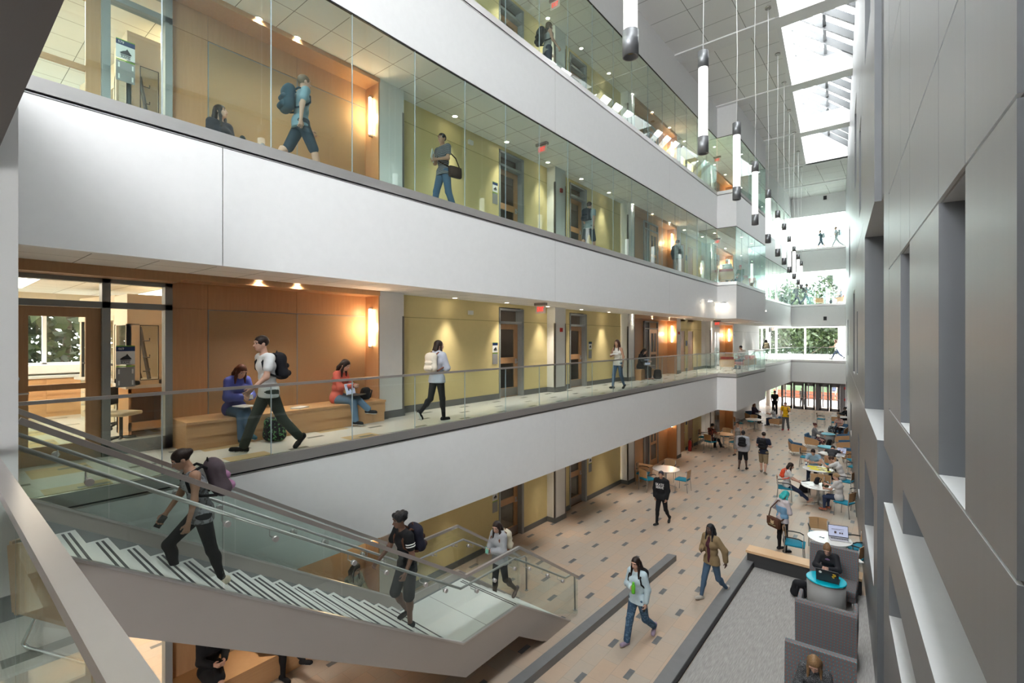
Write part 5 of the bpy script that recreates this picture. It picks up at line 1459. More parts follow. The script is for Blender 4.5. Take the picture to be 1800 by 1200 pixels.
def person(x, y, z, face, label, h=1.72, fem=False, skin='light', seat=None, lean=2, lean2=None, side=0, twist=0, head=(0, 0),
           legR=(0, 0, 3, 0), legL=(0, 0, 3, 0), armR=(0, 8, 12, 5), armL=(0, 8, 12, 5), curl=35,
           top=('tee', (0.5, 0.5, 0.5)), bottom=('long', (0.1, 0.15, 0.25)), shoes=(0.03, 0.03, 0.03), hair=('short', (0.03, 0.02, 0.015)),
           res=0.02, tpat=None, bpat=None, slim=1.0, open_jacket=None, zoff=0.0, barefoot=False):
    """face: heading in degrees, 0 looks along +Y, positive turns left.  Angles in degrees."""
    s = h / 1.75; g = math.radians
    lean2 = lean if lean2 is None else lean2
    P = V3(0, 0, 0.93)
    def up(a): return nrm(V3(math.sin(g(side)), math.sin(g(a)), math.cos(g(a))))
    W_ = P + up(lean) * 0.20; CH_ = W_ + up((lean + lean2) / 2) * 0.17; NB = CH_ + up(lean2) * 0.17
    shw = (0.155 if fem else 0.18) * slim
    ct, st_ = math.cos(g(twist)), math.sin(g(twist))
    sx = V3(ct, st_, 0)
    SH = NB + up(lean2) * -0.045
    hy, hp = head                                   # head yaw (left +), pitch (down +)
    cyw, syw = math.cos(g(hy + twist)), math.sin(g(hy + twist)); cp, sp_ = math.cos(g(-hp)), math.sin(g(-hp))
    Rz = np.array([[cyw, -syw, 0], [syw, cyw, 0], [0, 0, 1]]); Rx = np.array([[1, 0, 0], [0, cp, -sp_], [0, sp_, cp]])
    RH = Rz @ Rx
    neck = NB + nrm(up(lean2) + V3(0, 0.25, 0.1)) * 0.06
    HC = neck + RH @ V3(0, 0.025, 0.115)
    J = {}
    for sd, leg, arm in ((1, legR, armR), (-1, legL, armL)):
        a, kn, ab, fp = leg
        Hh = P + V3(sd * 0.088, 0, -0.04)
        td = nrm(V3(sd * math.sin(g(ab)), math.sin(g(a)) , -math.cos(g(a))))
        K = Hh + td * 0.425
        sdv = nrm(V3(sd * math.sin(g(ab)) * 0.4, math.sin(g(a - kn)), -math.cos(g(a - kn))))
        An = K + sdv * 0.41
        ftx = nrm(V3(sd * 0.12 + sd * math.sin(g(ab)) * 0.3, math.cos(g(fp)), -math.sin(g(fp))))
        fdn = nrm(V3(0, -math.sin(g(fp)), -math.cos(g(fp))))
        J[sd] = dict(H=Hh, K=K, A=An, heel=An + fdn * 0.045 - ftx * 0.045, toe=An + fdn * 0.052 + ftx * 0.145)
        a2, ab2, el, inn = arm
        S_ = SH + sx * sd * shw
        ud = nrm(V3(0, math.sin(g(a2)), -math.cos(g(a2))) * math.cos(g(ab2)) + sx * sd * math.sin(g(ab2)))
        E_ = S_ + ud * 0.285
        fd = nrm(V3(0, math.sin(g(a2 + el)), -math.cos(g(a2 + el))) * math.cos(g(inn)) - sx * sd * math.sin(g(inn)))
        Wr = E_ + fd * 0.25
        J[sd].update(S=S_, E=E_, W=Wr, fd=fd)
    low = min(min(J[q]['heel'][2], J[q]['toe'][2]) for q in (1, -1)) - 0.026
    dz = (-low) if seat is None else (seat / s - (P[2] - 0.115))
    sh = V3(0, 0, dz)
    P, W_, CH_, NB, SH, neck, HC = [q + sh for q in (P, W_, CH_, NB, SH, neck, HC)]
    for q in J.values():
        for kk in q:
            if kk != 'fd': q[kk] = q[kk] + sh
    root = empty('person', (x, y, z + zoff), g(face), label, 'person')
    M0 = Matrix.Translation((x, y, z + zoff)) @ Matrix.Rotation(g(face), 4, 'Z')
    wd = slim * (0.93 if fem else 1.0)
    torso = [('c', P + V3(-0.075 * wd, 0, 0), P + V3(0.075 * wd, 0, 0), 0.098, 0.098), ('c', P + V3(0, -0.025, -0.02), P + V3(0, -0.025, 0.02), 0.1, 0.1),
             ('c', W_ + V3(-0.045 * wd, 0, 0), W_ + V3(0.045 * wd, 0, 0), 0.085, 0.085), ('c', P, W_, 0.1, 0.09),
             ('c', CH_ - sx * 0.07 * wd, CH_ + sx * 0.07 * wd, 0.10, 0.10), ('c', SH - sx * (shw - 0.03), SH + sx * (shw - 0.03), 0.058, 0.058), ('c', W_, CH_, 0.09, 0.1), ('c', CH_, SH, 0.1, 0.07)]
    if fem: torso += [('e', CH_ + sx * q * 0.065 + V3(0, 0.082, -0.01), (0.055, 0.05, 0.055)) for q in (-1, 1)]
    arms_u = [('c', J[q]['S'], J[q]['E'], 0.052 * wd, 0.04 * wd) for q in (1, -1)]
    arms_f = [('c', J[q]['E'], J[q]['W'], 0.04 * wd, 0.026) for q in (1, -1)]
    thigh = [('c', J[q]['H'], J[q]['K'], 0.088 * slim, 0.058) for q in (1, -1)]
    shin = [('c', J[q]['K'], J[q]['A'], 0.054, 0.036) for q in (1, -1)] + [('e', J[q]['K'] * 0.7 + J[q]['A'] * 0.3 + V3(0, -0.018, 0), (0.048, 0.05, 0.09)) for q in (1, -1)]
    necks = [('c', NB + V3(0, 0, -0.03), HC + RH @ V3(0, -0.015, -0.05), 0.056, 0.05)]
    foot = [('c', J[q]['heel'], J[q]['toe'], 0.033, 0.026) for q in (1, -1)]
    sc = lambda ps: [((p[0], p[1] * s, p[2] * s, p[3] * s, p[4] * s) if p[0] == 'c' else (p[0], p[1] * s, tuple(q * s for q in p[2])) + tuple(p[3:])) for p in ps]
    V, Fq = grow(sc(torso + arms_u + arms_f + thigh + shin + necks + foot), res, 0.035)
    parts = [(V, Fq, 0)]
    # head
    hr = min(res, 0.0085 if res < 0.017 else 0.012)
    hp_ = lambda a, b, c: HC + RH @ V3(a, b, c)
    R_ = RH
    hd = [('e', hp_(0, -0.012, 0.025), (0.074, 0.092, 0.088), R_), ('e', hp_(0, 0.022, -0.03), (0.058, 0.068, 0.082), R_), ('e', hp_(0, 0.055, -0.085), (0.028, 0.026, 0.022), R_),
          ('c', hp_(0, 0.086, 0.002), hp_(0, 0.107, -0.03), 0.007, 0.012), ('e', hp_(-0.076, -0.008, -0.012), (0.011, 0.02, 0.03), R_), ('e', hp_(0.076, -0.008, -0.012), (0.011, 0.02, 0.03), R_),
          ('e', hp_(0, 0.082, -0.058), (0.024, 0.012, 0.010), R_), ('c', hp_(-0.045, 0.074, 0.03), hp_(0.045, 0.074, 0.03), 0.014, 0.014), ('c', hp_(0, -0.015, -0.05), hp_(0, -0.02, -0.12), 0.05, 0.05)]
    cv = [('e', hp_(q * 0.032, 0.097, 0.006), (0.017, 0.012, 0.011), R_) for q in (-1, 1)]
    Vh, Fh = grow(sc(hd), hr, 0.018, carve=sc(cv))
    cen = (Vh[Fh].mean(1) / s - HC) @ RH
    mi = np.zeros(len(Fh), int)
    for q in (-1, 1):
        e = (np.abs(cen[:, 0] - q * 0.032) / 0.015) ** 2 + ((cen[:, 2] - 0.006) / 0.008) ** 2 < 1; mi[e & (cen[:, 1] > 0.05)] = 2
        e = (np.abs(cen[:, 0] - q * 0.032) / 0.007) ** 2 + ((cen[:, 2] - 0.006) / 0.008) ** 2 < 1; mi[e & (cen[:, 1] > 0.05)] = 3
        e = (np.abs(cen[:, 0] - q * 0.034) < 0.02) & (np.abs(cen[:, 2] - 0.031 + 0.12 * (np.abs(cen[:, 0]) - 0.034)) < 0.005); mi[e & (cen[:, 1] > 0.05)] = 3
    e = (cen[:, 0] / 0.024) ** 2 + ((cen[:, 2] + 0.058) / 0.009) ** 2 < 1; mi[e & (cen[:, 1] > 0.07)] = 1
    parts.append((Vh, Fh, mi))
    # hands: palm, four unequal fingers in three joints each, thumb from the side
    pr = min(res, 0.0062 if res < 0.013 else (0.008 if res < 0.017 else 0.012))
    hands = {}
    for sd in (1, -1):
        q = J[sd]; fd = q['fd']; inn = nrm(-sx * sd - fd * (fd @ (-sx * sd)))
        if abs(fd @ sx) > 0.75: inn = nrm(V3(0, 0, 1) - fd * fd[2])
        th = nrm(np.cross(inn, fd) * sd); th = th if th[1] + 0.3 * th[2] > -0.2 else -th
        wv = q['W']; hp2 = []
        for t in (-0.024, -0.008, 0.008, 0.024): hp2.append(('c', wv + fd * 0.012 + th * t * 0.7, wv + fd * 0.085 + th * t, 0.0145, 0.0125))
        c_ = g(curl)
        for t, L_ in ((-0.031, 0.060), (-0.0105, 0.072), (0.0105, 0.078), (0.031, 0.070)):
            p0 = wv + fd * 0.088 + th * t * 1.05; d0 = fd
            an = 0.0
            for i, fr in enumerate((0.42, 0.33, 0.25)):
                an += c_ * (0.7 + 0.3 * i) + (0.1 if t < 0 else 0)
                d1 = nrm(fd * math.cos(an) + inn * math.sin(an) + th * t * 1.5 * (1 - i * 0.3)); p1 = p0 + d1 * L_ * fr
                hp2.append(('c', p0, p1, 0.0092 - 0.0008 * i, 0.0086 - 0.0008 * i)); p0 = p1
        tb = wv + fd * 0.028 + th * 0.024; tm = tb + nrm(fd * 0.7 + th * 0.7 + inn * 0.35) * 0.038; te = tm + nrm(fd * 0.95 + th * 0.15 + inn * 0.5) * 0.032
        hp2 += [('c', tb, tm, 0.0125, 0.0105), ('c', tm, te, 0.0105, 0.0085), ('c', wv - fd * 0.04, wv + fd * 0.02, 0.026, 0.02)]
        Vq, Fq2 = grow(sc(hp2), pr, 0.006)
        parts.append((Vq, Fq2, 0))
        hands[sd] = dict(p=(wv + fd * 0.10 + inn * 0.03) * s, fd=fd, inn=inn, th=th)
    skn = mat('skin_' + skin, SK[skin], 0.55, noise=0.06, nscale=20)
    mat('lip_' + skin, (SK[skin][0] * 0.85, SK[skin][1] * 0.5, SK[skin][2] * 0.5), 0.5); mat('eye_white', (0.55, 0.53, 0.5), 0.4); mat('eye_dark', (0.02, 0.012, 0.01), 0.4)
    body = mesh_np('body', parts, ['skin_' + skin, 'lip_' + skin, 'eye_white', 'eye_dark'], root)
    # ---- clothes
    u1 = up(lean); gcol = cmat(top[1], pat=tpat[0] if tpat else None, col2=tpat[1] if tpat else None)
    kind = top[0]; off = {'tank': 0.010, 'tee': 0.016, 'long': 0.017, 'hoodie': 0.028, 'jacket': 0.026}[kind]
    tp = [p for p in torso]
    hem = -0.10 if seat is None else -0.03
    tp.append(('c', P + V3(-0.078 * wd, 0, hem), P + V3(0.078 * wd, 0, hem), 0.106, 0.106)); tp.append(('c', P + V3(0, -0.025, hem), P + V3(0, -0.025, 0.02), 0.107, 0.104))
    cuts = [((NB + up(lean2) * (0.012 if kind == 'tank' else 0.04)) * s, up(lean2))]
    hemcut = ((P + V3(0, 0, hem + (0.0 if seat is None else -0.06))) * s, nrm(V3(0, 0.0, -1)))
    if kind == 'tee': tp += [('c', J[q]['S'], J[q]['S'] * 0.45 + J[q]['E'] * 0.55, 0.053 * wd, 0.052) for q in (1, -1)]
    elif kind == 'tank': tp = [p for p in tp if not (p[0] == 'c' and p[3] == 0.058)] + [('c', SH - sx * (shw - 0.075), SH + sx * (shw - 0.075), 0.052, 0.052)]
    else:
        e_ = 0.92
        tp += [('c', J[q]['S'], J[q]['E'], 0.055 * wd, 0.046) for q in (1, -1)] + [('c', J[q]['E'], J[q]['E'] * (1 - e_) + J[q]['W'] * e_, 0.046, 0.034) for q in (1, -1)]
    if kind == 'hoodie': tp += [('c', NB + V3(-0.05, -0.075, -0.03), NB + V3(0.05, -0.075, -0.03), 0.05, 0.05), ('c', NB + V3(-0.05, -0.03, 0.0), NB + V3(0.05, -0.03, 0), 0.05, 0.05)]; cuts = []
    cv2 = [('e', NB + up(lean2) * 0.05 + V3(0, 0.045, 0.0), (0.06, 0.075, 0.06))] if kind in ('tee', 'tank', 'long') else []
    if kind == 'jacket': cuts = []; cv2 = [('e', CH_ + V3(0, 0.15, -0.08), (0.05, 0.12, 0.40))]
    if seat is None or True:
        pass
    if seat is None: cuts = cuts + [hemcut]
    Vt, Ft = grow(sc(tp), res, 0.035, cuts=cuts, carve=sc(cv2), off=off * s)
    mesh_np({'tee': 't_shirt', 'tank': 'tank_top', 'long': 'long_sleeve_top', 'hoodie': 'hooded_sweatshirt', 'jacket': 'jacket'}[kind], [(Vt, Ft, 0)], [gcol], root)
    if kind == 'jacket' and open_jacket:
        Vt, Ft = grow(sc(torso), res, 0.035, cuts=[((NB) * s, up(lean2))], off=0.012 * s); mesh_np('shirt', [(Vt, Ft, 0)], [cmat(open_jacket)], root)
    bk_ = bottom[0]; bc = cmat(bottom[1], pat=bpat[0] if bpat else None, col2=bpat[1] if bpat else None)
    hipsp = [torso[0], torso[1], ('c', P, P * 0.6 + W_ * 0.4, 0.1, 0.095)]
    if bk_ == 'long': bp_ = hipsp + thigh + [('c', J[q]['K'], J[q]['K'] * 0.06 + J[q]['A'] * 0.94, 0.058, 0.052) for q in (1, -1)]; o_ = 0.014
    elif bk_ == 'leggings': bp_ = hipsp + thigh + [(p if p[0] == 'e' else ('c', p[1], p[1] * 0.05 + p[2] * 0.95, p[3], p[4])) for p in shin]; o_ = 0.006
    elif bk_ == 'shorts': bp_ = hipsp + [('c', J[q]['H'], J[q]['H'] * 0.02 + J[q]['K'] * 0.98, 0.09 * slim, 0.072) for q in (1, -1)]; o_ = 0.014
    else: bp_ = hipsp + [('c', J[q]['H'], J[q]['K'] * 0.8 + J[q]['A'] * 0.2, 0.10, 0.085) for q in (1, -1)] + [('c', P, (J[1]['K'] + J[-1]['K']) / 2, 0.11, 0.10)]; o_ = 0.015
    Vb, Fb = grow(sc(bp_), res, 0.03, off=o_ * s); mesh_np({'long': 'trousers', 'leggings': 'leggings', 'shorts': 'shorts', 'skirt': 'skirt'}[bk_], [(Vb, Fb, 0)], [bc], root)
    # ---- shoes
    fr_ = min(res, 0.011 if res < 0.017 else 0.016)
    if not barefoot:
        mat('sole', (0.6, 0.6, 0.58), 0.7)
        for q in (1, -1):
            hl, te_ = J[q]['heel'], J[q]['toe']; ax_ = nrm(te_ - hl)
            Vs, Fs_ = grow(sc([('c', hl, te_, 0.040, 0.035), ('c', hl + V3(0, 0, 0.02), J[q]['A'], 0.038, 0.04), ('c', hl * 0.3 + te_ * 0.7, te_, 0.042, 0.036)]), fr_, 0.02)
            cen = Vs[Fs_].mean(1) / s; t_ = (cen - hl) @ ax_
            lowm = (cen[:, 2] - (hl[2] + ax_[2] * t_)) < -0.018
            mesh_np('shoe', [(Vs, Fs_, lowm.astype(int))], [cmat(shoes), 'sole' if sum(shoes) < 1.2 else cmat((0.35, 0.25, 0.2))], root)
    # ---- hair
    hs, hc = hair[0], hair[1]
    hm = cmat(hc, 0.45, 'heather', tuple(min(1, c * 1.5 + 0.005) for c in hc))
    hpz = [('e', hp_(0, -0.016, 0.034), (0.084, 0.102, 0.092), R_)]
    fcv = [('e', hp_(0, 0.105, -0.03), (0.070, 0.075, 0.095), R_), ('e', hp_(0, 0.06, -0.12), (0.12, 0.10, 0.11), R_)]
    if hs == 'short': fcv.append(('e', hp_(0, 0.03, -0.14), (0.14, 0.13, 0.12), R_))
    if hs == 'curly': hpz += [('e', hp_(math.cos(t) * 0.07, -0.02 + math.sin(t) * 0.085, 0.085 - 0.05 * (i % 2)), (0.042, 0.042, 0.04), R_) for i, t in enumerate(np.linspace(0, 5.9, 12))]; fcv.append(('e', hp_(0, 0.03, -0.14), (0.14, 0.13, 0.12), R_))
    if hs in ('long', 'verylong', 'bob', 'braids'):
        Ln = {'long': 0.30, 'verylong': 0.42, 'bob': 0.14, 'braids': 0.36}[hs]
        sp = up(lean2)
        for tx in (-0.055, 0.0, 0.055):
            a_ = hp_(tx, -0.06, 0.0); b_ = hp_(tx * 1.1, -0.085, -0.10); c2 = b_ - sp * (Ln - 0.1) + V3(0, -0.02, 0)
            hpz += [('c', a_, b_, 0.045, 0.042), ('c', b_, c2, 0.040, 0.026)]
        for q in (-1, 1):
            a_ = hp_(q * 0.072, 0.01, 0.02); b_ = hp_(q * 0.078, 0.02, -0.10); c2 = b_ - sp * (Ln * 0.62) + V3(0, 0.035, 0) + sx * q * 0.012
            hpz += [('c', a_, b_, 0.020, 0.024), ('c', b_, c2, 0.026, 0.016)]
        fcv = fcv[:1]
    if hs in ('bun', 'topbun'):
        bz = (0, -0.085, 0.085) if hs == 'topbun' else (0, -0.11, 0.03)
        hpz += [('e', hp_(*bz), (0.045, 0.045, 0.042), R_)]
    if hs == 'pony': a_ = hp_(0, -0.10, 0.03); hpz += [('c', a_, hp_(0, -0.16, 0.0), 0.028, 0.032), ('c', hp_(0, -0.16, 0.0), hp_(0, -0.17, -0.13), 0.032, 0.015)]
    Vr, Fr = grow(sc(hpz), min(res, 0.010 if res < 0.017 else 0.013), 0.022, carve=sc(fcv)); mesh_np('hair', [(Vr, Fr, 0)], [hm], root)
    # torso frame for bags: x right, y forward, z up the spine
    uz = up(lean2); fx = sx; fy = np.cross(uz, fx); fy = nrm(fy); fx = np.cross(fy, uz)
    Rt = np.stack([fx, fy, uz], 1)
    return dict(root=root, M=M0, s=s, chest=frame(M0, Rt, CH_ * s), hands=hands, R=Rt, HC=HC * s, RH=RH, slim=slim, CH=CH_ * s, NB=NB * s, P=P * s, J=J)
def in_frame(o, M_): 
    o.matrix_world = M_; return o
def backpack(p, label, col=(0.015, 0.015, 0.018), col2=None, size=1.0, strapcol=None, pocket=True):
    r = empty('backpack', (0, 0, 0)); tag(r, label, 'backpack'); r.matrix_world = p['chest'] @ Matrix.Translation((0, -0.02, 0))
    S = size; k1 = cmat(col); k2 = cmat(col2 or col); k3 = cmat(strapcol or col)
    V, Fq = grow([('c', V3(-0.085, -0.20, -0.15) * S, V3(0.085, -0.20, -0.15) * S, 0.085 * S, 0.085 * S), ('c', V3(-0.07, -0.19, 0.10) * S, V3(0.07, -0.19, 0.10) * S, 0.08 * S, 0.08 * S), ('e', V3(0, -0.19, -0.02) * S, (0.15 * S, 0.09 * S, 0.2 * S))], 0.013, 0.06)
    mesh_np('bag_body', [(V, Fq, 0)], [k1], r)
    if pocket:
        V, Fq = grow([('c', V3(-0.07, -0.275, -0.15) * S, V3(0.07, -0.275, -0.15) * S, 0.05 * S, 0.05 * S), ('c', V3(-0.06, -0.265, -0.03) * S, V3(0.06, -0.265, -0.03) * S, 0.045 * S, 0.045 * S)], 0.013, 0.04)
        mesh_np('front_pocket', [(V, Fq, 0)], [k2], r)
    for q in (-1, 1):
        m = MB(); pts = [(q * 0.075, -0.13, 0.13), (q * 0.10, -0.07, 0.185), (q * 0.115, 0.03, 0.165), (q * 0.125, 0.115, 0.08), (q * 0.145, 0.115, -0.03), (q * 0.17, 0.03, -0.12), (q * 0.13, -0.13, -0.2)]
        m.tube(pts, 0.017, n=8); m.build('shoulder_strap', k3, r)
    m = MB(); m.tube([(-0.03, -0.16, 0.17 * S), (0, -0.17, 0.215 * S), (0.03, -0.16, 0.17 * S)], 0.008, n=6); m.build('grab_loop', k3, r)
    return r
def floor_bag(x, y, z, rz, label, col=(0.014, 0.014, 0.017), tilt=0.25, name='backpack', pat=None, col2=None, sc=1.0):
    r = empty(name, (x, y, z), rz, label, 'bag')
    V, Fq = grow([('c', V3(-0.09, 0, 0.10) * sc, V3(0.09, 0, 0.10) * sc, 0.095 * sc, 0.095 * sc), ('c', V3(-0.07, -tilt * 0.3, 0.34) * sc, V3(0.07, -tilt * 0.3, 0.34) * sc, 0.075 * sc, 0.075 * sc), ('e', V3(0, -0.03, 0.21) * sc, (0.165 * sc, 0.095 * sc, 0.17 * sc))], 0.014, 0.08, cuts=[(V3(0, 0, 0.006), V3(0, 0, -1))])
    mesh_np('bag_body', [(V, Fq, 0)], [cmat(col, pat=pat, col2=col2)], r)
    V, Fq = grow([('c', V3(-0.07, 0.09, 0.10) * sc, V3(0.07, 0.09, 0.10) * sc, 0.05 * sc, 0.05 * sc)], 0.014, 0.04, cuts=[(V3(0, 0, 0.006), V3(0, 0, -1))]); mesh_np('front_pocket', [(V, Fq, 0)], [cmat(tuple(c * 1.4 for c in col))], r)
    m = MB(); m.tube([(-0.06, -0.1 * sc, 0.36 * sc), (-0.1, -0.2 * sc, 0.22), (-0.08, -0.14 * sc, 0.05)], 0.013, n=6); m.tube([(0.06, -0.1 * sc, 0.36 * sc), (0.1, -0.2 * sc, 0.2), (0.08, -0.14 * sc, 0.05)], 0.013, n=6); m.build('shoulder_strap', cmat(col), r)
    return r
def held(p, sd, name, sx, sy, sz, m, label, cat, off=(0, 0, 0), rz=0):
    """a thing in the hand, carried at the palm"""
    hnd = p['hands'][sd]; o = MB().box(-sx / 2, sx / 2, -sy / 2, sy / 2, -sz / 2, sz / 2).build(name, m)
    R = np.stack([hnd['th'], hnd['fd'], hnd['inn']], 1)
    o.matrix_world = frame(p['M'], R, hnd['p'] - hnd['inn'] * 0.008 + R @ V3(*off)); tag(o, label, cat); return o
BLK = (0.012, 0.012, 0.014); WHT = (0.72, 0.73, 0.74); NAVY = (0.02, 0.025, 0.045); JEAN = (0.07, 0.13, 0.22); DJEAN = (0.02, 0.03, 0.065); GREY = (0.28, 0.28, 0.29)
DKBR = (0.018, 0.010, 0.008); BRN = (0.06, 0.028, 0.018); BLND = (0.28, 0.18, 0.09)
WALK1 = dict(legR=(28, 6, 2, -12), legL=(-20, 22, 2, 42), armR=(-22, 8, 14, 0), armL=(24, 8, 22, 4))
WALK2 = dict(legL=(28, 6, 2, -12), legR=(-20, 22, 2, 42), armL=(-22, 8, 14, 0), armR=(24, 8, 22, 4))
SIT = dict(seat=0.47, legR=(82, 84, 6, 0), legL=(82, 84, 6, 0))
# ------- middle gallery
p = person(-7.66, 3.45, L4, 178, 'man in a white tee and dark green trousers striding along the middle gallery', 1.8, top=('tee', WHT), bottom=('long', (0.045, 0.055, 0.045)), shoes=BLK, hair=('short', DKBR), res=0.0145, lean=6, head=(0, 4),
           legR=(24, 4, 2, -12), legL=(-22, 18, 2, 42), armR=(-18, 10, 30, 0), armL=(16, 12, 34, 0))
backpack(p, 'black backpack on the man in the white tee', (0.016, 0.016, 0.02)); held(p, 1, 'paper_cup', 0.07, 0.07, 0.11, 'paper', 'white paper cup in the lowered hand of the man in the white tee', 'cup')
p = person(-7.68, 6.95, L4, 8, 'woman with long dark hair in a grey sweatshirt walking away with a cream backpack', 1.68, True, top=('hoodie', (0.42, 0.44, 0.50)), bottom=('leggings', BLK), shoes=BLK, hair=('long', DKBR), res=0.0145, head=(-30, 0),
           legR=(10, 4, 1, 0), legL=(-14, 38, 1, 48), armR=(16, 10, 78, 40), armL=(10, 10, 80, 40))
backpack(p, 'cream canvas backpack with brown leather straps on the woman in grey sweatshirt', (0.62, 0.57, 0.47), (0.66, 0.61, 0.5), 0.95, (0.16, 0.055, 0.03))
p = person(-7.72, 15.35, L4, 176, 'woman in a white tank top and jeans carrying books on the middle gallery', 1.68, True, 'tan', top=('tank', (0.68, 0.66, 0.6)), bottom=('leggings', JEAN), shoes=BLK, hair=('long', BRN), res=0.017, legR=(14, 4, 1, -8), legL=(-10, 20, 1, 25), armR=(18, 14, 86, 50), armL=(-4, 16, 12, 0))
held(p, 1, 'notebook', 0.2, 0.26, 0.03, 'paper', 'pale books held against the chest of the woman in the white tank top', 'book'); held(p, -1, 'phone', 0.07, 0.14, 0.012, 'black', 'phone in the lowered hand of the woman in the white tank top', 'phone')
p = person(-8.86, 3.42, L4, -84, 'seated woman in a blue hooded top writing on a pad on the gallery bench', 1.66, True, top=('hoodie', (0.10, 0.12, 0.42)), bottom=('long', JEAN), shoes=(0.03, 0.09, 0.12), hair=('long', (0.07, 0.022, 0.012)), res=0.0145, seat=0.46, lean=6, lean2=22, head=(0, 32),
           legR=(84, 80, 2, 0), legL=(92, 62, -14, 10), armR=(14, 10, 78, 34), armL=(14, 10, 74, 36))
o = MB().box(-0.15, 0.15, -0.11, 0.11, 0, 0.015).build('writing_pad', 'paper', None, (-8.46, 3.42, L4 + 0.62), 0.2); tag(o, 'white writing pad on the lap of the woman in blue', 'notepad')
held(p, 1, 'phone', 0.07, 0.14, 0.012, 'paper', 'white phone in the hands of the woman in blue', 'phone')
floor_bag(-8.32, 3.85, L4, 0.9, 'black backpack with small coloured spots on the gallery floor at the bench', (0.015, 0.015, 0.018), pat='spots', col2=(0.12, 0.3, 0.12))
p = person(-8.86, 5.35, L4, -62, 'seated woman in a coral top with an open laptop on the gallery bench', 1.66, True, top=('long', (0.50, 0.11, 0.085)), bottom=('long', (0.10, 0.17, 0.26)), shoes=BLK, hair=('long', DKBR), res=0.0145, seat=0.46, lean=4, lean2=14, head=(0, 30),
           legR=(86, 78, 2, 0), legL=(96, 44, -12, 0), armR=(22, 10, 70, 30), armL=(20, 10, 72, 30))
laptop(-8.42, 5.50, L4 + 0.62, 118, 'open laptop with stickers on the lap of the woman in coral', 'black', 'paper', sc=0.95)
floor_bag(-8.85, 5.98, L4 + 0.45, 1.4, 'black bag lying on the gallery bench right of the woman in coral', sc=0.62)
flat('magazine', -8.72, 4.5, L4 + 0.452, 0.2, 0.28, 30, 'paper', 'rolled magazine lying on the gallery bench between the two women', 'magazine', 0.02)
p = person(-8.78, 19.55, L4, -100, 'dark-haired person with a laptop sitting in the second gallery alcove', 1.68, True, top=('long', BLK), bottom=('long', BLK), shoes=(0.3, 0.15, 0.1), hair=('long', BLK), res=0.02, seat=0.46, lean=8, lean2=20, head=(0, 25), legR=(84, 84, 4, 0), legL=(84, 84, 4, 0), armR=(25, 8, 65, 25), armL=(25, 8, 65, 25))
laptop(-8.30, 19.5, L4 + 0.62, 80, 'silver laptop on the lap of the person in the second gallery alcove', 'steel', 'steel'); floor_bag(-8.3, 20.25, L4, 0.5, 'black bag on the gallery floor at the short bench')
p = person(-7.25, 30.2, L4, 150, 'person with short black hair and white top seated in the middle gallery bay', 1.7, top=('long', (0.6, 0.55, 0.52)), bottom=('long', DJEAN), hair=('short', BLK), res=0.02, seat=0.45, lean=0, lean2=18, head=(0, 20), legR=(80, 80, 5, 0), legL=(80, 80, 5, 0), armR=(25, 10, 60, 25), armL=(25, 10, 60, 25))
p = person(-8.3, 41.5, L4, 20, 'dark-haired woman with a light backpack at the far end of the middle gallery', 1.7, True, 'brown', top=('long', (0.05, 0.06, 0.05)), bottom=('leggings', (0.03, 0.06, 0.045)), hair=('long', BLK), res=0.022, **{k: v for k, v in WALK1.items()})
backpack(p, 'pale backpack on the dark-haired woman at the far end of the middle gallery', (0.4, 0.36, 0.25))
p = person(-4.35, 48.1, L4, 92, 'woman in a white tank top striding left along the middle end bridge', 1.72, True, 'tan', top=('tank', (0.7, 0.68, 0.62)), bottom=('leggings', DJEAN), hair=('long', BRN), res=0.02, legR=(26, 4, 2, -18), legL=(-30, 20, 2, 50), armR=(-10, 8, 20, 0), armL=(28, 8, 50, 10))
# ------- upper gallery
p = person(-8.2, 4.25, L5, -8, 'man in blue-grey tee and shorts walking right behind the upper glass', 1.8, top=('tee', (0.20, 0.30, 0.36)), bottom=('shorts', (0.035, 0.05, 0.07)), shoes=(0.4, 0.4, 0.4), hair=('short', (0.12, 0.075, 0.04)), res=0.016, legR=(24, 6, 2, -10), legL=(-24, 24, 2, 40), armR=(-16, 8, 12, 0), armL=(16, 8, 20, 0))
backpack(p, 'large blue backpack on the man behind the upper glass', (0.025, 0.06, 0.09), None, 1.12)
p = person(-8.2, 7.62, L5, 176, 'bearded man with glasses in a striped tee holding papers behind the upper glass', 1.8, skin='tan', top=('tee', (0.05, 0.06, 0.08)), tpat=('stripe', (0.35, 0.36, 0.38)), bottom=('long', (0.055, 0.11, 0.19)), shoes=(0.1, 0.1, 0.1), hair=('short', BLK), res=0.015, head=(12, -4), legR=(16, 8, 2, -5), legL=(-8, 16, 2, 20), armR=(8, 10, 92, 40), armL=(10, 12, 70, 42))
held(p, 1, 'papers', 0.2, 0.28, 0.012, 'paper', 'sheaf of papers held by the man in the striped tee', 'papers')
r = empty('shoulder_bag', (0, 0, 0)); tag(r, 'brown shoulder bag hanging behind the man in the striped tee', 'bag'); r.matrix_world = p['chest'] @ Matrix.Translation((-0.22, -0.16, -0.42))
MB().rbox((0, 0, 0), (0.12, 0.36, 0.26), 0.05, n=4).build('bag_body', cmat((0.045, 0.025, 0.02)), r); MB().tube([(0, -0.15, 0.1), (0.06, -0.08, 0.35), (0.3, 0.02, 0.63), (0.34, 0.25, 0.45), (0.18, 0.30, 0.22), (0.0, 0.16, 0.08)], 0.014, n=6).build('shoulder_strap', cmat((0.05, 0.03, 0.02)), r)
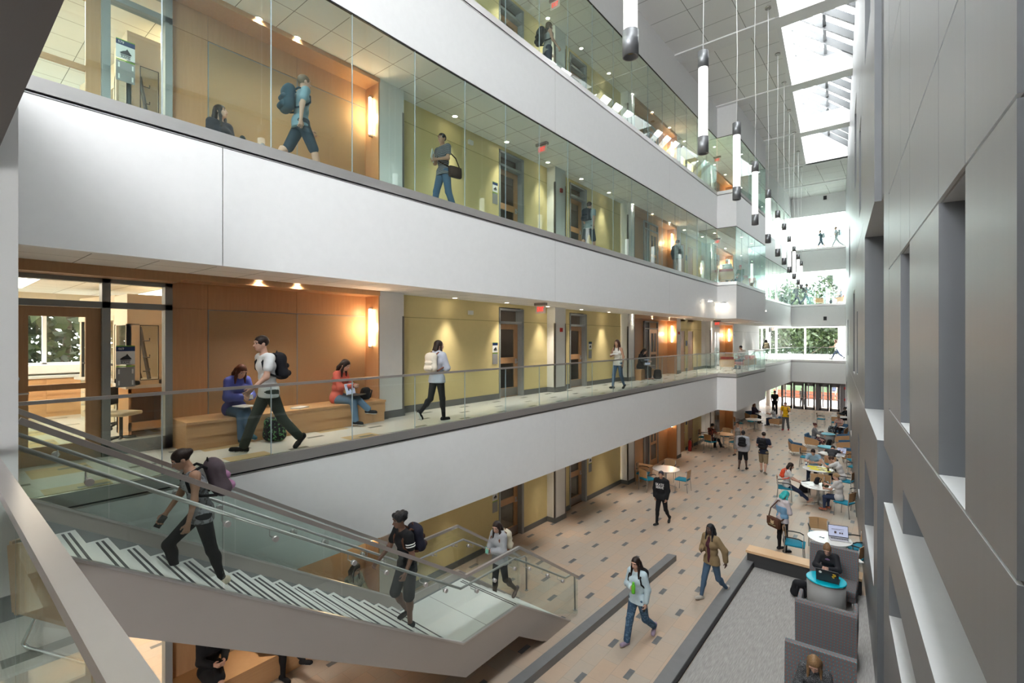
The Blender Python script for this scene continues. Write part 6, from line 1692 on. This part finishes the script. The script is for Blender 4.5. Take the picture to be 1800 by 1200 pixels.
p = person(-8.2, 14.2, L5, 2, 'man with a dark backpack walking away along the upper gallery', 1.75, top=('tee', (0.30, 0.36, 0.38)), bottom=('shorts', (0.05, 0.07, 0.09)), hair=('short', BRN), res=0.018, legR=(20, 6, 2, 0), legL=(-16, 22, 2, 30), armR=(-20, 10, 12, 0), armL=(20, 10, 14, 0))
backpack(p, 'dark backpack on the man walking away along the upper gallery', (0.02, 0.03, 0.045))
p = person(-8.2, 22.3, L5, 4, 'person in a dark grey top seen from behind near the second upper alcove', 1.72, top=('hoodie', (0.11, 0.13, 0.14)), bottom=('long', (0.25, 0.2, 0.18)), hair=('short', BRN), res=0.02)
p = person(-8.88, 3.2, L5, -80, 'long-haired woman with glasses sitting on the upper gallery floor, head above the ledge', 1.7, True, top=('long', (0.02, 0.02, 0.03)), bottom=('long', NAVY), hair=('long', DKBR), res=0.016, seat=0.13, lean=0, head=(35, -8), legR=(88, 4, 6, -70), legL=(88, 4, 6, -70), armR=(10, 8, 60, 30), armL=(10, 8, 60, 30))
p = person(-7.25, 27.0, L5, 0, 'white-haired person seated in the nearest red chair of the upper gallery bay', 1.72, top=('long', (0.5, 0.62, 0.62)), bottom=('long', DJEAN), hair=('short', (0.6, 0.58, 0.55)), res=0.02, seat=0.44, lean=-6, legR=(82, 84, 4, 0), legL=(82, 84, 4, 0), armR=(25, 8, 60, 20), armL=(25, 8, 60, 20))
p = person(-7.15, 29.3, L5, 168, 'person with a pink headband seated in the upper gallery bay', 1.6, True, top=('long', (0.03, 0.1, 0.08)), bottom=('long', DJEAN), hair=('short', (0.5, 0.05, 0.12)), res=0.022, seat=0.44, legR=(82, 84, 4, 0), legL=(82, 84, 4, 0), armR=(25, 8, 60, 20), armL=(25, 8, 60, 20))
p = person(-7.1, 47.4, L5, -85, 'left person of the pair walking right across the upper end bridge', 1.72, skin='brown', top=('long', (0.04, 0.05, 0.06)), bottom=('long', (0.02, 0.03, 0.05)), hair=('short', BLK), res=0.022, legR=(22, 6, 2, -6), legL=(-22, 22, 2, 40)); backpack(p, 'dark backpack on the left person of the upper end bridge pair', (0.03, 0.045, 0.06))
p = person(-6.45, 47.6, L5, -85, 'right, taller person of the pair crossing the upper end bridge', 1.84, skin='brown', top=('tee', (0.10, 0.12, 0.14)), bottom=('long', (0.06, 0.08, 0.12)), hair=('short', BLK), res=0.022, legR=(24, 6, 2, -6), legL=(-24, 22, 2, 40)); backpack(p, 'dark backpack on the taller person of the upper end bridge pair', (0.02, 0.035, 0.05))
p = person(-4.15, 48.2, L5, 85, 'person reclining in a red lounge chair on the upper end bridge', 1.75, skin='tan', top=('tee', (0.12, 0.13, 0.15)), bottom=('long', (0.1, 0.12, 0.14)), hair=('short', BLK), res=0.022, seat=0.44, lean=-18, head=(0, 20), legR=(86, 50, 4, 0), legL=(86, 40, 4, 0), armR=(30, 8, 60, 20), armL=(30, 8, 60, 20))
# ------- top gallery
p = person(-8.0, 11.5, L6, -30, 'long-haired woman with a black backpack at the top gallery glass', 1.7, True, top=('tank', (0.35, 0.35, 0.35)), bottom=('long', DJEAN), hair=('long', (0.10, 0.06, 0.04)), res=0.016, armR=(12, 8, 40, 10), armL=(8, 8, 20, 10)); backpack(p, 'black backpack on the woman at the top gallery glass', (0.016, 0.018, 0.022), None, 1.15)
p = person(-5.38, 47.5, L6, 85, 'left walker on the top end bridge with swinging arm and pale backpack', 1.66, skin='tan', top=('tee', (0.10, 0.16, 0.20)), bottom=('shorts', (0.05, 0.07, 0.1)), hair=('short', BRN), res=0.022, legR=(26, 6, 2, -6), legL=(-24, 20, 2, 40), armR=(-26, 8, 10, 0), armL=(40, 8, 10, 0)); backpack(p, 'pale backpack on the left walker of the top end bridge', (0.35, 0.38, 0.4))
p = person(-4.31, 47.7, L6, 85, 'right walker on the top end bridge with a large grey backpack', 1.85, skin='tan', top=('tee', (0.25, 0.27, 0.28)), bottom=('long', (0.35, 0.36, 0.37)), hair=('short', BRN), res=0.022, legR=(28, 6, 2, -6), legL=(-28, 20, 2, 40), armR=(10, 8, 60, 10), armL=(10, 8, 60, 10)); backpack(p, 'large grey backpack on the right walker of the top end bridge', (0.22, 0.25, 0.27), None, 1.2)
# ------- on the stair
def on_stair(y): return ZL + RI * (max(0, math.floor((YB - y) / TR)) + 1) if y < YB else (ZL if y < YL else ZL - RI * (math.floor((y - YL) / TR) + 1))
p = person(-6.45, 2.12, on_stair(2.35), 176, 'woman in a grey tank top and black leggings climbing the stair', 1.70, True, 'tan', top=('tank', (0.30, 0.31, 0.33)), tpat=('spots', (0.14, 0.14, 0.15)), bottom=('leggings', BLK), shoes=(0.62, 0.55, 0.42), hair=('bun', DKBR), res=0.0135, lean=8, lean2=14, head=(-5, 28),
           legR=(46, 60, 4, 5), legL=(-12, 4, 3, 12), armR=(14, 12, 22, 0), armL=(4, 6, 10, 0))
backpack(p, 'pink, grey and black backpack on the woman climbing the stair', (0.10, 0.075, 0.09), (0.40, 0.20, 0.34), 1.1, BLK); held(p, 1, 'phone', 0.07, 0.14, 0.012, 'black', 'dark phone in the right hand of the woman climbing the stair', 'phone')
p = person(-6.15, 4.93, on_stair(4.93), 172, 'curly-haired man in black tee with white sleeve stripes and shorts starting up the stair', 1.80, skin='brown', top=('tee', BLK), bottom=('shorts', (0.03, 0.033, 0.038)), shoes=(0.02, 0.02, 0.022), hair=('curly', BLK), res=0.0135, lean=8, lean2=8, head=(-4, 6),
           legR=(20, 52, 3, 20), legL=(4, 6, 3, 2), armR=(20, 14, 34, 5), armL=(-4, 10, 30, 0))
m = MB()
for q in (0.38, 0.50):
    c = p['J'][-1]['S'] * (1 - q) + p['J'][-1]['E'] * q; d = nrm(p['J'][-1]['E'] - p['J'][-1]['S']); a_ = nrm(np.cross(d, V3(1, 0, 0.1))); b_ = np.cross(d, a_)
    m.tube([tuple((c + (a_ * math.cos(t) + b_ * math.sin(t)) * 0.0665) * p['s']) for t in np.linspace(0, 2 * PI, 17)[:-1]], 0.009, n=6, closed=True)
m.build('sleeve_stripe', 'paper', p['root'])
backpack(p, 'dark backpack with brown strap on the curly-haired man on the stair', (0.02, 0.02, 0.035), (0.06, 0.03, 0.025), 1.05, (0.12, 0.05, 0.03))
p = person(-6.5, 7.62, on_stair(7.62), 172, 'long-haired woman in a grey sweatshirt holding a phone at the foot of the stair', 1.68, True, top=('hoodie', (0.36, 0.365, 0.38)), bottom=('leggings', BLK), shoes=(0.1, 0.08, 0.08), hair=('verylong', DKBR), res=0.0145, lean=4, head=(18, 18), legR=(6, 4, 2, 0), legL=(-10, 34, 2, 40), armR=(10, 12, 88, 42), armL=(12, 12, 86, 40))
backpack(p, 'cream backpack with brown trim on the woman at the foot of the stair', (0.6, 0.54, 0.42), None, 0.95, (0.2, 0.07, 0.03)); held(p, 1, 'phone', 0.07, 0.14, 0.012, 'black', 'phone in the hands of the woman at the foot of the stair', 'phone'); held(p, -1, 'water_bottle', 0.06, 0.06, 0.2, mat('green_plastic', (0.2, 0.5, 0.4), 0.2), 'small plastic bottle under the arm of the woman at the foot of the stair', 'bottle')
# ------- ground floor, walking
p = person(-4.07, 8.95, 0, 172, 'dark-haired woman in a pale blue shirt and ripped jeans holding a green bottle', 1.70, True, top=('long', (0.50, 0.62, 0.68)), bottom=('long', (0.05, 0.10, 0.17)), bpat=('spots', (0.10, 0.18, 0.28)), shoes=(0.36, 0.28, 0.38), hair=('long', DKBR), res=0.0135, head=(0, 8), legR=(18, 4, 2, -10), legL=(-16, 34, 2, 42), armR=(6, 12, 100, 48), armL=(-8, 12, 22, 0))
hnd = p['hands'][1]; r = empty('water_bottle', (0, 0, 0)); tag(r, 'bright green water bottle in the hand of the woman in ripped jeans', 'bottle'); r.matrix_world = p['M'] @ Matrix.Translation(tuple(hnd['p'] + V3(0, 0.01, -0.08)))
mat('lime', (0.13, 0.55, 0.03), 0.3); MB().lathe([(0.034, 0), (0.036, 0.02), (0.036, 0.15), (0.02, 0.18)], n=14).build('bottle_body', 'lime', r); MB().lathe([(0.022, 0.18), (0.022, 0.21)], n=12).build('bottle_cap', 'lime', r)
held(p, -1, 'phone', 0.07, 0.14, 0.012, 'black', 'black phone in the lowered hand of the woman in ripped jeans', 'phone'); backpack(p, 'black backpack straps over the pale blue shirt of the woman in ripped jeans', BLK, None, 0.85)
p = person(-3.44, 11.55, 0, 160, 'woman with long braids in an open tan jacket and jeans', 1.72, True, 'dark', top=('jacket', (0.24, 0.17, 0.09)), open_jacket=(0.07, 0.02, 0.03), bottom=('leggings', (0.07, 0.12, 0.19)), shoes=(0.5, 0.47, 0.42), hair=('braids', BLK), res=0.0135, legR=(18, 4, 2, -10), legL=(-14, 32, 2, 40), armR=(10, 8, 92, 30), armL=(-24, 26, 16, 0), curl=12)
p = person(-6.05, 15.1, 0, 178, 'man in a black hooded sweatshirt with white lettering and a backwards cap', 1.72, skin='tan', top=('hoodie', BLK), bottom=('leggings', BLK), shoes=(0.03, 0.03, 0.03), hair=('short', (0.02, 0.02, 0.03)), res=0.015, head=(10, 0), legR=(12, 6, 2, -8), legL=(-12, 28, 2, 36))
text_obj('lettering', 'SKATE', 0.11, 'paper', p['root'], (0, p['CH'][1] + 0.136, p['CH'][2] + 0.03), (PI / 2, 0, PI), 0.004, 0.9); text_obj('lettering', 'SERVE', 0.11, 'paper', p['root'], (0, p['CH'][1] + 0.136, p['CH'][2] - 0.06), (PI / 2, 0, PI), 0.004, 0.9)
p = person(-5.69, 23.7, 0, 2, 'man in a light grey hooded top and black shorts walking away', 1.76, skin='dark', top=('hoodie', (0.36, 0.37, 0.40)), bottom=('shorts', BLK), shoes=BLK, hair=('short', BLK), res=0.018, slim=1.06, legR=(12, 4, 3, 0), legL=(-8, 18, 3, 24)); backpack(p, 'black backpack on the man in the light grey hooded top', BLK)
p = person(-4.84, 23.68, 0, -4, 'man in a navy tee and khaki shorts walking away', 1.80, top=('tee', NAVY), bottom=('shorts', (0.26, 0.20, 0.12)), shoes=(0.2, 0.17, 0.14), hair=('short', DKBR), res=0.018, slim=1.1, legR=(-8, 16, 3, 20), legL=(10, 4, 3, 0), armR=(8, 14, 70, 30), armL=(8, 14, 80, 35)); backpack(p, 'black backpack with dangling straps on the man in the navy tee', BLK)
p = person(-6.01, 35.8, 0, 176, 'man in a yellow tee and grey trousers talking on a phone', 1.80, top=('tee', (0.80, 0.47, 0.01)), bottom=('long', (0.12, 0.12, 0.125)), shoes=(0.3, 0.02, 0.03), hair=('short', BRN), res=0.02, slim=1.06, legR=(10, 6, 3, -4), legL=(-8, 14, 3, 16), armR=(0, 10, 16, 0), armL=(40, 20, 132, 20)); backpack(p, 'dark backpack straps on the man in the yellow tee', NAVY)
p = person(-7.94, 42.8, 0, 10, 'person in black seen from behind walking toward the entrance', 1.84, skin='tan', top=('tee', BLK), bottom=('long', BLK), hair=('short', BLK), res=0.022); backpack(p, 'black backpack on the person in black near the entrance', BLK)
p = person(-6.9, 48.8, 0, 176, 'woman in black and white top coming in through the open entrance door', 1.70, True, 'tan', top=('tee', (0.3, 0.3, 0.31)), bottom=('leggings', BLK), hair=('pony', BRN), res=0.022, legR=(18, 6, 2, -4), legL=(-14, 24, 2, 30))
for i, (x, c) in enumerate(((-5.3, (0.05, 0.06, 0.1)), (-4.5, (0.06, 0.08, 0.1)))): person(x, 56.5, 0, 0, '%s of the two people outside beyond the entrance doors' % ('left', 'right')[i], 1.78, top=('tee', c), bottom=('shorts', (0.3, 0.28, 0.24)), res=0.025)
p = person(-6.62, 26.6, 0, 172, 'woman in a grey tank dress walking toward the viewer beside the wood-toned table', 1.70, True, 'tan', top=('tank', (0.24, 0.23, 0.22)), bottom=('skirt', (0.22, 0.21, 0.2)), hair=('bun', DKBR), res=0.02, legR=(12, 6, 2, 0), legL=(-10, 20, 2, 20))
# ------- ground floor, seated and at tables
sit = lambda **k: dict(dict(seat=0.48, legR=(84, 84, 5, 0), legL=(84, 84, 5, 0)), **k)
person(-8.1, 27.0, 0, -30, 'seated man in a red and black patterned shirt at the wood-toned table', 1.74, skin='tan', top=('tee', (0.03, 0.02, 0.02)), tpat=('spots', (0.4, 0.08, 0.05)), bottom=('long', BLK), hair=('short', BLK), res=0.02, lean2=12, head=(0, 14), armR=(35, 10, 55, 20), armL=(35, 10, 55, 20), **sit(legR=(86, 60, 5, 0)))
person(-8.35, 37.75, 0, -110, 'red-haired person in dark clothes in the left lounge chair by the white wall', 1.72, True, top=('long', (0.05, 0.035, 0.07)), bottom=('long', BLK), hair=('bob', (0.12, 0.04, 0.015)), res=0.022, armR=(35, 10, 55, 20), armL=(35, 10, 55, 20), **sit(seat=0.44))
person(-6.9, 36.95, 0, 78, 'dark-haired woman in white reading in the lounge chair by the white wall', 1.66, True, top=('tee', (0.6, 0.58, 0.56)), bottom=('long', DJEAN), hair=('long', BLK), res=0.022, armR=(35, 10, 60, 20), armL=(35, 10, 60, 20), **sit(seat=0.44))
person(-2.95, 39.8, 0, 110, 'person in black leaning over the table near the entrance doors', 1.72, skin='dark', top=('long', BLK), bottom=('long', BLK), hair=('short', BLK), res=0.022, lean2=28, armR=(45, 10, 50, 20), armL=(45, 10, 50, 20), **sit())
person(-3.05, 35.55, 0, 168, 'woman with a pink scarf writing in a lounge chair', 1.68, True, top=('tee', (0.42, 0.36, 0.30)), tpat=('spots', (0.6, 0.16, 0.18)), bottom=('long', BLK), hair=('pony', (0.18, 0.11, 0.06)), res=0.02, lean=6, lean2=20, head=(0, 30), armR=(26, 12, 66, 22), armL=(26, 12, 66, 20), **sit(seat=0.44))
floor_bag(-3.42, 35.0, 0.30, 0.2, 'black and white patterned bag beside the woman in the pink scarf', (0.02, 0.02, 0.025), pat='spots', col2=(0.5, 0.6, 0.65)); flat('open_book', -2.88, 35.05, 0.66, 0.3, 0.22, -10, 'paper', 'open book on the lap of the woman in the pink scarf', 'book', 0.015)
person(-3.82, 31.0, 0, -88, 'woman with a top bun, grey cardigan and floral skirt reaching across the lounge table', 1.72, True, top=('long', (0.21, 0.21, 0.22)), bottom=('skirt', (0.02, 0.02, 0.025)), bpat=('spots', (0.5, 0.22, 0.22)), hair=('topbun', (0.08, 0.022, 0.02)), res=0.018, lean=0, lean2=4, armR=(48, 10, 16, 0), armL=(28, 12, 92, 25), **sit(seat=0.44))
floor_bag(-3.10, 30.5, 0.30, 1.2, 'black bag lying in front of the woman in the floral skirt', sc=0.85)
person(-2.5, 25.62, 0, 0, 'man in a dark grey tee resting his head on the table', 1.76, skin='light', top=('tee', (0.055, 0.055, 0.06)), bottom=('long', BLK), hair=('short', BLK), res=0.018, lean=30, lean2=66, head=(0, 60), armR=(75, 30, 45, 60), armL=(75, 30, 45, 60), **sit())
person(-2.93, 23.75, 0, 178, 'bearded man in a light blue tee working on the yellow posters', 1.78, top=('tee', (0.27, 0.40, 0.50)), bottom=('long', DJEAN), hair=('short', DKBR), res=0.016, slim=1.06, lean=4, lean2=22, head=(0, 34), armR=(40, 14, 55, 40), armL=(40, 14, 55, 40), **sit())
person(-1.88, 22.78, 0, 78, 'brown-haired man in a white tee leaning his head on his hands at the poster table', 1.76, top=('tee', (0.62, 0.60, 0.59)), bottom=('shorts', BLK), hair=('short', (0.06, 0.03, 0.02)), res=0.016, lean=14, lean2=36, head=(0, 40), armR=(70, 6, 92, 10), armL=(62, 6, 70, 10), **sit())
p = person(-3.38, 20.37, 0, -76, 'woman with very long dark hair, white tee and jeans sitting with legs stretched out', 1.72, True, 'light', top=('tee', (0.62, 0.61, 0.6)), bottom=('leggings', DJEAN), shoes=(0.35, 0.2, 0.15), hair=('verylong', DKBR), res=0.015, seat=0.48, lean=2, lean2=10, head=(0, 18), legR=(66, 20, 1, -30), legL=(64, 14, -1, -30), armR=(26, 8, 40, 25), armL=(26, 8, 40, 25), barefoot=True)
backpack(p, 'orange backpack hanging behind the woman with very long dark hair', (0.75, 0.09, 0.035), None, 0.72)
person(-1.72, 19.82, 0, 70, 'blonde woman with a bun, white top and dark jeans at the bag-covered table', 1.68, True, top=('tee', (0.58, 0.56, 0.55)), bottom=('leggings', (0.03, 0.045, 0.09)), shoes=(0.3, 0.1, 0.06), hair=('bun', BLND), res=0.015, lean=0, lean2=10, head=(0, 8), armR=(40, 8, 60, 20), armL=(30, 8, 50, 20), **sit())
floor_bag(-2.45, 20.45, 0.742, 1.3, 'black bag lying open on the middle of the cluttered table', sc=0.6); floor_bag(-2.15, 20.15, 0.742, 0.3, 'dark green pouch on the cluttered table', (0.04, 0.05, 0.03), sc=0.5)
floor_bag(-3.0, 21.75, 0, 0.6, 'black backpack on the floor between the poster table and the cluttered table', sc=1.15)
p = person(-2.66, 15.38, 0, -38, 'teal-haired woman in a pale blouse and blue corset standing by the table', 1.68, True, top=('long', (0.52, 0.47, 0.49)), bottom=('leggings', BLK), shoes=BLK, hair=('bob', (0.03, 0.33, 0.33)), res=0.0135, head=(-10, 26), armR=(10, 10, 96, 45), armL=(-10, 34, 62, 30))
V, Fq = grow([('c', V3(-0.05, 0, 0), V3(0.05, 0, 0), 0.1, 0.1), ('c', V3(-0.045, 0, 0.16), V3(0.045, 0, 0.16), 0.092, 0.092), ('c', V3(-0.06, 0, 0.26), V3(0.06, 0, 0.26), 0.1, 0.1)], 0.013, 0.04, cuts=[(V3(0, 0, 0.30), V3(0, 0, 1)), (V3(0, 0, -0.04), V3(0, 0, -1))], off=0.022)
co = mesh_np('corset', [(V, Fq, 0)], [cmat((0.17, 0.33, 0.50))], p['root']); co.location = (p['P'][0], p['P'][1], p['P'][2] + 0.06)
r = empty('messenger_bag', (0, 0, 0)); tag(r, 'brown messenger bag with a printed emblem hanging at the teal-haired woman’s hip', 'bag'); r.matrix_world = p['M'] @ Matrix.Translation((-0.06, -0.22, 0.80)) @ Matrix.Rotation(0.05, 4, 'Z')
MB().rbox((0, 0, 0), (0.42, 0.12, 0.30), 0.05, n=4).build('bag_body', cmat((0.095, 0.04, 0.022)), r)
m = MB(); m.rbox((0, -0.055, 0.03), (0.41, 0.03, 0.22), 0.014, n=3); fl_ = m.build('bag_flap', cmat((0.10, 0.042, 0.024)), r)
m = MB(); m.ext([(-0.06, 0.0), (-0.035, -0.03), (0.035, -0.03), (0.06, 0.0), (0.05, 0.045), (0.07, 0.085), (0.03, 0.06), (-0.03, 0.06), (-0.055, 0.10), (-0.05, 0.045)], 1, -0.074, -0.070); m.build('emblem', cmat((0.55, 0.42, 0.26)), fl_)
m = MB()
for i in range(12): m.box(-0.12 + i * 0.02, -0.107 + i * 0.02, -0.074, -0.07, -0.062, -0.048)
m.build('printed_line', cmat((0.5, 0.5, 0.25)), fl_)
MB().tube([(-0.2, 0.0, 0.1), (-0.16, 0.04, 0.36), (0.02, 0.12, 0.62), (0.16, 0.26, 0.58), (0.2, 0.34, 0.36), (0.2, 0.22, 0.18), (0.2, 0.02, 0.1)], 0.016, n=6).build('shoulder_strap', cmat((0.08, 0.035, 0.02)), r)
p = person(-1.33, 13.12, 0.02, 178, 'woman in a black long-sleeved shirt working at the black laptop in the booth', 1.70, True, top=('long', (0.02, 0.02, 0.024)), bottom=('long', DJEAN), hair=('topbun', (0.16, 0.09, 0.045)), res=0.013, lean=8, lean2=24, head=(0, 30), armR=(35, 14, 70, 40), armL=(35, 14, 70, 40), **sit())
m = MB(); m.lathe([(0.055, 0), (0.05, 0.004)], n=16); m.xf(Matrix.Translation((p['CH'][0], p['CH'][1] + 0.125, p['CH'][2] + 0.02)) @ Matrix.Rotation(-PI / 2 - 0.2, 4, 'X')); m.build('shirt_print', cmat((0.25, 0.16, 0.30)), p['root'])
floor_bag(-1.88, 12.85, 0.022, 0.4, 'black backpack leaning on the carpet against the teal pod table')
p = person(-1.0, 8.42, 0.02, 172, 'blonde woman in a heather grey sweater looking at her phone in the near booth', 1.70, True, top=('long', (0.035, 0.037, 0.042)), tpat=('heather', (0.16, 0.165, 0.175)), bottom=('leggings', BLK), hair=('long', (0.20, 0.115, 0.055)), res=0.0125, lean=6, lean2=16, head=(10, 36), armR=(18, 12, 84, 40), armL=(18, 12, 80, 40), **sit())
held(p, 1, 'phone', 0.075, 0.15, 0.012, 'paper', 'white phone in the hands of the blonde woman in the near booth', 'phone')
# ------- ground floor bench under the stair
person(-8.86, 3.05, 0, -88, 'seated person in a black dress with crossed bare legs under the stair', 1.68, True, 'light', top=('long', BLK), bottom=('shorts', BLK), hair=('long', DKBR), res=0.016, seat=0.46, legR=(84, 84, 2, 0), legL=(96, 60, -14, 0), armR=(20, 8, 70, 25), armL=(20, 8, 70, 25))
person(-8.86, 4.0, 0, -70, 'seated person in black trousers and boots under the stair', 1.74, top=('long', BLK), bottom=('leggings', BLK), shoes=BLK, hair=('short', BLK), res=0.016, seat=0.46, legR=(84, 84, 2, 0), legL=(96, 34, -10, -10), armR=(20, 8, 70, 25), armL=(20, 8, 70, 25))
person(-8.86, 5.7, 0, -80, 'seated woman with a pale patterned scarf seen through the stair glass', 1.68, True, 'tan', top=('long', (0.25, 0.28, 0.24)), tpat=('spots', (0.12, 0.14, 0.12)), bottom=('long', (0.1, 0.07, 0.05)), hair=('long', DKBR), res=0.018, seat=0.46, head=(0, 20), legR=(84, 84, 2, 0), legL=(84, 84, 2, 0), armR=(20, 8, 70, 25), armL=(20, 8, 70, 25))
bpy.context.view_layer.update()
